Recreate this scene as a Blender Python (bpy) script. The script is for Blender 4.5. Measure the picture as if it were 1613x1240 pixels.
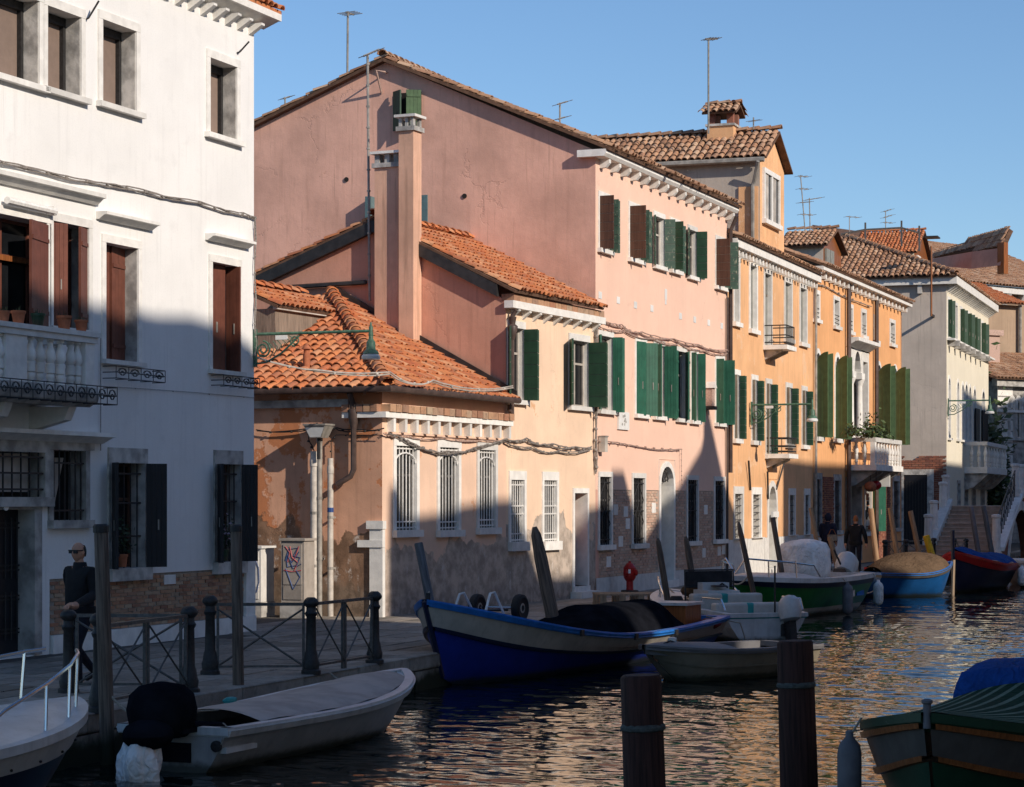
import bpy, math, random
from mathutils import Vector, Matrix
random.seed(7)
for o in list(bpy.data.objects): bpy.data.objects.remove(o)
S = bpy.context.scene
COL = S.collection
# ---------------------------------------------------------------- camera, sky, sun, exposure
CAMZ, F, CX, HY = 2.3, 3600.0, 806.5, 788.0
cam = bpy.data.objects.new('camera', bpy.data.cameras.new('camera')); COL.objects.link(cam)
cam.location = (0, 0, CAMZ); cam.rotation_euler = (math.pi/2, 0, 0)
cam.data.sensor_width = 36; cam.data.lens = 36*F/1613; cam.data.shift_y = (HY-620)/1613
cam.data.clip_end = 3000; S.camera = cam
EL, AZ = math.radians(27), math.radians(24)
UP = Vector((0.3624, 0.932)); NP = Vector((0.932, -0.3624))
sh = NP*math.cos(AZ) - UP*math.sin(AZ)
SUN = Vector((sh.x*math.cos(EL), sh.y*math.cos(EL), math.sin(EL)))
w = bpy.data.worlds.new('World'); S.world = w; w.use_nodes = True
nt = w.node_tree
sky = nt.nodes.new('ShaderNodeTexSky'); sky.sky_type = 'NISHITA'; sky.sun_disc = False
sky.sun_elevation = EL; sky.sun_rotation = math.atan2(sh.x, sh.y)
sky.air_density = 1.0; sky.dust_density = 0.1; sky.ozone_density = 5.5
nt.links.new(sky.outputs[0], nt.nodes['Background'].inputs[0])
nt.nodes['Background'].inputs[1].default_value = 0.126
sl = bpy.data.lights.new('sun', 'SUN'); sl.energy = 4.4; sl.angle = math.radians(0.6); sl.color = (1, .89, .765)
so = bpy.data.objects.new('sun', sl); COL.objects.link(so); so.rotation_euler = SUN.to_track_quat('Z', 'Y').to_euler()
S.view_settings.view_transform = 'Standard'; S.view_settings.look = 'None'
S.view_settings.exposure = 0.0; S.view_settings.gamma = 1.0; S.view_settings.use_curve_mapping = False
S.render.engine = 'CYCLES'
# ---------------------------------------------------------------- measuring
def gp(px, py, z=0.0):
    Y = (z-CAMZ)*F/(HY-py); return Vector(((px-CX)*Y/F, Y, z))
def at(px, py, Y): return Vector(((px-CX)*Y/F, Y, CAMZ+(HY-py)*Y/F))
class Frame:
    """canal-side frame: x along the facade away from us, y into the building, z up"""
    def __init__(s, o, vp=None, to=None):
        s.o = Vector((o.x, o.y, 0))
        d = Vector(((vp-CX)/F, 1, 0)) if vp else Vector((to.x-o.x, to.y-o.y, 0))
        s.u = d.normalized(); s.n = Vector((-s.u.y, s.u.x, 0)); s.ang = math.atan2(s.u.y, s.u.x)
    def w(s, x, y, z=0): return s.o + s.u*x + s.n*y + Vector((0, 0, z))
    def inv(s, p):
        d = p-s.o; return (d.dot(s.u), d.dot(s.n), p.z)
    def hit(s, px, py, nrm, c):
        r = Vector(((px-CX)/F, 1, (HY-py)/F)); C = Vector((0, 0, CAMZ))
        t = (c - (C-s.o).dot(nrm))/r.dot(nrm); return s.inv(C+r*t)
    def f(s, px, py, y=0.0):
        q = s.hit(px, py, s.n, y); return q[0], q[2]
    def e(s, px, py, x=0.0):
        q = s.hit(px, py, s.u, x); return q[1], q[2]
    def x(s, px, y=0.0): return s.f(px, 800, y)[0]
    def z(s, px, py, y=0.0): return s.f(px, py, y)[1]
# ---------------------------------------------------------------- objects
def thing(name, label, cat, loc=(0, 0, 0), rz=0, group=None):
    o = bpy.data.objects.new(name, None); COL.objects.link(o); o.empty_display_size = .2
    o.location = loc; o.rotation_euler = (0, 0, rz); o['label'] = label; o['category'] = cat
    if group: o['group'] = group
    return o
def tag(o, label, cat, group=None):
    o['label'] = label; o['category'] = cat
    if group: o['group'] = group
    return o
def building(name, label, fr, cat='building', group=None):
    return thing(name, label, cat, fr.o, fr.ang, group)
def link(name, me, parent=None, M=None):
    o = bpy.data.objects.new(name, me); COL.objects.link(o)
    if parent: o.parent = parent
    if M is not None: o.matrix_local = M
    return o
def copy_tree(o, parent=None):
    c = o.copy(); COL.objects.link(c); c.parent = parent
    for ch in list(o.children): copy_tree(ch, c)
    return c
class MB:
    def __init__(s): s.v = []; s.f = []; s.m = []
    def add(s, vs, fs, m=0):
        k = len(s.v); s.v += [tuple(p) for p in vs]
        for f in fs: s.f.append(tuple(i+k for i in f)); s.m.append(m)
        return s
    def box(s, x0, x1, y0, y1, z0, z1, m=0, M=None):
        vs = [Vector((x, y, z)) for z in (z0, z1) for y in (y0, y1) for x in (x0, x1)]
        if M is not None: vs = [M @ p for p in vs]
        return s.add(vs, [(0, 2, 3, 1), (4, 5, 7, 6), (0, 1, 5, 4), (2, 6, 7, 3), (0, 4, 6, 2), (1, 3, 7, 5)], m)
    def poly(s, pts, m=0): return s.add(pts, [tuple(range(len(pts)))], m)
    def prism(s, pts, vec, m=0):
        n = len(pts); vec = Vector(vec); a = [Vector(p) for p in pts]
        return s.add(a+[p+vec for p in a], [tuple(range(n))[::-1], tuple(range(n, 2*n))]+[(i, (i+1) % n, n+(i+1) % n, n+i) for i in range(n)], m)
    def tube(s, path, r, n=6, m=0, cap=True):
        P = [Vector(p) for p in path]; R = r if isinstance(r, (list, tuple)) else [r]*len(P)
        rings = []; ref = None
        for i, p in enumerate(P):
            t = (P[min(i+1, len(P)-1)]-P[max(i-1, 0)]).normalized()
            if ref is None: ref = Vector((0, 0, 1)) if abs(t.z) < .9 else Vector((1, 0, 0))
            a = (ref - t*ref.dot(t)).normalized(); b = t.cross(a); ref = a
            rings.append([p+(a*math.cos(2*math.pi*k/n)+b*math.sin(2*math.pi*k/n))*R[i] for k in range(n)])
        vs = [q for g in rings for q in g]; fs = []
        for i in range(len(P)-1):
            for k in range(n): fs.append((i*n+k, i*n+(k+1) % n, (i+1)*n+(k+1) % n, (i+1)*n+k))
        if cap: fs += [tuple(range(n))[::-1], tuple((len(P)-1)*n+k for k in range(n))]
        return s.add(vs, fs, m)
    def lathe(s, prof, c=(0, 0, 0), n=12, m=0, M=None, sx=1, sy=1):
        c = Vector(c); vs = []; fs = []
        for r, z in prof:
            for k in range(n):
                p = Vector((r*sx*math.cos(2*math.pi*k/n), r*sy*math.sin(2*math.pi*k/n), z))
                vs.append((M @ p if M is not None else p)+c)
        for i in range(len(prof)-1):
            for k in range(n): fs.append((i*n+k, i*n+(k+1) % n, (i+1)*n+(k+1) % n, (i+1)*n+k))
        fs += [tuple(range(n))[::-1], tuple((len(prof)-1)*n+k for k in range(n))]
        return s.add(vs, fs, m)
    def ball(s, c, rx, ry=None, rz=None, n=10, m=0, jit=0):
        ry = ry or rx; rz = rz or rx; pr = []
        c = Vector(c); k0 = len(s.v)
        for i in range(1, n): a = math.pi*i/n; pr.append((math.sin(a), -math.cos(a)))
        vs = []; fs = []; q = n+2
        for r, z in pr:
            for k in range(q):
                j = 1+random.uniform(-jit, jit)
                vs.append(c+Vector((rx*r*math.cos(2*math.pi*k/q)*j, ry*r*math.sin(2*math.pi*k/q)*j, rz*z*j)))
        for i in range(len(pr)-1):
            for k in range(q): fs.append((i*q+k, i*q+(k+1) % q, (i+1)*q+(k+1) % q, (i+1)*q+k))
        fs += [tuple(range(q))[::-1], tuple((len(pr)-1)*q+k for k in range(q))]
        return s.add(vs, fs, m)
    def grid(s, rows, m=0, flip=False, closed=False):
        n = len(rows[0]); vs = [p for r in rows for p in r]; fs = []
        for i in range(len(rows)-1):
            for k in range(n if closed else n-1):
                f = (i*n+k, i*n+(k+1) % n, (i+1)*n+(k+1) % n, (i+1)*n+k); fs.append(f[::-1] if flip else f)
        return s.add(vs, fs, m)
    def mesh(s, name, mats, smooth=False):
        me = bpy.data.meshes.new(name); me.from_pydata(s.v, [], s.f)
        mats = mats if isinstance(mats, (list, tuple)) else [mats]
        for x in mats: me.materials.append(x)
        if len(mats) > 1: me.polygons.foreach_set('material_index', s.m)
        if smooth:
            me.polygons.foreach_set('use_smooth', [True]*len(s.f)); me.set_sharp_from_angle(angle=math.radians(42))
        me.update(); return me
    def build(s, name, mats, parent=None, smooth=False, label=None):
        o = link(name, s.mesh(name, mats, smooth), parent)
        if label: o['label'] = label
        return o
def structure(o): o['kind'] = 'structure'; return o
def stuff(o): o['kind'] = 'stuff'; return o
# ---------------------------------------------------------------- materials
class NT:
    def __init__(s, name):
        s.mat = bpy.data.materials.new(name); s.mat.use_nodes = True
        s.t = s.mat.node_tree; s.b = s.t.nodes['Principled BSDF']; s.tc = s.t.nodes.new('ShaderNodeTexCoord')
    def set(s, sock, v):
        if isinstance(v, bpy.types.NodeSocket): s.t.links.new(v, sock)
        elif v is not None:
            if isinstance(v, (tuple, list)) and len(v) == 3 and len(sock.default_value) == 4: v = (*v, 1)
            sock.default_value = v
    def n(s, ty, ins={}, out=0, **kw):
        d = s.t.nodes.new('ShaderNode'+ty)
        for k, v in kw.items(): setattr(d, k, v)
        for k, v in ins.items(): s.set(d.inputs[k], v)
        return d.outputs[out]
    def pos(s, sc=(1, 1, 1), world=False, rot=(0, 0, 0)):
        src = s.n('NewGeometry') if world else s.tc.outputs['Object']
        return s.n('Mapping', {0: src, 2: rot, 3: sc})
    def noise(s, vec, scale, detail=4, rough=.55, out=0):
        return s.n('TexNoise', {'Vector': vec, 'Scale': scale, 'Detail': detail, 'Roughness': rough}, out)
    def ramp(s, v, a, b): return s.n('MapRange', {0: v, 1: a, 2: b}, interpolation_type='SMOOTHSTEP')
    def mix(s, f, a, b, mode='MIX'):
        d = s.t.nodes.new('ShaderNodeMix'); d.data_type = 'RGBA'; d.blend_type = mode
        s.set(d.inputs[0], f); s.set(d.inputs[6], a); s.set(d.inputs[7], b); return d.outputs[2]
    def m(s, op, a, b=0.0): return s.n('Math', {0: a, 1: b}, operation=op)
    def xyz(s, v, i): return s.n('SeparateXYZ', {0: v}, i)
    def fin(s, col=None, rough=None, bump=None, bstr=.3, dist=.02, metal=None, spec=None):
        s.set(s.b.inputs['Base Color'], col); s.set(s.b.inputs['Roughness'], rough)
        if metal is not None: s.b.inputs['Metallic'].default_value = metal
        if spec is not None: s.b.inputs['Specular IOR Level'].default_value = spec
        if bump is not None: s.set(s.b.inputs['Normal'], s.n('Bump', {'Strength': bstr, 'Distance': dist, 'Height': bump}))
        return s.mat
def canvas(name, col, rough=.85, wr=3.0, h=.07):
    """loose boat canvas: creases and sag as relief, faded folds, water stains"""
    t = NT(name); p = t.pos(); w_ = t.n('VectorMath', {0: p, 1: t.n('VectorMath', {0: t.noise(p, 1.6, 3, .5, 1), 3: .8}, 0, operation='SCALE')}, 0, operation='ADD')
    a = t.n('TexNoise', {'Vector': t.n('Mapping', {0: w_, 3: (1.0, 2.4, 1.6)}), 'Scale': wr, 'Detail': 3, 'Roughness': .5}); rg = t.m('ABSOLUTE', t.m('SUBTRACT', a, .5)); st = t.noise(p, 2.2, 6, .65)
    c = t.mix(t.ramp(st, .35, .7), sc(col, 1.12), sc(col, .7)); c = t.mix(t.m('MULTIPLY', t.ramp(rg, .04, .0), .3), c, sc(col, 1.5))
    return t.fin(c, rough, t.m('ADD', t.m('MULTIPLY', rg, -2.0), t.m('MULTIPLY', t.noise(p, 60, 2), .03)), .8, h, spec=.05)
def sc(c, k): return tuple(min(1, x*k) for x in c)
def simple(name, col, rough=.6, var=.2, scale=6, bump=.15, bs=60, metal=0, spec=.4, rnd=.15, world=False):
    t = NT(name); p = t.pos(world=world)
    a = t.noise(p, scale); c = t.mix(t.ramp(a, .3, .7), sc(col, 1-var), sc(col, 1+var))
    if rnd:
        r = t.n('ObjectInfo', {}, 5); c = t.mix(1.0, c, t.n('CombineColor', {0: t.n('MapRange', {0: r, 3: 1-rnd, 4: 1+rnd}), 1: t.n('MapRange', {0: r, 3: 1-rnd, 4: 1+rnd}), 2: t.n('MapRange', {0: r, 3: 1-rnd, 4: 1+rnd})}), 'MULTIPLY')
    return t.fin(c, rough, t.noise(p, bs, 3) if bump else None, bump, .01, metal, spec)
def plaster(name, col, col2=None, zt=1.2, amp=1.2, patch=None, pth=.62, streak=.12, bump=.25, var=.1, col3=None, z3=0.4, crack=.16):
    """lime plaster: cloudy tint, rain streaks, hairline cracks, patches of an older coat with a raised edge, and a damp lower band with a ragged edge"""
    t = NT(name); p = t.pos()
    big = t.noise(p, .55, 5, .6); mid = t.noise(p, 2.6, 6, .65); fine = t.noise(p, 38, 4)
    st = t.noise(t.pos((5, 5, .35)), 1.3, 5, .6); st2 = t.noise(t.pos((11, 11, .5)), 1.1, 4, .6)
    c = t.mix(t.ramp(big, .3, .7), sc(col, 1-var), sc(col, 1+var))
    c = t.mix(t.m('MULTIPLY', t.ramp(st, .5, .75), streak*2), c, sc(col, .62))
    c = t.mix(t.m('MULTIPLY', t.m('MULTIPLY', t.ramp(st2, .55, .72), t.ramp(big, .42, .62)), streak*2.2), c, sc(col, .5))
    c = t.mix(t.m('MULTIPLY', t.ramp(mid, .52, .72), .35), c, sc(col, .84))
    h = t.m('ADD', t.m('MULTIPLY', fine, .25), t.m('ADD', mid, t.m('MULTIPLY', big, 2.0)))
    if patch:
        f = t.ramp(t.noise(p, .8, 7, .7), pth, pth+.03); c = t.mix(f, c, t.mix(mid, sc(patch, .8), sc(patch, 1.15))); h = t.m('SUBTRACT', h, t.m('MULTIPLY', f, .5))
    z = t.xyz(p, 2)
    if col2:
        e = t.m('ADD', z, t.m('MULTIPLY', t.m('SUBTRACT', t.m('ADD', t.m('MULTIPLY', t.noise(p, .55, 3, .5), .7), t.m('MULTIPLY', t.noise(p, 2.2, 5, .6), .3)), .5), -amp*2.6))
        f = t.ramp(e, zt+.05, zt-.05); c = t.mix(f, c, t.mix(t.ramp(t.noise(t.pos((1, 1, .6)), 3.1, 7, .72), .56, .66), t.mix(t.ramp(mid, .35, .65), sc(col2, .66), sc(col2, 1.2)), (.58, .52, .46))); h = t.m('SUBTRACT', h, t.m('MULTIPLY', f, .9))
    if col3:
        e = t.m('ADD', z, t.m('MULTIPLY', t.m('SUBTRACT', t.noise(p, 1.6, 6, .7), .5), -1.4))
        c = t.mix(t.ramp(e, z3+.25, z3-.25), c, t.mix(t.ramp(t.noise(p, 5, 4), .4, .6), sc(col3, .75), sc(col3, 1.25)))
    c = t.mix(t.m('MULTIPLY', t.ramp(fine, .45, .8), .25), c, sc(col, .7))
    if crack:
        wv = t.n('VectorMath', {0: p, 1: t.n('VectorMath', {0: t.noise(p, 1.5, 5, .65, 1), 3: .9}, 0, operation='SCALE')}, 0, operation='ADD')
        v = t.n('TexVoronoi', {'Vector': wv, 'Scale': .55}, 0, feature='DISTANCE_TO_EDGE'); k = t.m('MULTIPLY', t.ramp(v, .011, .003), t.ramp(t.noise(p, .5, 3), .5, .62))
        c = t.mix(t.m('MULTIPLY', k, crack), c, sc(col, .35)); h = t.m('SUBTRACT', h, t.m('MULTIPLY', k, .6))
    return t.fin(c, .9, h, bump, .03, spec=.15)
def tilemat(name, cols, dirt=.4):
    t = NT(name); r = t.m('FRACT', t.m('ADD', t.n('ObjectInfo', {}, 5), t.n('NewGeometry', {}, 8)))
    cr = t.t.nodes.new('ShaderNodeValToRGB'); e = cr.color_ramp.elements
    while len(e) < len(cols): e.new(.5)
    for i, c in enumerate(cols): e[i].position = i/(len(cols)-1); e[i].color = (*c, 1)
    t.t.links.new(r, cr.inputs[0]); p = t.pos(world=True)
    a = t.noise(p, 7, 6, .7); c = t.mix(t.m('MULTIPLY', t.ramp(a, .48, .7), dirt*1.6), cr.outputs[0], (.05, .045, .035))
    c = t.mix(t.m('MULTIPLY', t.ramp(t.noise(p, 23, 3), .62, .75), .5), c, (.42, .36, .26))
    return t.fin(c, .85, a, .4, .01, spec=.2)
def hullmat(name, col, rough=.35, grime=(.035, .04, .025), dirt=.35):
    """boat paint: scuffs, run-off streaks and a weedy band at the waterline (object z = 0)"""
    t = NT(name); p = t.pos(); a = t.noise(p, 3, 5, .6); st = t.noise(t.pos((7, 7, .6)), 1.6, 5, .6); sf = t.noise(t.pos((1.2, 1.2, 9)), 3, 6, .7)
    c = t.mix(t.ramp(a, .3, .7), sc(col, .86), sc(col, 1.1)); c = t.mix(t.m('MULTIPLY', t.ramp(st, .5, .72), dirt), c, sc(col, .5))
    c = t.mix(t.m('MULTIPLY', t.ramp(sf, .66, .72), .4), c, (.3, .28, .25)); e = t.m('ADD', t.xyz(p, 2), t.m('MULTIPLY', t.m('SUBTRACT', t.noise(p, 6, 5, .7), .5), -.16))
    c = t.mix(t.m('MULTIPLY', t.ramp(e, .14, .04), .85), c, grime); return t.fin(c, rough, sf, .08, .01, spec=.4)
def wood(name, col, var=.35, rough=.8, sz=(14, 14, .8), tide=False):
    t = NT(name); a = t.noise(t.pos(sz), 2.2, 6, .65); b = t.noise(t.pos(), 2, 5)
    c = t.mix(t.ramp(a, .3, .7), sc(col, 1-var), sc(col, 1+var)); c = t.mix(t.m('MULTIPLY', t.ramp(b, .55, .75), .5), c, sc(col, .5))
    if tide: c = t.mix(t.ramp(t.m('ADD', t.xyz(t.n('NewGeometry'), 2), t.m('MULTIPLY', b, .35)), .12, -.12), c, (.018, .022, .012))
    return t.fin(c, rough, a, .5, .012, spec=.25)
def paint(name, col, rough=.45, wear=None, wth=.63):
    t = NT(name); p = t.pos(); a = t.noise(p, 5, 6, .6); st = t.noise(t.pos((9, 9, .7)), 2, 5)
    c = t.mix(t.ramp(a, .3, .7), sc(col, .82), sc(col, 1.15)); c = t.mix(t.m('MULTIPLY', t.ramp(st, .5, .75), .35), c, sc(col, .6))
    if wear: c = t.mix(t.ramp(t.noise(t.pos((3, 3, 1.2)), 6, 7, .75), wth, wth+.04), c, wear)
    return t.fin(c, rough, st, .2, .01, spec=.35)
M = {}
M['white'] = plaster('white_plaster', (.80, .785, .755), var=.05, streak=.09, bump=.14, crack=0)
M['stone'] = simple('istrian_stone', (.73, .705, .655), .75, .09, 5, .3, 30)
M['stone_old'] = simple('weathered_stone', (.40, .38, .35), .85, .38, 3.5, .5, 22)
M['peach'] = plaster('peach_plaster', (.80, .55, .40), (.50, .40, .32), 1.3, 1.5, (.74, .42, .26), .6, streak=.1, var=.1, col3=(.33, .27, .23), z3=.35)
M['endwall'] = plaster('stained_end_plaster', (.68, .38, .25), (.25, .15, .095), 1.6, 1.9, (.56, .22, .10), .51, streak=.3, var=.18, col3=(.17, .125, .09), z3=.6)
M['yellow'] = plaster('yellow_peach_plaster', (.83, .60, .43), (.47, .39, .32), 1.75, 1.7, (.74, .43, .24), .63, var=.1, col3=(.34, .28, .235), z3=.35)
M['mauve'] = plaster('mauve_pink_plaster', (.69, .40, .305), patch=(.64, .335, .24), pth=.66, streak=.2, var=.16, bump=.35)
M['chim'] = plaster('chimney_plaster', (.66, .40, .28), streak=.4, var=.2, bump=.3)
M['rose'] = plaster('rose_end_plaster', (.60, .31, .22), streak=.18, var=.13)
M['pink'] = plaster('pink_plaster', (.84, .56, .43), var=.05, streak=.06)
M['ochre'] = plaster('ochre_plaster', (.80, .455, .235), patch=(.82, .52, .31), pth=.58, var=.13, streak=.3)
M['orange'] = plaster('orange_plaster', (.80, .415, .19), var=.1, streak=.2, patch=(.74, .37, .17), pth=.6)
M['cream'] = plaster('cream_plaster', (.80, .73, .58), var=.05, streak=.1)
M['grey'] = plaster('grey_render', (.46, .40, .34), var=.14, streak=.2, bump=.35)
M['greyside'] = plaster('grey_side_render', (.52, .45, .385), var=.1, streak=.25, bump=.3)
M['brown'] = plaster('brown_render', (.40, .29, .20), var=.12, streak=.2)
M['brick'] = tilemat('brick', [(.40, .19, .115), (.50, .30, .18), (.30, .15, .10), (.46, .34, .23), (.38, .22, .15)], .3)
M['brickp'] = tilemat('pale_brick', [(.56, .38, .28), (.64, .47, .36), (.48, .33, .25), (.60, .37, .27), (.52, .36, .27)], .12)
M['brickr'] = tilemat('dark_red_brick', [(.26, .09, .06), (.33, .13, .08), (.20, .08, .06), (.36, .17, .11)], .3)
M['mortar'] = simple('mortar', (.34, .30, .25), .95, .2, 8, .4, 50, world=True)
M['tile'] = tilemat('roof_tile', [(.55, .17, .065), (.64, .25, .10), (.48, .14, .06), (.66, .33, .17), (.40, .15, .08), (.60, .20, .075)], .28)
M['tileold'] = tilemat('old_roof_tile', [(.42, .215, .12), (.50, .29, .17), (.29, .15, .09), (.55, .37, .245), (.38, .20, .12)], .42)
M['tileorange'] = tilemat('bright_roof_tile', [(.52, .16, .06), (.60, .22, .09), (.44, .14, .06), (.56, .25, .12)], .2)
M['deck'] = simple('roof_bed', (.12, .065, .04), .95, .25, 5, .3, 40)
M['green'] = paint('green_paint', (.028, .118, .074), .45, (.10, .17, .12), .66)
M['greend'] = paint('dark_green_paint', (.022, .06, .034), .5, (.20, .21, .17), .7)
M['greenw'] = paint('weathered_green_paint', (.045, .085, .06), .6, (.36, .34, .25), .58)
M['olive'] = paint('olive_green_paint', (.07, .125, .055), .6, (.2, .2, .13), .66)
M['brownsh'] = wood('brown_shutter_wood', (.085, .043, .03), .3)
M['redsh'] = paint('red_brown_shutter_paint', (.15, .052, .033), .5, (.5, .45, .4), .76)
M['navysh'] = paint('dark_blue_shutter_paint', (.011, .012, .016), .5)
M['greysh'] = paint('grey_shutter_paint', (.25, .25, .22), .6)
M['blind'] = simple('brown_blind', (.235, .17, .135), .8, .06, 8, .1)
M['glass'] = simple('window_glass', (.010, .011, .013), .2, .3, 3, 0, spec=.22)
M['dark'] = simple('dark_interior', (.016, .014, .013), .9, .3, 3, 0)
M['curtain'] = simple('curtain', (.42, .38, .33), .9, .2, 3, .3, 10)
M['iron'] = simple('black_iron', (.022, .021, .021), .55, .3, 20, .3, 80)
M['ironw'] = simple('grey_iron', (.085, .08, .075), .5, .3, 20, .2, 80)
M['whitebar'] = simple('white_iron', (.72, .70, .66), .5, .12, 20, .1)
M['lampgreen'] = simple('lamp_green_paint', (.07, .145, .095), .5, .3, 14, .3)
M['frost'] = simple('frosted_glass', (.62, .62, .60), .2, .08, 6, 0)
M['gutter'] = simple('brown_gutter', (.075, .05, .042), .45, .25, 6, .1)
M['gutterg'] = simple('grey_gutter', (.27, .25, .22), .45, .25, 6, .1)
M['cable'] = simple('grey_cable', (.24, .21, .185), .7, .3, 30, .2)
M['cabler'] = simple('rose_cable', (.42, .29, .235), .7, .25, 30, .2)
M['pipe'] = simple('pale_pipe', (.52, .47, .41), .55, .22, 5, .2)
M['flash'] = simple('dark_flashing', (.03, .028, .028), .5, .3, 5, .2)
M['pole'] = wood('mooring_pole_wood', (.125, .095, .075), .5, tide=True)
M['polel'] = wood('pale_pole_wood', (.36, .22, .125), .35, tide=True)
M['poleg'] = wood('grey_pole_wood', (.12, .125, .135), .4, tide=True)
M['polebr'] = wood('red_brown_pole', (.042, .018, .014), .5, tide=True)
M['terracotta'] = simple('terracotta', (.42, .14, .065), .8, .2, 9, .2)
M['leaf'] = simple('leaf', (.07, .105, .03), .6, .5, 9, .2, rnd=.3)
M['leafd'] = simple('dark_leaf', (.035, .055, .022), .6, .4, 5, .2, rnd=.3)
M['flower'] = simple('flower', (.55, .40, .48), .7, .2)
M['gel'] = hullmat('white_gelcoat', (.56, .56, .55), .35)
M['dinghy'] = hullmat('grey_gelcoat', (.36, .355, .35), .4)
M['gelo'] = hullmat('cream_gelcoat', (.44, .41, .36), .4)
M['rowing'] = hullmat('tan_gelcoat', (.25, .215, .16), .4)
M['navy'] = hullmat('navy_hull', (.012, .017, .045), .35)
M['blue'] = paint('blue_boat_paint', (.012, .045, .25), .4)
M['blued'] = hullmat('deep_blue_paint', (.012, .032, .26), .45)
M['bluem'] = hullmat('mid_blue_paint', (.01, .085, .26), .4)
M['bluel'] = paint('light_blue_paint', (.02, .16, .50), .35)
M['greenhull'] = hullmat('green_hull', (.014, .16, .034), .3)
M['greendk'] = hullmat('dark_green_hull', (.012, .05, .025), .45)
M['tarp'] = simple('grey_tarp', (.36, .30, .26), .6, .2, 2.5, .35, 7)
M['tarpb'] = simple('black_tarp', (.011, .012, .016), .8, .3, 3, .5, 9, spec=0)
M['tarpw'] = canvas('white_tarp', (.86, .83, .79))
M['tarpbr'] = canvas('brown_tarp', (.12, .08, .05))
M['tarpblue'] = canvas('blue_tarp', (.012, .06, .24))
M['red'] = paint('red_paint', (.36, .012, .012), .35)
M['redd'] = simple('red_tarp', (.16, .018, .025), .7, .25, 5, .4, 12)
M['bluewin'] = paint('blue_grey_paint', (.10, .17, .18), .5)
M['teal'] = simple('teal_vinyl', (.02, .25, .24), .5, .1)
M['vinyl'] = simple('white_vinyl', (.52, .50, .46), .55, .1, 5, .2)
M['rubber'] = simple('rubber', (.012, .012, .013), .7, .2, 10, .3)
M['chrome'] = simple('steel_tube', (.62, .62, .64), .2, .05, 4, 0, 60, 1.0)
M['rope'] = simple('rope', (.35, .30, .24), .9, .3, 60, .5)
M['varnish'] = wood('varnished_wood', (.26, .09, .03), .3, .35)
M['plank'] = wood('raw_plank', (.30, .22, .15), .3)
M['greentarp'] = canvas('green_tarp', (.009, .038, .02))
M['paletarp'] = canvas('pale_green_tarp', (.13, .19, .14))
M['rub'] = simple('grey_rub_rail', (.15, .145, .15), .6, .15, 4, 0)
M['stepstone'] = simple('pink_step_stone', (.46, .34, .265), .85, .15, 4, .3, 25)
M['band'] = simple('old_rope_band', (.055, .06, .055), .9, .3, 30, .3)
M['dull'] = paint('dull_grey_paint', (.10, .088, .078), .5)
M['mesh'] = simple('dark_mesh', (.03, .03, .032), .9, .2, 5, 0, spec=.05)
M['fender'] = simple('grey_fender', (.13, .125, .135), .6, .15, 6, .1)
M['yellowp'] = paint('yellow_paint', (.68, .42, .02), .5)
M['cabinet'] = simple('grey_cabinet', (.34, .30, .26), .6, .12, 5, .1)
M['board'] = wood('grey_boarding', (.25, .19, .145), .3)
M['cabinetw'] = simple('white_cabinet', (.62, .60, .56), .6, .1, 5, .1)
M['skin'] = simple('skin', (.50, .255, .165), .55, .1, 12, .05)
M['cloth'] = simple('black_cloth', (.009, .009, .011), .95, .3, 6, .5, 40)
M['jean'] = simple('dark_trousers', (.012, .013, .022), .95, .3, 6, .4, 40)
M['navyc'] = simple('navy_cloth', (.012, .015, .035), .95, .3, 6, .4, 40)
M['hair'] = simple('grey_hair', (.03, .026, .022), .8, .3, 40, .4)
M['plate'] = simple('white_plate', (.72, .71, .68), .5, .06, 5, 0)
M['ink'] = simple('dark_ink', (.03, .03, .035), .6, .1, 5, 0)
M['inkb'] = simple('blue_spray', (.02, .06, .20), .6, .1, 5, 0)
M['inkr'] = simple('red_spray', (.45, .09, .10), .6, .1, 5, 0)
M['paving'] = tilemat('paving', [(.24, .205, .17), (.35, .31, .265), (.19, .165, .135), (.29, .25, .21), (.33, .28, .23)], .4)
M['joint'] = simple('paving_joint', (.07, .06, .05), .95, .3, 4, .3, world=True)
t = NT('quay_stone'); p = t.pos(world=True); a = t.noise(p, 1.3, 6, .65); b = t.noise(p, 9, 5, .7)
c = t.mix(t.ramp(a, .3, .7), (.20, .18, .155), (.36, .33, .285)); c = t.mix(t.m('MULTIPLY', t.ramp(b, .5, .7), .5), c, (.12, .11, .09)); c = t.mix(t.ramp(t.m('ADD', t.xyz(p, 2), t.m('MULTIPLY', t.m('SUBTRACT', a, .5), .5)), -.16, -.34), c, (.025, .028, .016))
M['quay'] = t.fin(c, .85, b, .5, .02, spec=.2)
# ---------------------------------------------------------------- frames of the street
Wf = Frame(gp(400, 994), vp=2205)
Lf = Frame(gp(602, 973), to=gp(938, 939.5))
Pf = Frame(gp(938, 939.5), vp=2205)
Yf = Frame(Pf.w(Pf.x(1146), 0), vp=2080)
Of = Frame(Yf.w(Yf.x(1280), 0), vp=2150)
Cf = Frame(at(1497, 867, 105), vp=2000)
Qf = Frame(gp(590, 1048), vp=2072)          # quay edge
def toP(fr, px, py):
    x, z = fr.f(px, py); q = Pf.inv(fr.w(x, 0, z)); return q[0], z
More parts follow.
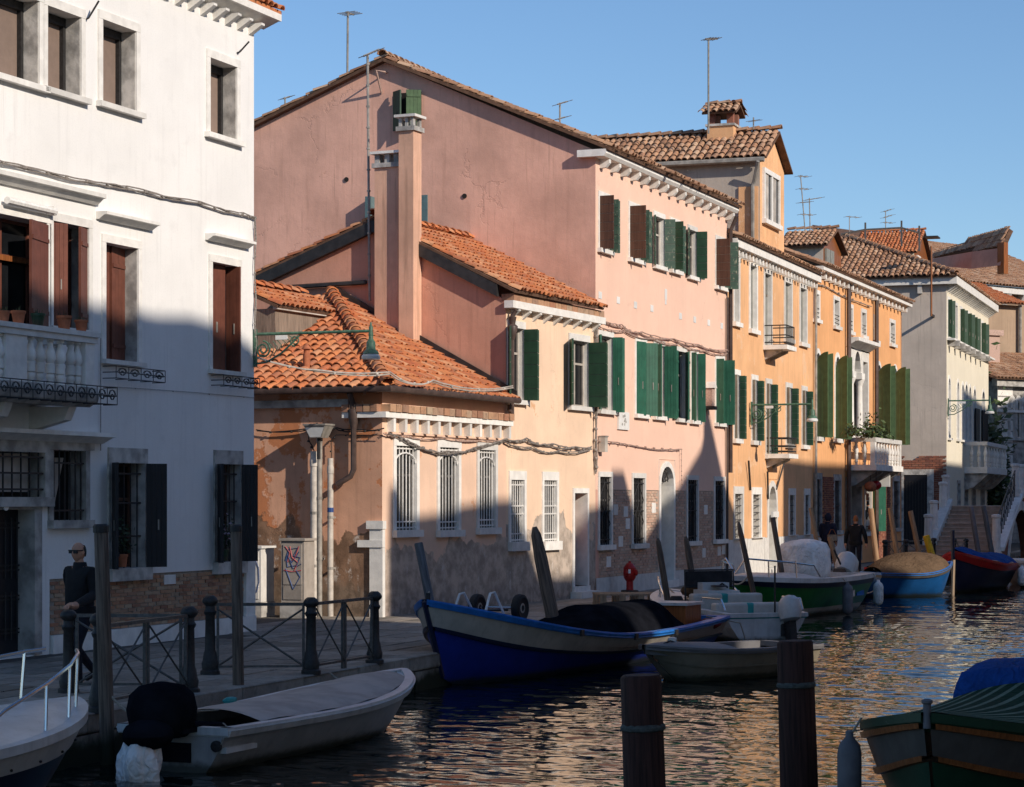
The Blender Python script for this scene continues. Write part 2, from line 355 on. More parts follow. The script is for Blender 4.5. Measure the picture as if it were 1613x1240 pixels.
# ---------------------------------------------------------------- builders for buildings
def split_named(parts, name, data, parent, limit, key, mat, smooth=False):
    """parts: list of matrices; the first `limit` by key become objects, the others one stuff mesh"""
    parts = sorted(parts, key=key)
    for Mx in parts[:limit]: link(name, data, parent, Mx)
    rest = parts[limit:]
    if rest:
        mb = MB(); vs = [v.co.copy() for v in data.vertices]; fs = [tuple(p.vertices) for p in data.polygons]
        for Mx in rest: mb.add([Mx @ v for v in vs], fs)
        stuff(mb.build(name+'s' if not name.endswith('s') else name, mat, parent, smooth))
TILES = {}
def tile_mesh(mat, r=.095, L=.42):
    k = (mat.name, r, L)
    if k not in TILES:
        mb = MB(); n = 5
        def arc(rr, y, dz): return [(rr*math.cos(math.pi*i/n), y, dz+rr*.85*math.sin(math.pi*i/n)) for i in range(n+1)]
        mb.grid([arc(r, -L/2, .028), arc(r*.78, L/2, 0.0)]); mb.grid([arc(r*.82, -L/2, .026), arc(r, -L/2, .028)])
        mb.grid([arc(r*.82, -L/2+.1, .022), arc(r*.82, -L/2, .026)])
        TILES[k] = mb.mesh('roof_tile', mat, True)
    return TILES[k]
def inside(p, poly):
    r = False; n = len(poly)
    for i in range(n):
        a, b = poly[i], poly[(i+1) % n]
        if (a[1] > p[1]) != (b[1] > p[1]) and p[0] < (b[0]-a[0])*(p[1]-a[1])/(b[1]-a[1])+a[0]: r = not r
    return r
def tile_roof(parent, pts, mat, limit=0, pitch=.21, course=.34, jit=.012, grow=.0, name='roof_tile', thick=.07, deck=True):
    P = [Vector(p) for p in pts]; n = (P[1]-P[0]).cross(P[2]-P[0]).normalized()
    if n.z < 0: n = -n
    d = (Vector((0, 0, -1))+n*n.z).normalized(); a = d.cross(n).normalized()      # d down the slope
    if deck:
        MB().prism([p-n*thick for p in P] if (P[1]-P[0]).cross(P[2]-P[0]).z > 0 else [p-n*thick for p in P][::-1], n*(thick-.012)).build('roof', M['deck'], parent)
    q = [((p-P[0]).dot(a), (p-P[0]).dot(d)) for p in P]
    if grow:
        cx = sum(x for x, _ in q)/len(q); cy = sum(y for _, y in q)/len(q)
        q = [(x+(grow if x > cx else -grow), y+(grow if y > cy else -grow)) for x, y in q]
    x0, x1 = min(x for x, _ in q), max(x for x, _ in q); y0, y1 = min(y for _, y in q), max(y for _, y in q)
    out = []; nx = int((x1-x0)/pitch)+1; ny = int((y1-y0)/course)+2
    for j in range(ny):
        for i in range(nx):
            c = (x0+(i+.5)*pitch, y1-(j+.45)*course)
            if not inside(c, q): continue
            jx, jy = random.gauss(0, jit), random.gauss(0, jit*1.6)
            o = P[0]+a*(c[0]+jx)+d*(c[1]+jy)
            R = Matrix((( a.x, -d.x, n.x), (a.y, -d.y, n.y), (a.z, -d.z, n.z))).to_4x4()
            out.append(Matrix.Translation(o) @ R @ Matrix.Rotation(random.gauss(0, .05), 4, 'Z') @ Matrix.Rotation(random.gauss(0, .02), 4, 'X'))
    W = parent.matrix_basis.copy()
    C = W.inverted() @ Vector((0, 0, CAMZ))
    split_named(out, name, tile_mesh(mat, pitch*.455, course+.08), parent, limit, lambda m: (m.translation-C).length, mat, True)
def ridge(parent, a, b, mat, r=.13, name='ridge_tile', L=.4):
    a, b = Vector(a), Vector(b); n = max(1, int((b-a).length/(L*.85))); y = (b-a).normalized()
    x = y.cross(Vector((0, 0, 1))).normalized(); z = x.cross(y)
    R = Matrix(((x.x, y.x, z.x), (x.y, y.y, z.y), (x.z, y.z, z.z))).to_4x4(); me = tile_mesh(mat, r, L)
    for i in range(n): link(name, me, parent, Matrix.Translation(a+(b-a)*((i+.5)/n)) @ R @ Matrix.Rotation(random.gauss(0, .03), 4, 'Y'))
def wall_grid(mb, x0, x1, z0, z1, holes, dep=.3, y=0.0, m=0, rev=True):
    xs = sorted({x0, x1, *[v for h in holes for v in h[:2] if x0 < v < x1]}); zs = sorted({z0, z1, *[v for h in holes for v in h[2:4] if z0 < v < z1]})
    for i in range(len(xs)-1):
        for j in range(len(zs)-1):
            cx, cz = (xs[i]+xs[i+1])/2, (zs[j]+zs[j+1])/2
            if any(h[0] < cx < h[1] and h[2] < cz < h[3] for h in holes): continue
            mb.poly([(xs[i], y, zs[j]), (xs[i+1], y, zs[j]), (xs[i+1], y, zs[j+1]), (xs[i], y, zs[j+1])], m)
    for h in holes if rev else ():
        a, b, c, d = h[:4]; e = y+dep
        mb.poly([(a, y, c), (a, e, c), (b, e, c), (b, y, c)], m); mb.poly([(a, y, d), (b, y, d), (b, e, d), (a, e, d)], m)
        mb.poly([(a, y, c), (a, y, d), (a, e, d), (a, e, c)], m); mb.poly([(b, y, c), (b, e, c), (b, e, d), (b, y, d)], m)
        mb.poly([(a, e, c), (a, e, d), (b, e, d), (b, e, c)], m)
def leaf_mb(wd, h, boards=6, th=.04, bat=False, arch=False, line=True):
    """a shutter leaf in its own axes: hinge at x=0, x to +wd, thickness y, z up"""
    mb = MB(); g = .006
    if arch:
        n = 7; pts = [(0, 0, 0), (wd, 0, 0)]+[(wd-wd*i/n, 0, h-wd*.95+wd*.95*math.sqrt(max(0, 1-(1-i/n)**2))) for i in range(n+1)]
        pts = [(wd-x if k > 1 else x, y, z) for k, (x, y, z) in enumerate(pts)]; pts = pts[:2]+pts[2:][::-1]
        mb.prism([(x, y-th/2, z) for x, y, z in pts], (0, th, 0)); mb.box(wd*.46, wd*.54, -th/2-.008, th/2+.008, .05, h*.72)
        for q in (.12, .5, .85): mb.box(.01, wd-.01, th/2, th/2+.014, h*q*.8, h*q*.8+.05)
        return mb
    if boards:
        for i in range(boards): mb.box(.0, wd, -th/2, th/2, h*i/boards+g, h*(i+1)/boards-g)
        if line:
            for i in range(1, boards): mb.box(.004, wd-.004, -th/2+.01, th/2-.01, h*i/boards-g*.9, h*i/boards+g*.9, 1)
    else:
        for i in range(4): mb.box(wd*i/4+.002, wd*(i+1)/4-.002, -th/2, th/2, 0, h)
        for q in (.12, .82): mb.box(.02, wd-.02, th/2, th/2+.018, h*q, h*q+.06)
        mb.box(wd*.55, wd*.62, -th/2-.01, -th/2, h*.36, h*.46, 1)
    return mb
def shutter(parent, x, y, z, wd, h, ang, mat, side, boards=6, arch=False, mat2=None, line=M['gutterg']):
    """side 'l': hinge on the left jamb; ang from closed (0) to flat against the wall (180)"""
    A = math.radians(ang); mb = leaf_mb(wd, h, boards, arch=arch)
    me = mb.mesh('shutter', [mat, line], False)
    a = -A if side == 'l' else math.pi+A
    o = link('shutter', me, parent, Matrix.Translation((x, y, z)) @ Matrix.Rotation(a, 4, 'Z'))
    if mat2: pass
    return o
def window(b, holes, x0, x1, z0, z1, t=.1, dep=.2, stone='stone', sill=.1, pane='glass', cross=True, label=None, lint=None, sillw=None, proud=.03, top=None, vis=True, frame_mat='brownsh'):
    """stone surround (the part), with sill, pane and sash bars as sub-parts"""
    lint = t if lint is None else lint; e = .002
    holes.append((x0-t, x1+t, z0-(sill or 0), z1+lint))
    m = MB(); m.box(x0-t+e, x0, -proud, dep-e, z0+e, z1); m.box(x1, x1+t-e, -proud, dep-e, z0+e, z1)
    m.box(x0-t+e, x1+t-e, -proud-.004, dep-e, z1+e, z1+lint-e)
    o = m.build('window', M[stone], b, label=label)
    if sill:
        sw = .05 if sillw is None else sillw
        MB().box(x0-t-sw, x1+t+sw, -.11, -.001, z0-sill, z0).box(x0-t+e, x1+t-e, -.001, dep-e, z0-sill+e, z0).build('sill', M[stone], o)
    if pane:
        pm = M[pane] if isinstance(pane, str) else pane
        MB().box(x0, x1, dep-.02, dep-.003, z0, z1).build('pane', pm, o)
        if cross:
            c = MB(); y0, y1 = dep-.055, dep-.022; w2 = .028; xm = (x0+x1)/2
            c.box(x0, x0+.05, y0, y1, z0, z1); c.box(x1-.05, x1, y0, y1, z0, z1); c.box(xm-w2, xm+w2, y0, y1, z0, z1)
            for zz in (z0, z0+(z1-z0)*.64, z1-.05): c.box(x0+.05, x1-.05, y0+.006, y1-.004, zz, zz+.05)
            c.build('sash', M[frame_mat], o)
    return o
def bars(o, x0, x1, z0, z1, n=5, rails=(.12, .5, .88), mat='iron', y=.04, r=.011, arch=False, deco=False):
    for i in range(n):
        x = x0+(x1-x0)*(i+.5)/n; MB().tube([(x, y, z0), (x, y, z1)], r, 5).build('bar', M[mat], o)
    for q in rails:
        z = z0+(z1-z0)*q; MB().box(x0, x1, y-.016, y+.016, z-.014, z+.014).build('rail', M[mat], o)
    if arch:
        c = (x0+x1)/2; rr = (x1-x0)/2; z = z0+(z1-z0)*.80
        MB().tube([(c-rr*math.cos(math.pi*i/8), y-.02, z+rr*.45*math.sin(math.pi*i/8)) for i in range(9)], .02, 5).build('arch_bar', M[mat], o)
    if deco:
        c = (x0+x1)/2; rr = (x1-x0)*.46; m = MB()
        for zc in (z0+rr*1.3, z1-rr*1.3):
            m.tube([(c-rr, y-.02, zc), (c, y-.02, zc+rr), (c+rr, y-.02, zc), (c, y-.02, zc-rr), (c-rr, y-.02, zc)], .012, 4)
            m.tube([(c, y-.02, zc-rr), (c, y-.02, zc+rr)], .01, 4)
        m.build('ornament', M[mat], o)
def cable(path, r=.018, mat='cable', sag=0, name='cable', label=None, cat='cable', strands=2, group=None, parent=None, seg=10, ties=True):
    P = [Vector(p) for p in path]; m = MB()
    L = []
    for i in range(len(P)-1):
        for k in range(seg if i < len(P)-2 else seg+1):
            t = k/seg; L.append(P[i].lerp(P[i+1], t)-Vector((0, 0, sag*4*t*(1-t))))
    for s_ in range(strands):
        ph = s_*2.2; m.tube([p+Vector((0, 0, r*1.1*math.sin(i*.23+ph)+random.gauss(0, r*.2)))+Vector((r, -r*.4, 0))*.7*math.cos(i*.2+ph) for i, p in enumerate(L)], r*.62, 5)
    if ties:
        for p in L[2::3]: m.ball(p, r*1.5, r*1.5, r*1.3, 5)
    o = m.build(name, M[mat], parent, True)
    if label: tag(o, label, cat, group)
    return o
def bricks(parent, x0, x1, z0, z1, mat, limit=0, y=0.0, holes=(), bw=.25, bh=.062, prob=1.0, skip=None, mort=True, axis='x'):
    if mort:
        mb = MB(); wall_grid(mb, x0, x1, z0, z1, [h for h in holes], .12, y-.004, rev=False)
        stuff(mb.build('mortar_bed', M['mortar'], parent))
    me = None; out = []
    mb = MB(); mb.box(-bw/2+.006, bw/2-.006, -.014, .004, -bh/2+.005, bh/2-.005); me = mb.mesh('brick', mat)
    nz = int((z1-z0)/bh)
    for j in range(nz):
        z = z0+(j+.5)*bh; x = x0+(bw/2 if j % 2 else 0)+bw*.5
        while x < x1-bw*.5:
            if not any(h[0]-bw*.45 < x < h[1]+bw*.45 and h[2]-bh*.4 < z < h[3]+bh*.4 for h in holes) and random.random() < prob and not (skip and skip(x, z)):
                out.append(Matrix.Translation((x+random.gauss(0, .008), y-.004+random.uniform(-.008, .006), z+random.gauss(0, .002))) @ Matrix.Rotation(random.gauss(0, .01), 4, 'Y') @ Matrix.Diagonal((random.choice((1, 1, 1, .86, .94)), 1, 1, 1)))
            x += bw
    C = parent.matrix_basis.inverted() @ Vector((0, 0, CAMZ))
    split_named(out, 'brick', me, parent, limit, lambda m: (m.translation-C).length, mat)
def brackets(parent, xs, z0, z1, mat, y0=-.3, w=.07, name='bracket', taper=True):
    me = MB()
    if taper: me.prism([(-w, -.001, z0), (-w, y0, z1-.04), (-w, y0, z1), (-w, -.001, z1)], (2*w, 0, 0))
    else: me.box(-w, w, y0, -.001, z0, z1)
    me = me.mesh(name, mat)
    for x in xs: link(name, me, parent, Matrix.Translation((x, 0, 0)))
def lin(a, b, n): return [a+(b-a)*i/(n-1) for i in range(n)]
# ---------------------------------------------------------------- ground, quay, water
def W2(p, z): return Vector((p.x, p.y, z))
pv = MB()
qa, qb = Qf.w(-26, 0), Qf.w(150, 0)
pv.poly([W2(qa, 0), W2(qb, 0), W2(Vector((-60, 230, 0)), 0), W2(Vector((-60, 5, 0)), 0)])
pave = structure(pv.build('pavement', M['joint']))
slab = MB().box(-.49, .49, -.245, .245, -.03, .012).mesh('paving_slab', M['paving'])
out = []
for j in range(11):
    y = .62+j*.52
    x = -14+random.random()
    while x < 62:
        wd = random.uniform(.7, 1.25)
        p = Qf.w(x+wd/2, y, 0)
        if Pf.inv(p)[1] < .3+ (3 if -17 < Pf.inv(p)[0] < -10 else 0) and not (-9.3 < x+wd/2 < -4.9 and y < 1.7 and False):
            out.append(Matrix.Translation((p.x, p.y, random.uniform(-.004, .004))) @ Matrix.Rotation(Qf.ang, 4, 'Z') @ Matrix.Rotation(random.gauss(0, .004), 4, 'X') @ Matrix.Diagonal((wd/.99, 1, 1, 1)))
        x += wd+.022
split_named(out, 'paving_slab', slab, pave, 300, lambda m: m.translation.length, M['paving'])
# quay wall of big edge stones
qw = thing('quay_wall', 'stone quay edge along the left bank of the canal', 'quay', Qf.o, Qf.ang)
MB().box(-26, 150, .25, 1.5, -1.6, -.14).build('core', M['quay'], qw)
x = -25.0
STEP = (Qf.inv(gp(335, 1063))[0]-1.9, Qf.inv(gp(335, 1063))[0]+.2)
while x < 95:
    wd = random.uniform(1.3, 2.0); b0 = random.uniform(-.02, .02)
    mb = MB(); mb.box(x+.008, x+wd-.008, b0, .40, -.2, .016+random.uniform(-.006, .008))
    ob = mb.build('edge_stone', M['quay'], qw); bv = ob.modifiers.new('bevel', 'BEVEL'); bv.width = .03; bv.segments = 2
    for k in range(2):
        z1 = -.205-.42*k; MB().box(x+.01+(.5 if k else .3), x+wd-.01+(.5 if k else .3), .03+random.uniform(-.02, .03), .3, z1-.41, z1-.008).build('wall_stone', M['quay'], qw)
    x += wd
# water: one displaced sheet, fine near and coarser far
import numpy as np
def wave(X, Y):
    rs = np.random.RandomState(5); H = np.zeros_like(X)
    for i in range(54):
        lam = .13*(1.062**i)*(1+.15*rs.rand()); th = rs.normal(1.2, .62); k = 2*np.pi/lam
        slope = .032 if lam < .6 else .032*(.6/lam)**1.7
        H += slope/k*np.sin(k*(X*math.cos(th)+Y*math.sin(th))+rs.rand()*6.283+1.1*np.sin(.61*X+.33*Y+i)+.8*np.sin(1.7*X-.9*Y+2.1*i))
    pat = .62+.38*np.sin(.23*X+1.3*np.sin(.11*Y))*np.sin(.17*Y+.9)
    return H*pat
ys = [9.0]
while ys[-1] < 120: ys.append(ys[-1]+(.4 if ys[-1] < 20.5 else ys[-1]**1.3*.00066))
ys = np.array(ys); nu = 400
tt = np.linspace(0, 1, nu); t2 = tt
Y = np.repeat(ys[:, None], nu, 1)
Lx = -6.5+(ys-9)*.20; Lx = np.minimum(Lx, -1.93+.3516*(ys-32.1)+.2); Rx = ys*.245+2.0
X = Lx[:, None]+(Rx-Lx)[:, None]*t2[None, :]
Z = -.5+wave(X, Y)
V = np.stack([X, Y, Z], -1).reshape(-1, 3); ny = len(ys)
idx = np.arange(ny*nu).reshape(ny, nu)
Q = np.stack([idx[:-1, :-1], idx[:-1, 1:], idx[1:, 1:], idx[1:, :-1]], -1).reshape(-1, 4)
me = bpy.data.meshes.new('canal_water'); me.vertices.add(len(V)); me.vertices.foreach_set('co', V.ravel().astype(np.float32))
me.loops.add(Q.size); me.loops.foreach_set('vertex_index', Q.ravel().astype(np.int32)); me.polygons.add(len(Q))
me.polygons.foreach_set('loop_start', np.arange(0, Q.size, 4, dtype=np.int32)); me.polygons.foreach_set('use_smooth', np.ones(len(Q), bool)); me.update(calc_edges=True)
t = NT('canal_water'); p = t.pos(world=True); b1 = t.noise(p, 9, 4, .6)
M['water'] = t.fin((.004, .009, .009), .012, b1, .035, .02, spec=.5); t.b.inputs['IOR'].default_value = 1.33
me.materials.append(M['water']); wo = structure(link('canal_water', me))
mb = MB(); mb.poly([(-40, -30, -.62), (60, -30, -.62), (140, 160, -.62), (-40, 160, -.62)]); structure(mb.build('canal_bed', M['water']))
mb = MB(); mb.box(-900, 900, -300, 1500, -3.2, -3.0); structure(mb.build('ground', M['joint']))

# ---------------------------------------------------------------- white house on the left
wh = building('white_house', 'white plastered house with brown and black shutters filling the left side', Wf)
H = []
def px_win(b, fr, holes, l, r, t_, b_, **k):
    return window(b, holes, fr.x(l), fr.x(r), fr.z(l, b_), fr.z(l, t_), **k)
XL = Wf.x(-140); ZT = Wf.z(398, 40)
def jambs(o, x1, z0, z1, dep): MB().box(x1-.012, x1-.001, .0, dep-.06, z0, z1).build('jamb', M['stone_old'], o)
# top floor: fixed brown blinds
for l, r, a, b_ in ((-34, 60, -32, 107), (73, 126, 9, 138), (160, 213, 30.6, 161), (329.5, 371.5, 91, 209.5)):
    o = px_win(wh, Wf, H, l, r, a, b_, t=.12, dep=.36, sill=.085, pane=None, lint=.14)
    x0, x1, z0, z1 = Wf.x(l), Wf.x(r), Wf.z(l, b_), Wf.z(l, a)
    MB().box(x0, x1-.04, .31, .33, z0, z1-.1).build('blind', M['blind'], o); jambs(o, x1, z0, z1, .36)
    MB().box(x1-.09, x1-.02, .24, .31, z0, z1).box(x0, x1-.09, .24, .31, z1-.13, z1-.01).build('box_frame', M['iron'], o)
# first floor
WIN1 = []
for l, r, a, b_ in ((-20, 72, 333, 506), (82, 138, 348, 514), (165, 216, 382, 566), (333, 374, 412.5, 582)):
    o = px_win(wh, Wf, H, l, r, a, b_, t=.11, dep=.34, sill=.07, lint=.13, pane='glass', frame_mat='redsh', sillw=.02)
    x0, x1, z0, z1 = Wf.x(l), Wf.x(r), Wf.z(l, b_), Wf.z(l, a); WIN1.append((o, x0, x1, z0, z1)); jambs(o, x1, z0, z1, .34)
o, x0, x1, z0, z1 = WIN1[0]
shutter(o, x1, -.03, z0, (x1-x0)*.5, z1-z0-.03, 14, M['redsh'], 'r', 0); shutter(o, x0, -.03, z0, (x1-x0)*.4, z1-z0-.03, 174, M['redsh'], 'l', 0)
MB().box(x0, x1, .22, .26, z0+.95, z0+1.03).build('transom', M['varnish'], o)
o, x0, x1, z0, z1 = WIN1[1]
shutter(o, x0, .03, z0, (x1-x0)*.3, z1-z0-.02, 24, M['redsh'], 'l', 0); shutter(o, x1-.02, .01, z0, (x1-x0)*.36, z1-z0-.02, 16, M['redsh'], 'r', 0)
o, x0, x1, z0, z1 = WIN1[2]
wd = (x1-x0)*.49; shutter(o, x0, .21, z0, wd*.86, z1-z0, 4, M['redsh'], 'l', 0); shutter(o, x1-.02, .23, z0, wd*1.05, z1-z0, 7, M['redsh'], 'r', 0)
o, x0, x1, z0, z1 = WIN1[3]
shutter(o, x0, .16, z0, (x1-x0)*.74, z1-z0, 3, M['redsh'], 'l', 0); shutter(o, x1-.02, .2, z0, (x1-x0)*.3, z1-z0, 86, M['redsh'], 'r', 0)
# hood moulds
def hood(l, r, yt, yb, fr=Wf, parent=wh, out=.2, name='hood_mould'):
    x0, x1 = fr.x(l), fr.x(r); z1, z0 = fr.z(l, yt), fr.z(l, yb); h = z1-z0
    MB().prism([(x0, -.002, z0), (x0, -.05, z0), (x0, -out*.75, z0+h*.55), (x0, -out, z0+h*.6), (x0, -out, z1), (x0, -.002, z1)], (x1-x0, 0, 0)).build(name, M['stone'], parent)
hood(-60, 150, 258, 276); hood(151, 236, 333, 345); hood(323, 388, 367.5, 378)
MB().tube([(Wf.x(0), -.12, Wf.z(0, 316)), (Wf.x(76), -.12, Wf.z(76, 334))], .055, 8).box(Wf.x(76)-.05, Wf.x(76)+.03, -.14, -.002, Wf.z(76, 340), Wf.z(76, 326)).build('awning_roller', M['whitebar'], wh, True)
# ground floor windows with open black shutters
for l, r, a, b_ in ((174, 226, 729, 896), (340, 377, 731, 886)):
    o = px_win(wh, Wf, H, l, r, a, b_, t=.09, dep=.3, sill=.2, lint=.24, pane='glass', frame_mat='brownsh', stone='stone_old', sillw=.02)
    x0, x1, z0, z1 = Wf.x(l), Wf.x(r), Wf.z(l, b_), Wf.z(l, a)
    w2 = (x1-x0)*.5; shutter(o, x0, -.05, z0, w2*.82, z1-z0, 140, M['navysh'], 'l', 0); shutter(o, x1, -.05, z0, w2*.66, z1-z0, 128, M['navysh'], 'r', 0)
    bars(o, x0, x1, z0, z1, 5, (.3, .62, .9), y=.06, r=.012)
    for i in range(3): MB().box(x0+.1+i*.12, x0+.16+i*.12, .2, .23, z0+.2, z1-.3).build('curtain', M['curtain'], o) if i < 1 else None
# door bay
dz = []
o = px_win(wh, Wf, H, -60, 69, 709, 783, t=.13, dep=.3, sill=.14, lint=.16, stone='stone_old', pane='dark', cross=False, sillw=0)
bars(o, Wf.x(-60), Wf.x(69), Wf.z(69, 783), Wf.z(69, 709), 9, (.16, .5, .84), y=.02, r=.014)
MB().box(Wf.x(-60), Wf.x(60), .18, .2, Wf.z(69, 775), Wf.z(69, 715)).build('curtain', M['curtain'], o)
o = px_win(wh, Wf, H, 82, 133, 709, 820, t=.12, dep=.3, sill=.12, lint=.16, stone='stone_old', pane='glass', cross=False, sillw=.01)
bars(o, Wf.x(82), Wf.x(133), Wf.z(82, 820), Wf.z(82, 709), 6, (.14, .82), y=.02, r=.014)
MB().prism([(Wf.x(88), .2, Wf.z(82, 815)), (Wf.x(100), .2, Wf.z(82, 815)), (Wf.x(118), .2, Wf.z(82, 720)), (Wf.x(88), .2, Wf.z(82, 720))], (0, .02, 0)).build('curtain', M['curtain'], o)
o = window(wh, H, Wf.x(-60), Wf.x(52), .02, Wf.z(52, 803), t=.2, dep=.34, sill=0, lint=.17, stone='stone_old', pane=None, cross=False)
x0, x1, z1 = Wf.x(-60), Wf.x(52), Wf.z(52, 803)
d = MB().box(x0, x1, .26, .33, .03, z1).build('door', M['navysh'], o, label='dark blue panelled door with iron grilles')
for (za, zb) in ((.25, .95), (1.15, z1-.12)):
    g = MB()
    for i in range(12): xx = x0+.05+(x1-x0-.1)*i/11; g.tube([(xx, .24, za), (xx, .24, zb)], .012, 4)
    for q in (.12, .2, .82, .9): g.box(x0, x1, .232, .25, za+(zb-za)*q, za+(zb-za)*q+.025)
    g.build('grille', M['iron'], o)
hood(-60, 158, 672, 690, out=.3, name='door_cornice')
MB().box(Wf.x(-60), Wf.x(146), -.035, -.003, Wf.z(69, 707), Wf.z(69, 691)).build('door_architrave', M['stone_old'], wh)
# wall
ZB = Wf.z(226, 904)
BR = [h for h in H]
mb = MB(); wall_grid(mb, XL, 0, ZB, ZT, H, .36); wall_grid(mb, XL, Wf.x(78), 0, ZB, H, .36, rev=False)
mb.poly([(0, 0, 0), (0, 9, 0), (0, 9, ZT), (0, 0, ZT)]); mb.poly([(XL, 0, ZT), (0, 0, ZT), (0, 9, ZT), (XL, 9, ZT)]); mb.poly([(XL, 9, 0), (XL, 9, ZT), (0, 9, ZT), (0, 9, 0)]); mb.poly([(XL, 0, 0), (XL, 0, ZT), (XL, 9, ZT), (XL, 9, 0)])
mb.build('wall', M['white'], wh)
XB = Wf.x(80)
bricks(wh, XB, -.34, .28, ZB, M['brick'], 300, y=.03, holes=[h for h in H if h[0] > XB-.2])
m = MB(); m.box(XB, -.001, -.05, .15, 0, .275).box(-.34, -.001, -.03, .15, .276, ZB+.25); m.build('plinth', M['stone'], wh)
MB().box(Wf.x(259), Wf.x(277), .0, .02, Wf.z(259, 921), Wf.z(259, 906)).build('stone_block', M['stone'], wh)
# cornice and roof edge
zc = ZT
m = MB(); m.prism([(XL, -.002, zc), (XL, -.3, zc+.12), (XL, -.36, zc+.12), (XL, -.36, zc+.24), (XL, .1, zc+.24)], (0.36-XL, 0, 0)); m.build('cornice', M['stone'], wh)
brackets(wh, lin(XL+.3, -.15, int(-XL/.42)), zc-.2, zc-.002, M['stone'], -.26, .06)
RW = [(XL, -.36, zc+.3), (.36, -.36, zc+.3), (.36, 4.5, zc+2.2), (XL, 4.5, zc+2.2)]
tile_roof(wh, RW, M['tile'], 120); MB().box(XL, .36, -.36, .1, zc+.241, zc+.298).build('brick_course', M['tile'], wh)
# balcony
yb = -.85; bx1 = Wf.x(146, yb); bx0 = Wf.x(-90, yb)
zr1, zr0 = Wf.z(140, 524, yb), Wf.z(140, 541, yb); zs1, zs0 = Wf.z(140, 620, yb), Wf.z(140, 641, yb)
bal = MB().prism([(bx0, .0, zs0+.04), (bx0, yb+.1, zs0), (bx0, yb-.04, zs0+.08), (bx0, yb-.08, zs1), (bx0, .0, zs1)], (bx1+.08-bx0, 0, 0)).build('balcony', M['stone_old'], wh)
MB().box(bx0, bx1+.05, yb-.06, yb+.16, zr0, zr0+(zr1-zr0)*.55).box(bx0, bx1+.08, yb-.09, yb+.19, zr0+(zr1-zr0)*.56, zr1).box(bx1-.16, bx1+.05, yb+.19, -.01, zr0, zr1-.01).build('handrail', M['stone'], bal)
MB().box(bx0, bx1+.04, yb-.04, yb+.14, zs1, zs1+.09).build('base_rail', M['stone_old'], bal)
for a, b_ in ((Wf.x(6, yb), Wf.x(40, yb)), (bx1-.24, bx1)): MB().box(a, b_, yb-.03, yb+.13, zs1+.09, zr0-.001).build('pedestal', M['stone'], bal)
hB = zr0-zs1-.09
prof = [(.055, 0), (.055, .06), (.04, .07), (.062, .13), (.062, .19), (.04, .24), (.07, .25), (.07, .45), (.05, .46), (.085, .56), (.08, .66), (.045, .82), (.035, .92), (.055, .95), (.055, 1)]
pb = MB().lathe([(r, z*hB) for r, z in prof], n=10).mesh('baluster', M['stone'], True)
for px in (-18, -2, 48, 63, 79, 95, 111, 121): link('baluster', pb, bal, Matrix.Translation((Wf.x(px, yb+.05), yb+.05, zs1+.09)))
for k in range(2): link('baluster', pb, bal, Matrix.Translation((bx1-.06, yb+.35+k*.25, zs1+.09)))
for px in (30, 130):
    x = Wf.x(px, yb); MB().prism([(x-.1, -.001, zs0-.35), (x-.1, yb+.25, zs0-.2), (x-.1, yb+.16, zs0), (x-.1, -.001, zs0)], (.2, 0, 0)).build('bracket', M['stone'], bal)
# pots on the rail
for i, (px, mt, r, lab) in enumerate(((6, 'terracotta', .085, 'leftmost terracotta pot on the stone balcony rail'), (29, 'terracotta', .10, 'terracotta pot beside the dark green pot on the balcony rail'), (60, 'greendk', .10, 'dark green flower pot on the balcony rail'), (101, 'terracotta', .11, 'large terracotta pot right of the green pot on the balcony rail'), (128, 'terracotta', .095, 'terracotta pot at the right end of the balcony rail'))):
    p = Wf.w(Wf.x(px, yb+.05), yb+.05, zr1)
    t = thing('flower_pot', lab, 'flower pot', p, 0, 'flower pots on the stone balcony')
    MB().lathe([(r*.72, 0), (r*.95, r*1.5), (r*1.08, r*1.5), (r*1.08, r*1.85), (r*.98, r*1.85), (r*.9, r*1.6)], n=14).build('pot', M[mt], t, True)
    m = MB()
    for k in range(9): a = random.random()*6.28; q = random.uniform(.2, .6)*r; m.tube([(q*math.cos(a), q*math.sin(a), r*1.6), (q*1.5*math.cos(a), q*1.5*math.sin(a), r*(1.9+random.random()*.7))], [.008, .002], 4)
    m.build('twigs', M['leafd'], t)
# iron planter racks
def rack(name, label, fr, l, r, yt, yb_, n, dep=.24, scroll=True, y0=-.02):
    x0, x1 = fr.x(l), fr.x(r); z1, z0 = fr.z(l, yt), fr.z(l, yb_)
    t = thing(name, label, 'planter rack', fr.w(x0, y0, z0), fr.ang, 'wrought iron planter racks'); L = x1-x0; h = z1-z0
    m = MB()
    for z in (0, h*.5, h): m.tube([(0, 0, z), (0, -dep, z), (L, -dep, z), (L, 0, z)], .008, 4)
    for i in range(n+1): m.tube([(L*i/n, -dep, 0), (L*i/n, -dep, h)], .007, 4); m.tube([(L*i/n, 0, 0), (L*i/n, -dep, 0)], .007, 4)
    m.build('frame', M['iron'], t)
    for i in range(n):
        m = MB(); c = L*(i+.5)/n; q = L/n*.4
        for sg in (-1, 1): m.tube([(c+sg*q*(1-k/11)*math.cos(k*.85), -dep, h*.5+h*.42*(1-k/12)*math.sin(k*.85)) for k in range(11)], .007, 4)
        m.build('scroll', M['iron'], t)
rack('planter_rack', 'iron planter rack under the closed red brown shutters', Wf, 160, 238, 577, 596, 4)
rack('planter_rack', 'iron planter rack by the right corner of the white house', Wf, 331, 388, 591, 607, 4)
rack('planter_rack', 'long scrolled iron rack along the foot of the stone balcony', Wf, -110, 84, 597, 626, 11, y0=-.86)
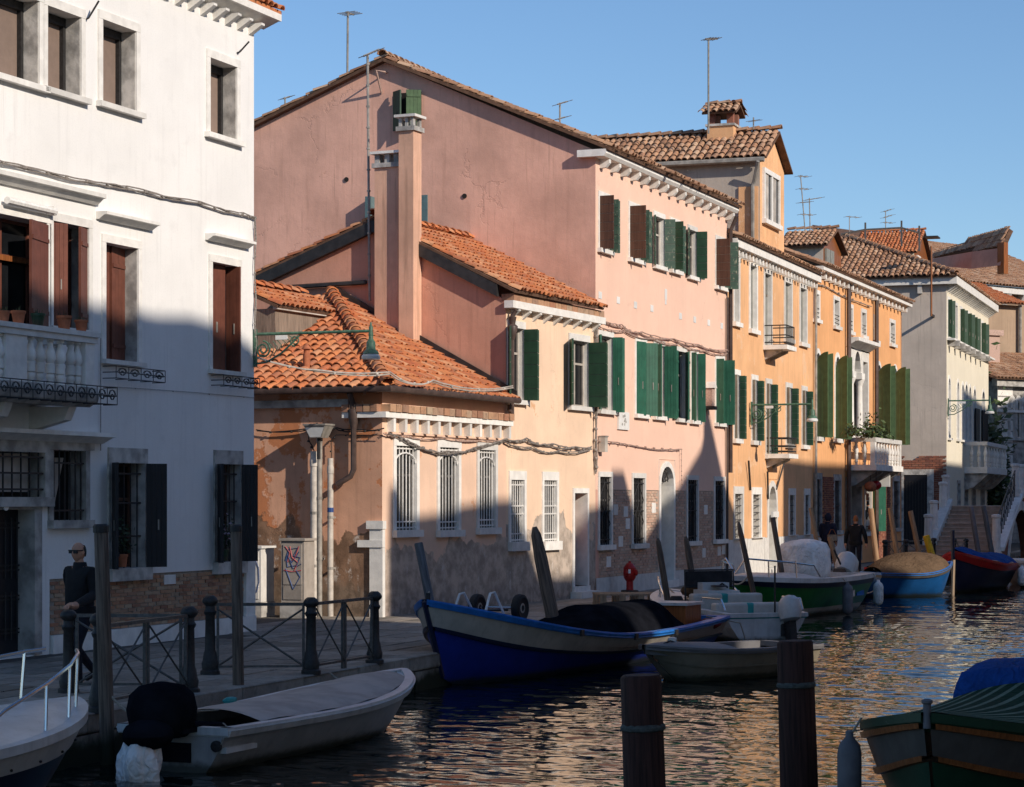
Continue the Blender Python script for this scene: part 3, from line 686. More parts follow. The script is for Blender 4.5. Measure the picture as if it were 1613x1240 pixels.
# fittings
pth = [Wf.w(*q) for q in [(Wf.x(p_), -.05, Wf.z(p_, y_)) for p_, y_ in ((-40, 246), (0, 257), (60, 270), (110, 283), (165, 291), (215, 300), (260, 312), (310, 320), (350, 333), (385, 340), (398, 344))]]
cable(pth, .02, 'cable', 0, 'cable', 'thick grey cable bundle running across the white facade', strands=3, seg=5)
pth = [Wf.w(-.02, -.05, Wf.z(398, y_)) if i % 2 else Wf.w(-.07, -.05, Wf.z(397, y_)) for i, y_ in enumerate((344, 380, 420, 470, 510, 545, 562))]
cable(pth, .015, 'cable', 0, 'cable', 'cable hanging down the right corner of the white house', strands=2, seg=5)
cable([Wf.w(Wf.x(170), -.02, Wf.z(170, 609)), Wf.w(Wf.x(290), -.02, Wf.z(290, 618)), Wf.w(Wf.x(400), -.02, Wf.z(400, 627))], .008, 'cable', 0, 'cable', 'thin cable low on the shaded white wall', strands=1, seg=6)
m = MB(); m.tube([(Wf.x(156), -.03, Wf.z(156, 533)), (Wf.x(156), -.03, Wf.z(156, 710))], .008, 4); m.build('cable_drop', M['cable'], wh)
for (a, b_, c, d_) in ((140, -6, 134, 29), (382, 60, 373, 82)):
    q = Wf.f(c, d_); r_ = Wf.f(a, b_, -.25)
    tag(MB().tube([Wf.w(q[0], 0, q[1]-.02), Wf.w(q[0], -.06, q[1]), Wf.w(q[0]+.04, -.22, r_[1])], .016, 5).build('wall_hook', M['iron']), 'iron hook above the top floor window' if c < 200 else 'iron hook under the cornice at the right corner', 'hook')
np_ = thing('house_number', 'small round white number plate beside the blue door', 'number plate', Wf.w(Wf.x(3), -.06, Wf.z(3, 796)), Wf.ang)
MB().lathe([(.075, 0), (.08, .012), (.07, .02)], n=18, M=Matrix.Rotation(math.pi/2, 4, 'X')).build('disc', M['plate'], np_)
def text(body, size, parent, mat, Mx, name='lettering', ext=.003, align='CENTER'):
    c = bpy.data.curves.new(name, 'FONT'); c.body = body; c.size = size; c.extrude = ext; c.align_x = align; c.align_y = 'CENTER'
    o = bpy.data.objects.new(name, c); COL.objects.link(o); bpy.context.view_layer.update()
    me = bpy.data.meshes.new_from_object(o.evaluated_get(bpy.context.evaluated_depsgraph_get())); bpy.data.objects.remove(o); me.materials.append(mat)
    return link(name, me, parent, Mx)
RX = Matrix.Rotation(math.pi/2, 4, 'X')
text('73', .07, np_, M['ink'], Matrix.Translation((0, -.024, 0)) @ RX)
# flowers in the pot behind the right window bars, plants in the left one
for (px, py, lab, fl) in ((352, 845, 'pot of white and pink flowers behind the bars of the window', True), (192, 850, 'dark trailing plant inside the barred window', False)):
    x, z = Wf.f(px, py, .0); t = thing('potted_plant', lab, 'potted plant', Wf.w(x, .0, Wf.z(px, 893 if not fl else 884)), Wf.ang)
    MB().lathe([(.07, 0), (.09, .16), (.1, .16), (.1, .2)], n=10).build('pot', M['greendk' if fl else 'terracotta'], t, True)
    m = MB(); f = MB()
    for k in range(150):
        c = Vector((random.gauss(0, .13), random.gauss(-.02, .05), .22+abs(random.gauss(.2, .18)))); s_ = random.uniform(.02, .045)
        a = Vector((random.gauss(0, 1), random.gauss(0, 1), random.gauss(0, 1))).normalized(); b2 = a.orthogonal().normalized()
        (f if fl and k % 6 == 0 else m).add([c-a*s_, c+b2*s_*.6, c+a*s_, c-b2*s_*.6], [(0, 1, 2, 3)])
    m.build('foliage', M['leafd'], t)
    if fl: f.build('blossom', M['flower'], t)
def hitplane(fr, p0, nrm, px, py):
    r = Vector(((px-CX)/F, 1, (HY-py)/F)); C = Vector((0, 0, CAMZ))
    P0 = fr.w(*p0); N = fr.u*nrm[0]+fr.n*nrm[1]+Vector((0, 0, nrm[2]))
    return fr.inv(C+r*((P0-C).dot(N)/r.dot(N)))
# ---------------------------------------------------------------- low corner house
ch = building('corner_house', 'low one storey corner house with a hipped orange tile roof and barred windows', Lf)
X1, X2 = Lf.x(797), Lf.x(938)
Ze = Lf.z(600, 612); yA, zA = Lf.e(522, 462, X1)
HL = []
for l, r, a, b_ in ((623, 655, 702, 835.6), (691.6, 721, 704.6, 835.6), (754, 779, 708.6, 831.6)):
    o = px_win(ch, Lf, HL, l, r, a, b_, t=.12, dep=.14, sill=.14, lint=.16, pane='glass', frame_mat='ironw', sillw=.03)
    bars(o, Lf.x(l), Lf.x(r), Lf.z(l, b_), Lf.z(l, a), 6, (.03, .1, .97), mat='whitebar', y=.03, r=.013, arch=True)
ZT1 = Ze-.02
mb = MB(); wall_grid(mb, 0, X1-.001, 0, ZT1, HL, .28); mb.poly([(0, .0, ZT1), (X1-.001, 0, ZT1), (X1-.001, 7, ZT1), (0, 7, ZT1)])
mb.build('wall', M['peach'], ch)
m = MB(); m.prism([(0, .001, 0), (0, 7.5, 0), (0, 7.5, ZT1-.001), (0, .001, ZT1-.001)], (.3, 0, 0)); m.build('end_wall', M['endwall'], ch)
# roof
A = (-.32, -.3, Ze); B = (X1-.05, -.3, Ze); AP = (X1-.05, yA, zA); BK = (-.32, 2*yA+.5, Ze)
tile_roof(ch, [A, AP, BK], M['tile'], 150, .235, .33, name='roof_tile')
tile_roof(ch, [A, B, AP], M['tile'], 150, .2, .3, name='roof_tile')
ridge(ch, Vector(A)+Vector((0, 0, .07)), Vector(AP)+Vector((0, 0, .07)), M['tile'], .15, 'hip_tile')
m = MB(); m.tube([(-.36, 7, Ze-.02), (-.36, -.36, Ze-.02), (X1-.1, -.36, Ze-.02)], .068, 8); m.build('gutter', M['gutter'], ch, True)
# dark flashing where the roof meets the next house
p0, p1 = Vector(AP), Vector(B)
MB().prism([p0+Vector((-.06, 0, .02)), p1+Vector((-.06, 0, .02)), p1+Vector((-.06, 0, .2)), p0+Vector((-.06, 0, .22))], (.05, 0, 0)).build('flashing', M['flash'], ch)
yq, zq = Lf.e(470, 440, X1); y2, z2 = Lf.e(580, 446, X1)
MB().tube([(X1-.1, y2, zA+.2), (X1-.1, yq+.1, zA+.17), (X1-.12, yA+1.7, zA-.45)], .055, 6).build('flashing', M['flash'], ch, True)
# dormer: boarded cheek under a small tiled roof
kx = (zA-Ze)/(X1+.27)
q1 = hitplane(Lf, (-.32, 0, Ze), (-kx, 0, 1), 428, 556); q2 = hitplane(Lf, (-.32, 0, Ze), (-kx, 0, 1), 522, 500)
yc = (q1[1]+q2[1])/2; zt = q2[2]
dm = MB().prism([(q1[0], yc, q1[2]-.03), (q2[0], yc, zt), (q1[0]-.05, yc, zt+.03)], (0, 1.8, 0)).build('dormer', M['board'], ch)
MB().box(q1[0]-.1, q2[0]+.05, yc-.09, yc+.02, zt+.01, zt+.09).build('fascia', M['pipe'], dm)
tile_roof(ch, [(q1[0]-.15, yc-.12, zt+.1), (q2[0]+.25, yc-.12, zt+.1), (q2[0]+.9, yc+.95, zt+.55), (q1[0]-.15, yc+.95, zt+.55)], M['tile'], 0, .2, .3, name='dormer_tile')
ridge(ch, (q1[0]-.15, yc+.95, zt+.62), (q2[0]+.7, yc+.95, zt+.62), M['tile'], .13)
# terracotta vent on the left slope
q = hitplane(Lf, (-.32, 0, Ze), (-kx, 0, 1), 483, 582); m = MB().lathe([(.075, -.1), (.075, .32), (.06, .33), (.06, .4), (.11, .41), (.02, .52)], q, 12); m.build('vent_pot', M['terracotta'], ch, True)
# cornice: brick course, stone band, dentils
yE = Lf.e(545, 645)[0]; zb1, zb0 = Lf.z(603, 637), Lf.z(603, 649); zs0 = Lf.z(603, 658)
n = 22; me = MB().box(.012, (X1+.05)/n-.012, -.2, .05, zb0+.004, zb1)
me = me.mesh('brick', M['brick'])
for i in range(n): link('brick', me, ch, Matrix.Translation(((X1+.05)*i/n-.05, random.uniform(-.012, .012), random.uniform(-.008, .008))))
me = MB().box(-.2, .05, .01, yE/5-.012, zb0+.004, zb1).mesh('brick', M['brick'])
for i in range(5): link('brick', me, ch, Matrix.Translation((random.uniform(-.012, .012), yE*i/5, 0)))
MB().box(-.17, X1+.02, -.17, -.003, zs0, zb0).box(-.17, -.003, -.001, yE, zs0, zb0).build('cornice', M['stone'], ch)
zd = Lf.z(603, 680)
brackets(ch, lin(.25, X1-.1, 12), zd, zs0-.002, M['stone'], -.15, .05, 'dentil', False)
MB().box(.1, X1, -.05, -.003, zd-.04, zd-.005).build('dentil_band', M['peach'], ch)
ye1, zl1 = Lf.e(553, 629); ye0, zl0 = Lf.e(553, 641)
MB().box(-.12, -.002, ye1, 7, zl0, zl1).build('stone_ledge', M['stone_old'], ch)
# corner pier in stone
yp, zp = Lf.e(580, 822); MB().box(-.06, .05, -.04, yp-.06, 0, zp).box(-.09, .06, -.06, yp, zp-.14, zp+.02).box(-.085, .03, -.05, yp+.2, zp-.5, zp-.36).build('corner_pier', M['stone'], ch)
# downpipe on the end wall with hopper
yd, _ = Lf.e(562, 700); zt_, zb_ = Lf.e(562, 615)[1], Lf.e(562, 752)[1]
m = MB(); m.tube([(-.3, yd, Ze-.08), (-.16, yd, Ze-.3), (-.13, yd, zt_-.5), (-.13, yd, zb_+.15), (-.16, yd+.05, zb_+.02), (-.22, yd+.32, zb_-.14)], .06, 8)
m.lathe([(.06, 0), (.11, .22), (.11, .38), (.06, .4)], (-.13, yd, Lf.e(562, 676)[1]), 10); m.build('downpipe', M['gutter'], ch, True)
# grassy tuft where the pipe ends
# white mast pipes and the floodlight
for px, y0, rr, mt, lab in ((495.5, 711, .085, 'pipe', 'thick pale conduit pipe, leftmost of the three against the end wall'), (503.5, 713, .055, 'gutterg', 'grey lamp post pipe, middle of the three against the end wall'), (520.5, 722, .06, 'pipe', 'thin pale conduit with blue spray marks, right of the three pipes')):
    y, z = Lf.e(px, y0, -.2); t = thing('conduit_pipe', lab, 'pipe', Lf.w(-.2, y, 0), Lf.ang, 'pipes standing against the end wall')
    zz = z+(.5 if px == 503.5 else 0)
    MB().tube([(0, 0, 0), (0, 0, zz)], rr, 10).lathe([(rr*1.15, 0), (rr*1.15, .12), (rr, .16)], (0, 0, zz-.3), 10).build('pipe', M[mt], t, True)
    for q in (.3, .62): MB().lathe([(rr*1.12, 0), (rr*1.12, .05)], (0, 0, zz*q), 10).box(0, .18, -.02, .02, zz*q, zz*q+.04).build('clamp', M['gutterg'], t)
    if px > 515: MB().lathe([(rr*1.06, 0), (rr*1.06, .09)], (0, 0, zz*.66), 10).build('spray_mark', M['inkb'], t)
y, z = Lf.e(503, 690, -.3); t = thing('floodlight', 'grey trapezoid floodlight on top of the middle pipe at the end wall', 'floodlight', Lf.w(-.3, y, z), Lf.ang)
m = MB(); a = [(-.16, .13, 0), (-.16, -.13, 0), (.12, -.13, 0), (.12, .13, 0)]; b_ = [(-.2, .24, .24), (-.2, -.24, .24), (.16, -.24, .24), (.16, .24, .24)]
m.add(a+b_, [(3, 2, 1, 0), (4, 5, 6, 7), (0, 1, 5, 4), (1, 2, 6, 5), (2, 3, 7, 6), (3, 0, 4, 7)]); m.build('housing', M['gutterg'], t)
MB().box(-.215, .175, -.255, .255, .24, .275).build('lid', M['gutterg'], t); MB().tube([(-.02, 0, -.42), (-.02, 0, 0)], .035, 8).build('arm', M['iron'], t)
MB().add([(-.165, -.12, .015), (-.165, .12, .015), (-.197, .21, .2), (-.197, -.21, .2)], [(0, 1, 2, 3)]).build('lens', M['frost'], t)
# street cabinets
def cabinet(px0, px1, py0, py1, xo, dep, mt, lab, graf):
    y1, z1 = Lf.e(px0, py0, xo); y0, _ = Lf.e(px1, py0, xo); t = thing('street_cabinet', lab, 'cabinet', Lf.w(xo, y0, 0), Lf.ang); W = y1-y0
    MB().box(0, dep, 0, W, .3, z1-.05).build('body', M[mt], t); MB().box(-.02, dep, -.02, W+.02, 0, .295).build('base', M['stone_old'], t)
    MB().box(-.035, dep+.03, -.035, W+.035, z1-.048, z1).build('lid', M[mt], t)
    MB().box(-.015, -.001, .05, W-.05, z1*.42, z1-.12).build('door', M[mt], t)
    MB().box(-.015, -.001, .05, W-.05, .36, z1*.42-.02).build('door', M[mt], t)
    if graf:
        for mtt, path in graf:
            MB().tube([(-.02, W*(1-u), z1*v) for u, v in path], .009, 4).build('graffiti', M[mtt], t)
            t.children[-1].matrix_local = Matrix.Translation((-.018*.35, 0, 0)) @ Matrix.Diagonal((.35, 1, 1, 1)) if False else Matrix.Identity(4)
G = [('inkb', [(.2, .72), (.35, .86), (.75, .88), (.55, .78), (.85, .76), (.7, .66), (.3, .64), (.25, .78), (.5, .7), (.8, .83)]), ('inkb', [(.22, .62), (.55, .36), (.85, .52), (.68, .6)]), ('inkb', [(.3, .8), (.55, .62), (.9, .68)]),
     ('inkr', [(.2, .9), (.4, .82), (.3, .7), (.6, .74), (.8, .9)]), ('inkr', [(.15, .6), (.5, .58), (.9, .6)]), ('inkr', [(.4, .9), (.5, .76), (.75, .7), (.6, .6)])]
cabinet(443, 479, 848, 963, -.85, .4, 'cabinet', 'grey street cabinet covered in blue and red graffiti', G)
cabinet(380, 411, 860, 965, -.9, .5, 'cabinetw', 'white cabinet half hidden behind the corner of the white house', [('inkb', [(.75, .8), (.9, .7), (.93, .5), (.8, .35)])])
# ---------------------------------------------------------------- peach two storey house
yh = building('peach_house', 'peach two storey house with dark green shutters beside the corner house', Lf)
zE = Lf.z(797, 474); yR, zR = Lf.e(592, 352, X1)
HY_ = []
for l, r, a, b_, k in ((804, 824.7, 756, 854, 0), (856, 876, 756.7, 853, 0)):
    o = px_win(yh, Lf, HY_, l, r, a, b_, t=.11, dep=.14, sill=.2, lint=.2, frame_mat='ironw', sillw=.02)
    bars(o, Lf.x(l), Lf.x(r), Lf.z(l, b_), Lf.z(l, a), 6, (.03, .13, .45, .58, .92), mat='whitebar', y=.02, r=.013)
o = window(yh, HY_, Lf.x(904), Lf.x(924), .28, Lf.z(904, 777), t=.1, dep=.42, sill=0, lint=.12, pane=None, cross=False)
x0, x1, z1 = Lf.x(904), Lf.x(924), Lf.z(904, 777)
MB().box(x0, x1, .3, .36, .28, z1).box(x0+.12, x1-.12, .28, .3, .45, 1.1).box(x0+.12, x1-.12, .28, .3, 1.25, z1-.15).build('door', M['varnish'], o, label='varnished wooden door with a leaded light')
MB().box(x0-.2, x1+.2, -.28, .3, 0, .16).box(x0-.1, x1+.1, -.06, .3, .161, .28).build('doorstep', M['stone'], o)
for l, r, a, b_ in ((800.5, 824, 515, 629), (897, 926, 535, 639)):
    o = px_win(yh, Lf, HY_, l, r, a, b_, t=.08, dep=.16, sill=.1, lint=.16, frame_mat='curtain', sillw=.05)
    x0, x1, z0, z1 = Lf.x(l), Lf.x(r), Lf.z(l, b_), Lf.z(l, a); w4 = (x1-x0)*.27; h = z1-z0
    shutter(o, x0-.02, -.03, z0, w4*1.6, h, 150, M['greend'], 'l', 6)
    shutter(o, x1, -.03, z0, w4*1.5, h, 92, M['greend'], 'r', 6); shutter(o, x1+.02, -.03-w4*.2, z0, w4*1.5, h, 146, M['greend'], 'r', 6)
mb = MB(); wall_grid(mb, X1, X2-.004, 0, zE, HY_, .44); mb.build('wall', M['yellow'], yh)
ye2, ze2 = Lf.e(400, 443, X1)
m = MB(); m.prism([(X1, .001, zA-2.6), (X1, 9, zA-2.6), (X1, 9, ze2-1.6), (X1, ye2, ze2), (X1, yR, zR), (X1, .001, zE)], (.2, 0, 0)); m.build('end_wall', M['rose'], yh)
slp = (zR-zE)/yR
zev = Lf.z(797, 458); EV = (X1-.14, -.3, zev); E2 = (X2-.16, -.3, zev); R1 = (X1-.14, yR, zR+.12); R2 = (X2-.16, yR, zR+.12)
tile_roof(yh, [EV, E2, R2, R1], M['tile'], 200, .2, .3)
sl2 = (zR-ze2)/(ye2-yR)
tile_roof(yh, [R1, R2, (X2-.03, ye2+1.5, zR+.12-sl2*(ye2+1.5-yR)), (X1-.14, ye2+1.5, zR+.12-sl2*(ye2+1.5-yR))], M['tile'], 0, .2, .34)
ridge(yh, Vector(R1)+Vector((0, 0, .06)), Vector(R2)+Vector((0, 0, .06)), M['tile'], .14)
def verge(a, b_, h=.26): MB().prism([Vector(a), Vector(b_), Vector(b_)-Vector((0, 0, h)), Vector(a)-Vector((0, 0, h))], (.13, 0, 0)).build('verge_board', M['flash'], yh)
verge((X1-.16, .15, EV[2]+.45*(zR-zev)/(yR+.3)-.08), (X1-.16, yR-.001, zR+.05)); verge((X1-.16, yR+.001, zR+.05), (X1-.16, ye2+1, zR+.05-sl2*(ye2+1-yR)))
zc1, zc0 = Lf.z(797, 463), Lf.z(797, 474); zst = Lf.z(797, 481)
n = 16; me = MB().box(.008, (X2-X1+.1)/n-.008, -.2, .1, zc0+.003, zc1).mesh('brick', M['brick'])
for i in range(n): link('brick', me, yh, Matrix.Translation((X1-.02+(X2-X1+.1)*i/n, 0, 0)))
MB().box(X1-.1, X2+.12, -.22, -.003, zc0-.16, zc0).build('cornice', M['stone'], yh)
brackets(yh, lin(X1+.3, X2-.2, 9), zc0-.36, zc0-.162, M['stone'], -.2, .055)
MB().prism([(X1-.03, R1[1]*0-.2, zE+.3), (X1-.03, yR, zR+.36), (X1-.03, yR, zR+.3), (X1-.03, -.2, zE+.24)], (.02, 0, 0))
m = MB(); xd = X1+.06; m.tube([(xd, -.22, zc0-.2), (xd, -.12, zc0-.34), (xd, -.12, zc0-.5), (xd, -.12, Lf.z(800, 652))], .05, 8); m.lathe([(.05, 0), (.07, .06), (.12, .28), (.11, .3), (.06, .34), (.09, .5)], (xd, -.13, zc0-.85), 10); m.tube([(xd-.14, -.12, Ze-.1), (xd-.14, -.12, Lf.z(797, 647)), (xd, -.12, Lf.z(800, 652))], .05, 8)
m.build('downpipe', M['gutter'], yh, True)
# chimneys
def stack(px0, px1, pyt, xf, dx, mt, cap, lab, ztop2=None):
    ya, zt_ = Lf.e(px0, pyt, xf); yb_, _ = Lf.e(px1, pyt, xf)
    c = MB().prism([(xf, yb_, zA-3), (xf, ya, zA-3), (xf, ya, zt_), (xf, yb_, zt_)], (dx, 0, 0)).build('chimney', M[mt], yh, label=lab); d = ya-yb_
    MB().box(xf-.05, xf+dx+.05, yb_-.05, ya+.05, zt_, zt_+.1).build('ring', M['stone_old'], c)
    for u in (0, .38, .8): MB().box(xf, xf+.1, yb_+d*u, yb_+d*min(1, u+.2), zt_+.1, zt_+.3).box(xf+dx-.1, xf+dx, yb_+d*u, yb_+d*min(1, u+.2), zt_+.1, zt_+.3).build('cap_post', M['stone_old'], c)
    MB().box(xf-.08, xf+dx+.08, yb_-.08, ya+.08, zt_+.302, zt_+.36).build('cap_slab', M['stone'], c)
stack(628, 651, 207, X1-.42, .40, 'chim', 1, 'tall slim plastered chimney with a stone cap'); stack(590, 627.5, 265, X1-.28, .26, 'chim', 1, 'short wide chimney left of the tall one')
# ---------------------------------------------------------------- pink house
ph = building('pink_house', 'big pink house with a mauve gable wall and green shutters', Pf)
X3 = Pf.x(1146); zc = Pf.z(940, 249)+.01; zce = Pf.z(938, 237); yk, zk = Pf.e(608, 98)
HP = []
# ground floor
for l, r, a, b_ in ((943.6, 961.8, 751, 859), (996.5, 1014.5, 753, 857), (1082.5, 1098, 756, 853), (1125.5, 1140, 757.7, 850)):
    o = px_win(ph, Pf, HP, l, r, a, b_, t=.1, dep=.12, sill=.12, lint=.13, frame_mat='ironw', sillw=.03)
    bars(o, Pf.x(l), Pf.x(r), Pf.z(l, b_), Pf.z(l, a), 5, (.08, .5, .92), y=.02, r=.016, deco=True)
xa, xb = Pf.x(1040), Pf.x(1060); zsp = Pf.z(1040, 765); zap = Pf.z(1050, 735)
HP.append((xa-.14, xb+.14, 0, zap+.2)); NA = 9; xm = (xa+xb)/2; rr = (xb-xa)/2
def arch_pts(x0, x1, zs, za, n=9):
    c, r = (x0+x1)/2, (x1-x0)/2
    return [(c-r*math.cos(math.pi*i/n), zs+(za-zs)*math.sin(math.pi*i/n)**.9) for i in range(n+1)]
def arch_window(b, holes, x0, x1, z0, zs, za, t=.12, dep=.28, stone='stone', wallm=None, pane='glass', name='window', label=None, sill=.1):
    """opening with a round head: the block above the arch is wall, the archivolt a stone band"""
    zt = za+t+.04
    if (x0-t, x1+t, z0-sill, zt) not in holes: holes.append((x0-t, x1+t, z0-sill, zt))
    m = MB(); e = .002; inn = arch_pts(x0, x1, zs, za); outp = arch_pts(x0-t, x1+t, zs, za+t)
    m.box(x0-t+e, x0, -.03, dep-e, z0, zs); m.box(x1, x1+t-e, -.03, dep-e, z0, zs)
    for i in range(len(inn)-1):
        q = [inn[i], inn[i+1], outp[i+1], outp[i]]
        m.prism([(p_[0], -.03, p_[1]) for p_ in q][::-1], (0, dep+.02, 0))
    o = m.build(name, M[stone], b, label=label)
    sp = MB(); tl = [(x0-t, zt)]+outp; 
    for i in range(len(outp)-1):
        a, c = outp[i], outp[i+1]; sp.poly([(a[0], -.001, a[1]), (c[0], -.001, c[1]), (c[0], -.001, zt), (a[0], -.001, zt)])
    sp.build('spandrel', wallm, o)
    if sill: MB().box(x0-t-.05, x1+t+.05, -.12, -.002, z0-sill, z0).box(x0-t+e, x1+t-e, -.002, dep, z0-sill+e, z0-e).build('sill', M[stone], o)
    if pane:
        pp = [(x0, z0), (x1, z0)]+[(p_[0], p_[1]) for p_ in inn[::-1]]
        MB().prism([(p_[0], dep-.03, p_[1]) for p_ in pp], (0, .02, 0)).build('pane', M[pane], o)
    return o
HP.pop()
o = arch_window(ph, HP, xa, xb, .2, zsp, zap, t=.14, dep=.5, wallm=M['pink'], pane=None, name='arched_doorway', label='arched stone doorway with an iron fanlight', sill=.2)
MB().box(xa, xb, .4, .46, .2, zsp-.02).build('door', M['greysh'], o); MB().box(xa, xb, .36, .4, zsp-.02, zsp+.08).build('transom', M['stone_old'], o)
MB().box(xa, xb, .44, .46, zsp+.08, zap).build('pane', M['dark'], o)
m = MB()
for i in range(7): a = math.pi*(i+.5)/7; m.tube([(xm, .1, zsp+.1), (xm-rr*math.cos(a)*.95, .1, zsp+.1+(zap-zsp-.12)*math.sin(a))], .014, 4)
for q in (.4, .75): m.tube([(xm-rr*q*math.cos(math.pi*i/10), .1, zsp+.1+(zap-zsp-.1)*q*math.sin(math.pi*i/10)) for i in range(11)], .014, 4)
m.build('fanlight_grille', M['iron'], o)
text('TAG', .3, o, M['ink'], Matrix.Translation((xb-.001, .22, 1.75)) @ Matrix.Rotation(-math.pi/2, 4, 'Z') @ RX) if False else None
# first floor
G1 = M['green']
def pinkwin(l, r, a, b_, sh_, mat, boards=0, st=.09):
    o = px_win(ph, Pf, HP, l, r, a, b_, t=st, dep=.15, sill=.1, lint=.13, frame_mat='curtain', sillw=.05)
    x0, x1, z0, z1 = Pf.x(l), Pf.x(r), Pf.z(l, b_), Pf.z(l, a); w2 = (x1-x0)*.5
    for side, ang, k, mt, off in sh_:
        xx = (x0 if side == 'l' else x1)+off; shutter(o, xx, -.03, z0-.03, w2*k, z1-z0+.04, ang, M[mt], side, boards)
    return o
pinkwin(943, 963.5, 528, 645, (('l', 150, .3, 'green', 0), ('r', 100, .5, 'green', 0), ('r', 150, .72, 'green', .06)), G1)
pinkwin(1001, 1016, 538, 652, (('l', 10, 1.25, 'green', 0), ('r', 128, .8, 'green', 0)), G1)
pinkwin(1030, 1045, 543, 655, (('l', 105, .5, 'green', 0), ('r', 96, .8, 'green', 0), ('r', 168, .95, 'green', .05)), G1)
pinkwin(1066, 1079, 553, 659, (('l', 175, 1.15, 'green', 0), ('r', 28, 1.1, 'green', 0)), G1)
pinkwin(1088, 1098, 556, 662, (('l', 110, .5, 'green', 0), ('r', 100, .7, 'green', 0), ('r', 160, .95, 'green', .04)), G1)
pinkwin(1127, 1139, 566, 666, (('l', 98, .6, 'green', 0), ('r', 95, .8, 'green', 0), ('r', 150, .95, 'green', .05)), G1)
# second floor, weathered shutters
pinkwin(943.5, 959, 309, 391, (('l', 92, .95, 'brownsh', 0), ('r', 95, .6, 'greenw', 0), ('r', 150, .8, 'greenw', .05)), G1, 6)
pinkwin(991, 1008, 325, 406, (('l', 92, .95, 'brownsh', 0), ('r', 95, .5, 'greenw', 0), ('r', 160, .95, 'greenw', .05)), G1, 6)
pinkwin(1030, 1045, 340, 417, (('l', 160, .5, 'greenw', 0), ('r', 120, .7, 'greenw', 0)), G1, 6)
pinkwin(1056, 1069, 350, 424, (('l', 95, .9, 'greend', 0), ('r', 170, .9, 'greenw', 0)), G1, 6)
pinkwin(1084, 1096, 361, 434, (('l', 165, .9, 'greenw', 0), ('r', 98, .8, 'greend', 0), ('r', 165, 1.0, 'greenw', .05)), G1, 6)
pinkwin(1127, 1140, 377, 450, (('l', 92, .95, 'brownsh', 0), ('r', 110, .9, 'greenw', .04)), G1, 6)
zbk = Pf.z(1000, 772)
mb = MB(); wall_grid(mb, .0, X3-.004, zbk, zc, HP, .5); mb.build('wall', M['pink'], ph)
zpl = Pf.z(1000, 905)
bricks(ph, .0, X3-.004, zpl, zbk, M['brickp'], 0, y=.025, holes=HP, bw=.26, bh=.068)
mb = MB(); wall_grid(mb, 0, X3-.004, 0, zpl, [(a, b_, c, d) for a, b_, c, d in HP if c < zpl], .5, y=-.02); mb.build('plinth', M['stone'], ph)
for px, py in ((970, 803), (986, 806), (989, 825), (978, 853), (959, 885), (1112, 803), (1133, 868), (1109, 871), (1140, 866), (1030, 800)):
    x, z = Pf.f(px, py); MB().box(x-.16, x+.16, -.002, .03, z-.13, z+.13).build('stone_block', M['stone'], ph)
for px, py in ((945, 465), (973.5, 473), (1000.6, 480.5), (1026.5, 486), (1071.5, 498), (1094, 503.5), (1116, 508.5), (1136.5, 513.5)):
    x, z = Pf.f(px, py); MB().box(x-.12, x+.12, -.012, -.002, z-.085, z+.085).build('stone_patch', M['plate'], ph)
x, z = Pf.f(1048.5, 463); MB().box(x-.1, x+.1, -.012, -.002, z-.15, z+.13).box(x-.07, x+.05, -.011, -.0015, z-.28, z-.15).build('stone_patch', M['plate'], ph)
x0, x1, z1, z0 = Pf.x(971.6), Pf.x(988.5), Pf.z(980, 649), Pf.z(980, 677)
pl = thing('wall_plaque', 'white square plaque with worn carving under the green shutters', 'plaque', Pf.w(x0, -.02, z0), Pf.ang)
MB().box(0, x1-x0, -.03, .015, 0, z1-z0).build('slab', M['plate'], pl)
m = MB(); W_, Hh = x1-x0, z1-z0
for k in range(7): a = random.uniform(.3, .75)*W_; c = random.uniform(.25, .8)*Hh; m.ball((a, -.032, c), .05, .012, .04, 5)
m.build('carving', M['stone_old'], pl)
x, z = Pf.f(1113, 640); sr = thing('wall_shrine', 'small wall shrine box between the green shutters', 'shrine', Pf.w(x, 0, z), Pf.ang)
MB().box(-.12, .12, -.2, 0, 0, .5).build('box', M['cabler'], sr); MB().prism([(-.16, -.26, .5), (.16, -.26, .5), (0, -.26, .68)], (0, .26, 0)).build('roof', M['stone'], sr); MB().box(-.17, .17, -.26, 0, -.1, -.003).build('shelf', M['iron'], sr)
# gable wall, roof, cornice
gy = yk*2.0
m = MB(); m.prism([(0, .001, 0), (0, gy, 0), (0, gy, zk-(zk-zce)*.86), (0, yk, zk), (0, .001, zce)], (.25, 0, 0)); m.build('gable_wall', M['mauve'], ph)
sF = (zk-zce)/yk; sB = sF*.86
tile_roof(ph, [(-.2, -.42, zce+.05), (X3+.1, -.42, zce+.05), (X3+.1, yk, zk+.09), (-.2, yk, zk+.09)], M['tileold'], 160, jit=.03, thick=.09)
tile_roof(ph, [(-.2, yk, zk+.09), (2.2, yk, zk+.09), (2.2, gy+.4, zk+.09-sB*(yk+.4)), (-.2, gy+.4, zk+.09-sB*(yk+.4))], M['tileold'], 0, jit=.03, thick=.09)
MB().prism([(2.2, yk, zk+.06), (2.2, gy+.4, zk+.06-sB*(yk+.4)), (2.2, gy+.4, zk-.0-sB*(yk+.4)-.05), (2.2, yk, zk)], (X3-2.2, 0, 0)).build('roof', M['tileold'], ph)
ridge(ph, (-.22, yk, zk+.14), (X3, yk, zk+.14), M['tileold'], .14)
zc_a, zc_b = Pf.z(940, 238), Pf.z(940, 249)
MB().prism([(-.2, -.002, zc_b), (-.2, -.27, zc_b), (-.2, -.33, zc_b+.07), (-.2, -.33, zc_a), (-.2, -.002, zc_a)], (X3+.25, 0, 0)).build('cornice', M['stone'], ph)
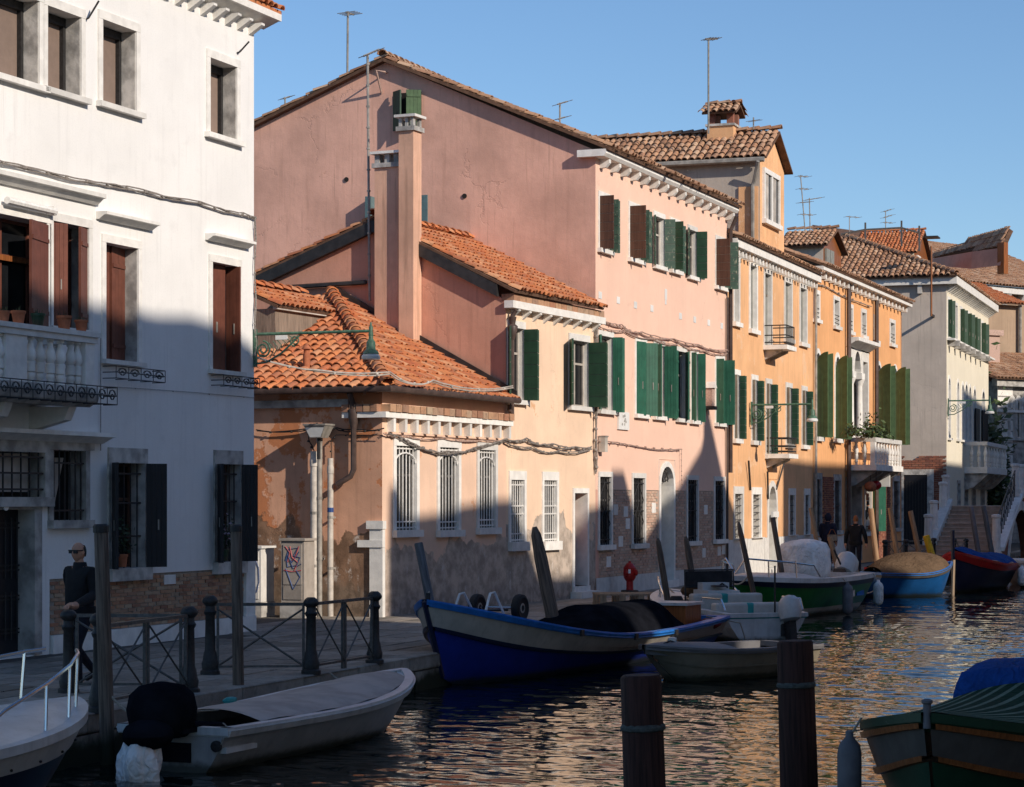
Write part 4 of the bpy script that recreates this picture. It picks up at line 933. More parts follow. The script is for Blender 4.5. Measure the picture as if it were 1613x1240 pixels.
MB().box(-.2, -.002, .0, .4, zc_b, zc_a).build('cornice_return', M['stone'], ph)
kn = MB().prism([(-.07, -.001, zc_b-.22), (-.07, -.16, zc_b-.2), (-.07, -.25, zc_b-.1), (-.07, -.25, zc_b-.003), (-.07, -.001, zc_b-.003)], (.14, 0, 0)).mesh('bracket', M['stone'])
for x in lin(.35, X3-.2, 15): link('bracket', kn, ph, Matrix.Translation((x, 0, 0)))
# gable details: shutters, vents, blue window
def gabox(px0, px1, py0, py1, d0, d1, mt, nm, lab=None, y=None):
    ya, z1 = Pf.e(px0, py0); yb_, _ = Pf.e(px1, py0); z0 = Pf.e(px0, py1)[1]
    return MB().box(d0, d1, yb_, ya, z0, z1).build(nm, M[mt], ph, label=lab)
o = gabox(624, 664, 148, 205, -.05, -.003, 'dark', 'window')
ya, z1 = Pf.e(622.5, 146); yb_, _ = Pf.e(666, 146); z0 = Pf.e(622, 208)[1]; wd = (ya-yb_)*.5
for s_, yy, a in ((1, ya, -100), (-1, yb_, 80)):
    pass
for y_, an in ((ya, 38), (yb_, -30)):
    me = leaf_mb(wd*1.0, z1-z0, 0).mesh('shutter', [M['greend'] if y_ == ya else M['olive'], M['iron']])
    base = -math.pi/2 if y_ == ya else math.pi/2
    link('shutter', me, o, Matrix.Translation((-.1, y_, z0)) @ Matrix.Rotation(base-math.radians(an), 4, 'Z'))
gabox(661, 674, 308, 371, -.04, -.003, 'bluewin', 'window', 'narrow blue green window behind the chimney'); gabox(583, 592, 312, 352, -.3, -.003, 'bluewin', 'window')
for px, py in ((546, 283), (732, 309)):
    y, z = Pf.e(px, py); MB().lathe([(.06, 0), (.06, .03)], (-.028, y, z), 12, M=Matrix.Rotation(math.pi/2, 4, 'Y')).build('vent', M['dark'], ph)
y, z = Pf.e(602, 147); MB().prism([(-.02, y+.02, z), (-.02, y-.14, z+.02), (-.02, y-.18, z+.55), (-.02, y-.1, z+.55)], (-.06, 0, 0)).build('anchor', M['rose'], ph) if False else MB().tube([(-.02, y, z), (-.5, y-.06, z+.48), (-.03, y-.14, z+.5)], .03, 4).build('anchor', M['cabler'], ph)
y, z = Pf.e(676, 212); MB().tube([(0, y+.5, z-.12), (-.35, y+.1, z)], .02, 4).build('anchor', M['iron'], ph)
# drainpipe at the far end
m = MB(); xd = X3-.1; m.tube([(xd, -.3, zc_b-.1), (xd, -.12, zc_b-.5), (xd, -.12, Pf.z(1150, 745))], .06, 8); m.tube([(xd-.16, -.07, Pf.z(1146, 470)), (xd-.16, -.07, .1)], .035, 6); m.build('drainpipe', M['gutter'], ph, True)
# ---------------------------------------------------------------- cables along these houses
def run(fr, pts, **k): return cable([fr.w(fr.x(a, -.06), -.06, fr.z(a, b_, -.06)) for a, b_ in pts], **k)
run(Pf, ((943, 503), (980, 513), (1010, 524), (1060, 535), (1100, 543), (1146, 553)), r=.028, mat='cabler', sag=.05, label='upper cable bundle sagging across the pink facade')
run(Pf, ((943, 515), (985, 521), (1030, 534), (1070, 543), (1110, 552), (1146, 558)), r=.02, mat='cabler', sag=.06, label='lower cable bundle above the green shutters of the pink house')
run(Pf, ((941, 695), (985, 701), (1030, 706), (1073, 709)), r=.026, mat='cabler', label='cable run above the arched doorway', strands=1)
run(Pf, ((1073, 709), (1073.5, 740), (1074, 763)), r=.014, mat='cabler', label='cable dropping beside the arched doorway', strands=1)
run(Pf, ((939.5, 500), (939, 560), (938.5, 640), (938, 700), (939.5, 745)), r=.035, mat='cable', label='vertical cable bundle where the peach and pink houses meet')
run(Lf, ((795, 693), (830, 692), (870, 700), (905, 705), (932, 704)), r=.028, mat='cable', sag=.05, label='upper cable bundle on the peach facade')
run(Lf, ((795, 697), (840, 705), (880, 711), (932, 708)), r=.02, mat='cable', sag=.06, label='lower looping cable on the peach facade')
run(Lf, ((612, 684), (650, 700), (690, 714), (730, 713), (765, 702), (797, 693)), r=.03, mat='cable', sag=.0, label='cable swag hanging over the barred windows')
run(Lf, ((604, 684), (640, 687), (700, 690), (760, 694), (797, 692)), r=.016, mat='cabler', sag=.04, label='thin cable straight above the barred windows')
ye_ = lambda px, py: Lf.w(-.08, *Lf.e(px, py, -.08))
cable([ye_(404, 679), ye_(470, 679), ye_(500, 668), ye_(530, 674), ye_(560, 678), ye_(604, 676)], .02, 'iron', .03, 'cable', 'cable along the end wall under the stone ledge', strands=2, seg=6)
cable([ye_(521, 722), ye_(521, 695), ye_(530, 686), ye_(604, 685)], .015, 'iron', 0, 'cable', 'thin cable rising from the right pipe on the end wall', strands=1, seg=5)
cable([ye_(494, 711), ye_(486, 695), ye_(486, 676)], .02, 'iron', 0, 'cable', 'short cable entering the top of the left pipe', strands=1, seg=5)
cable([Wf.w(.0, -.05, Wf.z(400, 565)), Lf.w(-.5, -.45, Lf.z(500, 580)), Lf.w(1.2, -.5, Lf.z(640, 600)), Lf.w(X1-.1, -.2, Lf.z(797, 611))], .024, 'pipe', .12, 'cable', 'pale cable spanning from the white house across the hipped roof', strands=2, seg=9)
x, z = Pf.f(942, 712); jb = thing('junction_box', 'beige junction box at the seam of the peach and pink houses', 'junction box', Pf.w(x, -.02, z), Pf.ang)
MB().box(-.02, .2, -.16, 0, 0, .36).build('box', M['curtain'], jb); MB().box(-.03, .21, -.18, 0, .361, .39).build('lid', M['gutterg'], jb)
# ---------------------------------------------------------------- ochre house with attic tower
oh = building('ochre_house', 'ochre house with tall upper windows and an attic tower under old tiles', Yf)
X4 = Yf.x(1280); zo = Yf.z(1154, 392); HO = []
def yw(l, r, a, b_, **k): return px_win(oh, Yf, HO, l, r, a, b_, **k)
def side_shut(o, x0, x1, z0, z1, mat, dep=.16):
    MB().box(x0, x1, dep-.06, dep-.03, z0, z1).build('inner_shutter', M[mat], o)
    MB().box((x0+x1)/2-.012, (x0+x1)/2+.012, dep-.065, dep-.061, z0, z1).build('seam', M['iron'], o)
for l, r, a, b_ in ((1156, 1163, 410, 507), (1181, 1191, 417, 518), (1204, 1214, 430, 545), (1236, 1246, 444, 532), (1260, 1269.5, 453, 539)):
    o = yw(l, r, a, b_, t=.14, dep=.17, sill=.13, lint=.2, pane='glass', cross=False, sillw=.03); side_shut(o, Yf.x(l), Yf.x(r), Yf.z(l, b_), Yf.z(l, a), 'greysh')
for l, r, a, b_ in ((1156, 1164, 590, 691), (1184, 1192, 598, 694), (1206.5, 1214, 604, 716), (1238, 1246, 610, 699), (1263, 1270, 615, 701)):
    o = yw(l, r, a, b_, t=.1, dep=.16, sill=.13, lint=.16, frame_mat='curtain', sillw=.05)
    x0, x1, z0, z1 = Yf.x(l), Yf.x(r), Yf.z(l, b_), Yf.z(l, a); w2 = (x1-x0)/2
    shutter(o, x0, -.03, z0, w2*.35, z1-z0, 120, M['greysh'], 'l', 9); shutter(o, x1, -.03, z0, w2*.5, z1-z0, 93, M['greend'], 'r', 9); shutter(o, x1+.04, -.05, z0, w2*.7, z1-z0, 148, M['greend'], 'r', 9)
for l, r, a, b_ in ((1156.5, 1169, 778, 849), (1185, 1197.5, 779, 847), (1243, 1251, 780, 843), (1267.5, 1274, 780, 842)):
    o = yw(l, r, a, b_, t=.13, dep=.26, sill=.02, lint=.22, pane='curtain' if l < 1200 else 'glass', cross=False)
    bars(o, Yf.x(l), Yf.x(r), Yf.z(l, b_), Yf.z(l, a), 4, (.1, .26, .42, .58, .74, .9), mat='ironw', r=.012)
o = arch_window(oh, HO, Yf.x(1210), Yf.x(1222), .22, Yf.z(1210, 800), Yf.z(1216, 766), t=.18, dep=.4, wallm=M['ochre'], pane=None, name='arched_doorway', sill=.2, label='arched doorway of the ochre house')
MB().box(Yf.x(1210), Yf.x(1222), .33, .36, .2, Yf.z(1210, 800)).build('door', M['greysh'], o); MB().box(Yf.x(1210), Yf.x(1222), .34, .36, Yf.z(1210, 800)+.01, Yf.z(1216, 766)).build('pane', M['curtain'], o)
zpl = Yf.z(1190, 848)
mb = MB(); wall_grid(mb, .003, X4-.003, zpl, zo, HO, .42); mb.build('wall', M['ochre'], oh)
mb = MB(); wall_grid(mb, .003, X4-.003, 0, zpl, [h for h in HO if h[2] < zpl-.05], .42, y=-.025); mb.build('plinth', M['stone'], oh)
for px in (1176, 1203, 1230, 1255): MB().box(Yf.x(px)-.004, Yf.x(px)+.004, -.028, -.0255, 0, zpl).build('joint', M['joint'], oh)
MB().prism([(0, .001, 0), (0, 8, 0), (0, 8, zo+2), (0, 4, zo+2.2), (0, .001, zo)], (.2, 0, 0)).build('party_wall', M['grey'], oh)
za, zb = Yf.z(1154, 379), Yf.z(1154, 392)
MB().box(0, X4-.003, -.3, -.002, zb, za).build('cornice', M['stone'], oh)
de = MB().box(-.07, .07, -.2, -.003, zb-.2, zb-.003).mesh('dentil', M['stone'])
for x in lin(.2, X4-.2, 27): link('dentil', de, oh, Matrix.Translation((x, 0, 0)))
tile_roof(oh, [(0, -.38, za+.05), (X4, -.38, za+.05), (X4, 5, za+2.1), (0, 5, za+2.1)], M['tileold'], 80, .22, .36)
def balconette(fr, parent, l, r, yt, yb_, slab_b, out=.75):
    x0, x1 = fr.x(l), fr.x(r); z1, z0 = fr.z(l, yt), fr.z(l, yb_); zs = fr.z(l, slab_b)
    b = MB().box(x0-.1, x1+.1, -out, -.002, zs, z0).build('balconette', M['stone'], parent)
    for x in (x0+.1, x1-.2): MB().prism([(x, -.002, zs-.3), (x, -out*.7, zs-.06), (x, -out*.7, zs-.002), (x, -.002, zs-.002)], (.13, 0, 0)).build('bracket', M['stone_old'], b)
    m = MB(); c = [(x0, -.002), (x0, -out+.05), (x1, -out+.05), (x1, -.002)]
    for z in (z0+.08, (z0+z1)/2, z1): m.tube([(x, y, z) for x, y in c], .018, 4)
    m.build('railing', M['iron'], b)
    for i in range(8): x = x0+(x1-x0)*i/7; MB().tube([(x, -out+.05, z0), (x, -out+.05, z1)], .012, 4).build('bar', M['iron'], b)
    for y in (-.25, -.5): MB().tube([(x0, y, z0), (x0, y, z1)], .012, 4).build('bar', M['iron'], b)
balconette(Yf, oh, 1203, 1216, 513, 544, 551); balconette(Yf, oh, 1206, 1219, 690, 715, 722)
m = MB()
for a, b_, c, d in ((1174, 726, 1180, 772), (1204, 743, 1208, 786), (1230, 730, 1221, 771)): m.tube([(Yf.x(a), -.1, Yf.z(a, b_)), (Yf.x(c), -.04, Yf.z(c, d))], .03, 4)
m.build('wall_anchor', M['iron'], oh)
MB().box(Yf.x(1213), Yf.x(1222), -.1, -.03, Yf.z(1213, 815), Yf.z(1213, 806)).build('mail_box', M['plate'], oh)
# attic tower: gabled block whose ridge runs back from the canal
def gable_block(parent, fr, x0, x1, y0, y1, zb, ze, zr, mat, matf, tmat, over=.35, nm='attic', gut=True, deep=None, limit=0, lim=None):
    xm = (x0+x1)/2; o = MB().box(x0, x1-.002, y0+.003, y1, zb, ze).build(nm, M[mat], parent)
    MB().add([(x0, y0, zb), (x1, y0, zb), (x1, y0, ze), (xm, y0, zr-.05), (x0, y0, ze)], [(0, 1, 2, 3, 4)]).build('front', M[matf], o)
    k = (zr-ze)/(xm-x0); e = over
    tile_roof(parent, [(x0-e, y0-.25, ze-e*k+.1), (xm, y0-.25, zr+.1), (xm, y1, zr+.1), (x0-e, y1, ze-e*k+.1)], M[tmat], limit, .22, .36)
    tile_roof(parent, [(x1+e, y0-.25, ze-e*k+.1), (x1+e, y1, ze-e*k+.1), (xm, y1, zr+.1), (xm, y0-.25, zr+.1)], M[tmat], 0, .22, .36)
    ridge(parent, (xm, y0-.28, zr+.16), (xm, y1, zr+.16), M[tmat], .14)
    if gut: MB().tube([(x0-e-.06, y0-.2, ze-e*k), (x0-e-.06, y1, ze-e*k)], .08, 6).build('gutter', M['gutterg'], parent, True)
    return o
tx0 = Yf.x(1197, .1); tx1 = Yf.x(1235, .1); tz = Yf.z(1197, 247, .1); tr = Yf.z(1216, 212, .1); ty1 = Yf.e(880, 247, tx0)[0]
tw = gable_block(oh, Yf, tx0, tx1, .1, ty1, zo-1, tz, tr, 'grey', 'ochre', 'tileold', limit=120, over=.22)
x0, x1, z0, z1 = Yf.x(1202, .1), Yf.x(1224, .1), Yf.z(1202, 345, .1), Yf.z(1202, 272, .1); xm = (x0+x1)/2
m = MB(); m.box(x0-.14, x0, .02, .099, z0, z1).box(x1, x1+.14, .02, .099, z0, z1).box(x0-.14, x1+.14, .015, .099, z1, z1+.15).box(x0-.18, x1+.18, -.05, .099, z0-.14, z0).box(xm-.07, xm+.07, .02, .099, z0, z1)
fo = m.build('window', M['stone'], tw); MB().box(x0, x1, .07, .095, z0, z1).build('pane', M['glass'], fo)
for a in (x0+.02, xm+.12): MB().box(a, a+(xm-x0)*.55, .055, .069, z0, z1).build('curtain', M['curtain'], fo)
m = MB(); m.tube([(tx0-.45, .05, tz-.2), (tx0-.12, .25, tz-.75), (tx0-.12, .3, tz-.9), (tx0-.12, .3, zo+.7), (tx0-.4, .1, zo+.5)], .06, 6); m.build('downpipe', M['gutterg'], oh, True)
MB().box(tx0-.06, tx0-.003, .15, .75, zo-1, tz-.9).build('pilaster', M['ochre'], tw)
# chimney with little tiled roof
yq, zq = Yf.e(1140, 205, (tx0+tx1)/2); xm = (tx0+tx1)/2
c = MB().box(xm-.45, xm+.45, yq-.42, yq+.42, zq-.6, zq+.1).build('chimney', M['ochre'], oh); 
for a in (-.42, .22):
    for b2 in (-.4, .2): MB().box(xm+a, xm+a+.2, yq+b2, yq+b2+.2, zq+.1, zq+.5).build('cap_post', M['brickr'], c)
MB().box(xm-.5, xm+.5, yq-.47, yq+.47, zq+.06, zq+.13).build('ring', M['stone_old'], c)
for sg in (-1, 1): tile_roof(oh, [(xm+sg*.62, yq-.55, zq+.48), (xm, yq-.55, zq+.78), (xm, yq+.55, zq+.78), (xm+sg*.62, yq+.55, zq+.48)], M['tileold'], 0, .2, .26, name='chimney_tile')
ridge(oh, (xm, yq-.57, zq+.82), (xm, yq+.57, zq+.82), M['tileold'], .12)
# ---------------------------------------------------------------- orange palace
op = building('orange_palace', 'orange palace with arched olive shutters and a stone balcony full of plants', Of)
X5 = Of.x(1420); zz = Of.z(1282, 426); HG = []
def ow(l, r, a, b_, **k): return px_win(op, Of, HG, l, r, a, b_, **k)
for l, r, a, b_ in ((1282, 1289.5, 462, 502), (1313.5, 1321, 472, 513), (1335, 1342, 484, 521), (1357, 1363, 492, 528), (1377.5, 1381.5, 502, 536), (1402, 1408.5, 508, 541)):
    o = ow(l, r, a, b_, t=.14, dep=.24, sill=.12, lint=.15, pane='glass', cross=False, sillw=.02)
    x0, x1, z0, z1 = Of.x(l), Of.x(r), Of.z(l, b_), Of.z(l, a); MB().box(x0, x1, .2, .22, z0, z0+(z1-z0)*.5).build('curtain', M['curtain'], o)
    m = MB()
    for i in range(3): m.tube([(x0, -.02, z0+.1+i*.14), (x1, -.02, z0+.1+i*.14)], .014, 4)
    m.build('rail', M['iron'], o)
def ashut(o, x, z0, wd, h, ang, side): return shutter(o, x, -.04, z0, wd, h, ang, M['olive'], side, arch=True)
for l, r, yt, ys_, yb_ in ((1284, 1292, 556, 585, 688), (1315, 1322.5, 562, 592, 691), (1380, 1388, 575, 610, 698), (1406, 1413, 580, 612, 700)):
    x0, x1 = Of.x(l), Of.x(r); z0, zs, za_ = Of.z(l, yb_), Of.z(l, ys_), Of.z((l+r)/2, yt)
    o = arch_window(op, HG, x0, x1, z0, zs, za_, t=.16, dep=.26, wallm=M['orange'], pane='glass', sill=.14)
    ashut(o, x0, z0, (x1-x0)*.62, za_-z0, 112, 'l'); ashut(o, x1, z0, (x1-x0)*.52, za_-z0, 97, 'r')
    shutter(o, x1+.12, -.06, z0, (x1-x0)*.5, (za_-z0)*.97, 142, M['olive'], 'r', arch=True)
# three-light window behind the balcony
xs_ = [Of.x(p_) for p_ in (1335, 1342, 1345.5, 1356, 1359, 1366)]
z0 = Of.z(1335, 690); zs = Of.z(1342, 594); zt = Of.z(1340, 549); zm = Of.z(1350, 553)
HG.append((xs_[0]-.2, xs_[5]+.2, z0-.05, zt+.2))
o = MB().box(xs_[0]-.198, xs_[0], -.03, .3, z0, zt).box(xs_[5], xs_[5]+.198, -.03, .3, z0, zt).box(xs_[1], xs_[2], -.02, .28, zs, zt).box(xs_[3], xs_[4], -.02, .28, zs, zt).build('window', M['stone'], op, label='three light window with columns behind the balcony')
for a, b_ in ((xs_[1], xs_[2]), (xs_[3], xs_[4])):
    c = (a+b_)/2; MB().lathe([(.2, z0), (.2, z0+.15), (.14, z0+.2), (.12, zs-.25), (.13, zs-.22), (.2, zs-.05), (.22, zs)], (c, .1, 0), 12).build('column', M['stone'], o, True)
    MB().box(a-.1, b_+.1, -.06, .2, zs-.002, zs+.22).build('impost', M['stone'], o)
MB().box(xs_[0], xs_[1], -.02, .28, zt-.35, zt).box(xs_[4], xs_[5], -.02, .28, zt-.35, zt).build('lintel', M['stone'], o)
pa = arch_pts(xs_[2], xs_[3], zm-1.0, zm); m = MB()
for i in range(len(pa)-1): m.prism([(pa[i][0], -.01, pa[i][1]), (pa[i][0], -.01, zt+.198), (pa[i+1][0], -.01, zt+.198), (pa[i+1][0], -.01, pa[i+1][1])], (0, .28, 0))
m.build('archivolt', M['stone'], o); MB().box(xs_[0], xs_[5], .25, .28, z0, zt).build('pane', M['dark'], o)
MB().box(xs_[2], xs_[2]+.3, .2, .24, z0, zm-.6).build('curtain', M['curtain'], o)
hood(1333, 1368, 531, 545, fr=Of, parent=op, out=.45, name='hood_cornice')
# ground floor
for l, r, a, b_ in ((1283, 1292.5, 755, 838), (1314, 1323, 757, 836), (1407, 1415.5, 758, 832)):
    o = ow(l, r, a, b_, t=.16, dep=.3, sill=.14, lint=.22, pane='dark', cross=False, stone='stone_old')
    bars(o, Of.x(l), Of.x(r), Of.z(l, b_), Of.z(l, a), 5, (.2, .5, .8), r=.014)
o = window(op, HG, Of.x(1333), Of.x(1356), .1, Of.z(1340, 760), t=.12, dep=.5, sill=0, lint=.2, pane='dark', cross=False, stone='stone_old', label='dark shop doorway under the balcony')
MB().box(Of.x(1345), Of.x(1346), .1, .2, .1, Of.z(1340, 762)).build('door_post', M['greysh'], o)
o = window(op, HG, Of.x(1362), Of.x(1372), Of.z(1365, 838), Of.z(1365, 762), t=.12, dep=.3, sill=.15, lint=.16, pane='curtain', cross=False)
x0, x1, z0_, z1_ = Of.x(1362), Of.x(1372), Of.z(1365, 838), Of.z(1365, 762)
for k in range(26): MB().box(0, random.uniform(.1, .3), 0, .05, 0, random.uniform(.1, .3)).build('souvenir', M[random.choice(['stone', 'varnish', 'curtain', 'iron', 'terracotta', 'plate'])], o).location = (random.uniform(x0, x1-.2), random.uniform(-.1, .15), random.uniform(z0_, z1_-.2))
shutter(o, Of.x(1374.5), -.04, z0_, 1.0, z1_-z0_, 165, M['green'], 'r', 0)
zbk = Of.z(1300, 748)
mb = MB(); wall_grid(mb, .003, X5, 0, zz, HG, .52); mb.build('wall', M['orange'], op)
for a, b_ in ((1293.5, 1313.2), (1376, 1402)): bricks(op, Of.x(a), Of.x(b_), .1, zbk if a < 1300 else Of.z(1380, 740), M['brickr'], 0, y=-.02, mort=False, bh=.075, holes=HG)
MB().box(.003, Of.x(1331), -.03, -.004, 0, Of.z(1290, 846)).build('plinth', M['stone'], op)
MB().box(X5-.2, X5, 0, 10, 0, zz).build('party_wall', M['orange'], op)
za, zb = Of.z(1282, 420), Of.z(1282, 427)
MB().box(.003, X5+.3, -.38, -.002, zb+.02, za).build('cornice', M['stone'], op)
brackets(op, lin(.3, X5-.1, 22), zb-.2, zb+.018, M['stone'], -.24, .09, taper=False)
tile_roof(op, [(0, -.42, za+.05), (X5+.25, -.42, za+.05), (X5+.25, 6, za+2.5), (0, 6, za+2.5)], M['tileold'], 60, .22, .36)
for px in (1331, 1375): MB().tube([(Of.x(px), -.14, zb), (Of.x(px), -.14, .3)], .085, 6).build('downpipe', M['gutter'], op, True)
MB().tube([(.05, -.1, zb), (.05, -.1, .3)], .05, 6).build('downpipe', M['gutterg'], op, True)
run(Of, ((1281, 448), (1300, 452), (1330, 466), (1372, 484)), r=.03, mat='cable', strands=1, label='cable under the cornice of the orange palace')
# big balcony
y1 = -1.0; bx0, bx1 = Of.x(1333), Of.x(1376); zr1, zr0 = Of.z(1361, 687, y1), Of.z(1361, 694, y1); zs1, zs0 = Of.z(1361, 731, y1), Of.z(1361, 740, y1)
bl = MB().box(bx0-.1, bx1+.1, y1-.1, -.003, zs0, zs1).build('balcony', M['stone'], op)
MB().box(bx0-.05, bx1+.05, y1-.06, y1+.14, zr0, zr1).box(bx0-.05, bx0+.15, y1+.141, -.003, zr0, zr1).box(bx1-.15, bx1+.05, y1+.141, -.003, zr0, zr1).build('handrail', M['stone'], bl)
hB = zr0-zs1; me = MB().lathe([(r, z*hB) for r, z in prof], n=8).mesh('baluster', M['stone'], True)
for x in lin(bx0+.35, bx1-.35, 9): link('baluster', me, bl, Matrix.Translation((x, y1+.04, zs1)))
for y in (-.35, -.65): link('baluster', me, bl, Matrix.Translation((bx0+.05, y, zs1)))
for x in (bx0+.08, bx1-.08): MB().box(x-.13, x+.13, y1-.04, y1+.13, zs1, zr0-.002).build('pedestal', M['stone'], bl)
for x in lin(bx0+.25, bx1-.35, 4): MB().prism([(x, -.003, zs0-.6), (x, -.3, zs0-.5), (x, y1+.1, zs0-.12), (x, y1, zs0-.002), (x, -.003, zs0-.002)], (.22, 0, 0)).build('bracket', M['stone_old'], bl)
def bush(name, lab, cat, fr, c, sx, sy, sz, n, mats, leaf=.06, group=None):
    t = thing(name, lab, cat, fr.w(*c), fr.ang, group); ms = [MB() for _ in mats]
    for k in range(n):
        p = Vector((random.gauss(0, .45)*sx, random.gauss(0, .45)*sy, abs(random.gauss(0, .5))*sz)); a = Vector((random.gauss(0, 1), random.gauss(0, 1), random.gauss(0, 1))).normalized(); b2 = a.orthogonal().normalized(); s_ = leaf*random.uniform(.6, 1.4)
        ms[k % len(ms) if k % 3 else 0].add([p-a*s_, p+b2*s_*.45, p+a*s_, p-b2*s_*.45], [(0, 1, 2, 3)])
    for m, mt in zip(ms, mats): m.build('foliage', M[mt], t)
    return t
for i, (px, lab, sz) in enumerate(((1344, 'low green plants at the left end of the orange palace balcony', .35), (1366, 'tall bushy plant in the middle of the orange palace balcony', .75), (1378, 'leafy plant right of the tall bush on the palace balcony', .7), (1392, 'small plant at the right end of the palace balcony', .4))):
    bush('balcony_plant', lab, 'plant', Of, (Of.x(px, y1+.2), y1+.2, zr1), .5, .3, sz, 160, ['leaf', 'leafd'], .09, 'plants on the palace balcony')
x, z = Of.f(1380, 758, -.8); t = thing('hanging_lamp', 'red globe lamp hanging by the shop under the balcony', 'lamp', Of.w(x, -.8, z), Of.ang); MB().ball((0, 0, -.15), .2, .2, .17).build('globe', M['red'], t, True); MB().tube([(0, 0, 0), (0, 0, .7)], .012, 4).build('cord', M['iron'], t)
x, z = Of.f(1371, 760, -.8); t = thing('hanging_lamp', 'terracotta globe hanging left of the red globe by the shop', 'lamp', Of.w(x, -.8, z), Of.ang); MB().ball((0, 0, -.15), .22, .22, .19).build('globe', M['terracotta'], t, True); MB().tube([(0, 0, 0), (0, 0, .7)], .012, 4).build('cord', M['iron'], t)
x, z = Of.f(1387, 752, -.5); t = thing('shop_sign', 'blank white box sign below the palace balcony', 'sign', Of.w(x, -.5, z), Of.ang); MB().box(-.06, .06, -.35, .2, -.35, .35).build('panel', M['plate'], t); MB().tube([(0, .5, .36), (0, -.35, .36)], .02, 5).build('arm', M['iron'], t)
# dormers on the roofs behind
db = building('roof_dormer', 'small attic dormer with brown tiles behind the orange palace roof', Of, 'dormer')
def px_block(b, fr, l, r, y0, zeave, zridge, deepx, *a, **k):
    x0, x1 = fr.x(l, y0), fr.x(r, y0); ze, zr = fr.z(l, zeave, y0), fr.z((l+r)/2, zridge, y0); D = fr.e(deepx, zeave, x0)[0]
    return gable_block(b, fr, x0, x1, y0, max(D, y0+2), ze-2.5, ze, zr, *a, **k), x0, x1, ze, zr
o, x0, x1, ze, zr = px_block(db, Of, 1297, 1325, 4.5, 385, 365, 1225, 'greyside', 'varnish', 'tileold', gut=False)
MB().box(x0+.2, x0+.9, 4.4, 4.49, ze-1.5, ze-.15).box(x0+1.0, x0+1.7, 4.4, 4.49, ze-1.5, ze-.15).build('shutter', M['greysh'], o)
# ---------------------------------------------------------------- cream house
Cf = Frame(at(1491, 867, 105), vp=2000)
cr = building('cream_house', 'cream house with dark green shutters and a bare grey side wall', Cf)
X6 = Cf.x(1557); ze = Cf.z(1493, 446); HC = []
for l, r, a, b_, s_ in ((1492.5, 1495.5, 472, 531, 1), (1504.5, 1507.5, 481, 534, 0), (1512, 1515, 487, 541, 1), (1523, 1526, 494, 549, 1), (1532, 1535, 500, 553, 1), (1545, 1548, 509, 557, 1)):
    o = px_win(cr, Cf, HC, l, r, a, b_, t=.12, dep=.22, sill=.12, lint=.16, cross=False)
    x0, x1, z0, z1 = Cf.x(l), Cf.x(r), Cf.z(l, b_), Cf.z(l, a)
    if s_: shutter(o, x0, -.03, z0, (x1-x0)*.3, z1-z0, 105, M['greend'], 'l', 0); shutter(o, x1, -.03, z0, (x1-x0)*.42, z1-z0, 128, M['greend'], 'r', 0)
for l, r, yt, ys_, yb_ in ((1493.5, 1496.5, 596, 612, 690), (1507, 1510, 602, 618, 692), (1514.5, 1517.5, 606, 620, 693), (1520, 1523.5, 606, 621, 694), (1526, 1529, 610, 625, 694), (1533, 1536.5, 613, 628, 695), (1546.5, 1550.5, 617, 632, 695)):
    o = arch_window(cr, HC, Cf.x(l), Cf.x(r), Cf.z(l, yb_), Cf.z(l, ys_), Cf.z((l+r)/2, yt), t=.16, dep=.3, wallm=M['cream'], pane='glass', sill=.1)
MB().box(Cf.x(1534), Cf.x(1540), -.12, -.04, Cf.z(1534, 695), Cf.z(1534, 643)).build('shutter', M['navysh'], cr); MB().box(Cf.x(1545), Cf.x(1553), -.12, -.04, Cf.z(1545, 695), Cf.z(1545, 646)).build('shutter', M['navysh'], cr)
for l, r, a, b_ in ((1508, 1512, 762, 800), (1519, 1524, 752, 800), (1531, 1536, 755, 800), (1545, 1550, 757, 800)): px_win(cr, Cf, HC, l, r, a, b_, t=.16, dep=.3, sill=0, cross=False, stone='stone_old', pane='dark')
mb = MB(); wall_grid(mb, .25, X6, 0, ze, HC, .34); mb.build('wall', M['cream'], cr)
MB().prism([(0, .003, 0), (0, 16, 0), (0, 16, ze), (0, .003, ze)], (.25, 0, 0)).build('side_wall', M['greyside'], cr); MB().box(0, .249, -.0, .002, 0, ze).build('quoin', M['cream'], cr)
MB().box(X6-.2, X6, .01, 14, 0, ze).build('party_wall', M['cream'], cr)
MB().box(-.3, X6+.2, -.5, -.003, ze-.1, ze+.25).box(-.3, -.002, -.003, 16, ze-.1, ze+.25).build('cornice', M['stone'], cr)
brackets(cr, lin(.3, X6-.2, 26), ze-.45, ze-.102, M['stone'], -.42, .1)
bk = MB().box(-.2, -.002, -.1, .1, ze-.5, ze-.102).mesh('bracket', M['stone_old'])
for y in lin(1.2, 15, 9): link('bracket', bk, cr, Matrix.Translation((0, y, 0)))
hs = 5.8; kz = .46
tile_roof(cr, [(-.5, -.5, ze+.28), (hs, hs, ze+.28+kz*hs), (hs, 18, ze+.28+kz*hs), (-.5, 18, ze+.28)], M['tileold'], 0, .26, .42)
tile_roof(cr, [(-.5, -.5, ze+.28), (X6+.3, -.5, ze+.28), (X6-4, hs, ze+.28+kz*hs), (hs, hs, ze+.28+kz*hs)], M['tileold'], 0, .26, .42)
ridge(cr, (-.5, -.5, ze+.36), (hs, hs, ze+.36+kz*hs), M['tileold'], .16)
for i in range(7): MB().box(.6+i*2.0, .9+i*2.0, -.5, -.002, Cf.z(1492, 536)-.25, Cf.z(1492, 536)).build('bracket', M['stone_old'], cr)
MB().box(.1, X6, -.35, -.003, Cf.z(1492, 536)+.002, Cf.z(1492, 533)).build('sill_band', M['stone'], cr)
bx0, bx1 = Cf.x(1519), Cf.x(1553); z1, z0 = Cf.z(1519, 696), Cf.z(1519, 736); y1 = -1.1
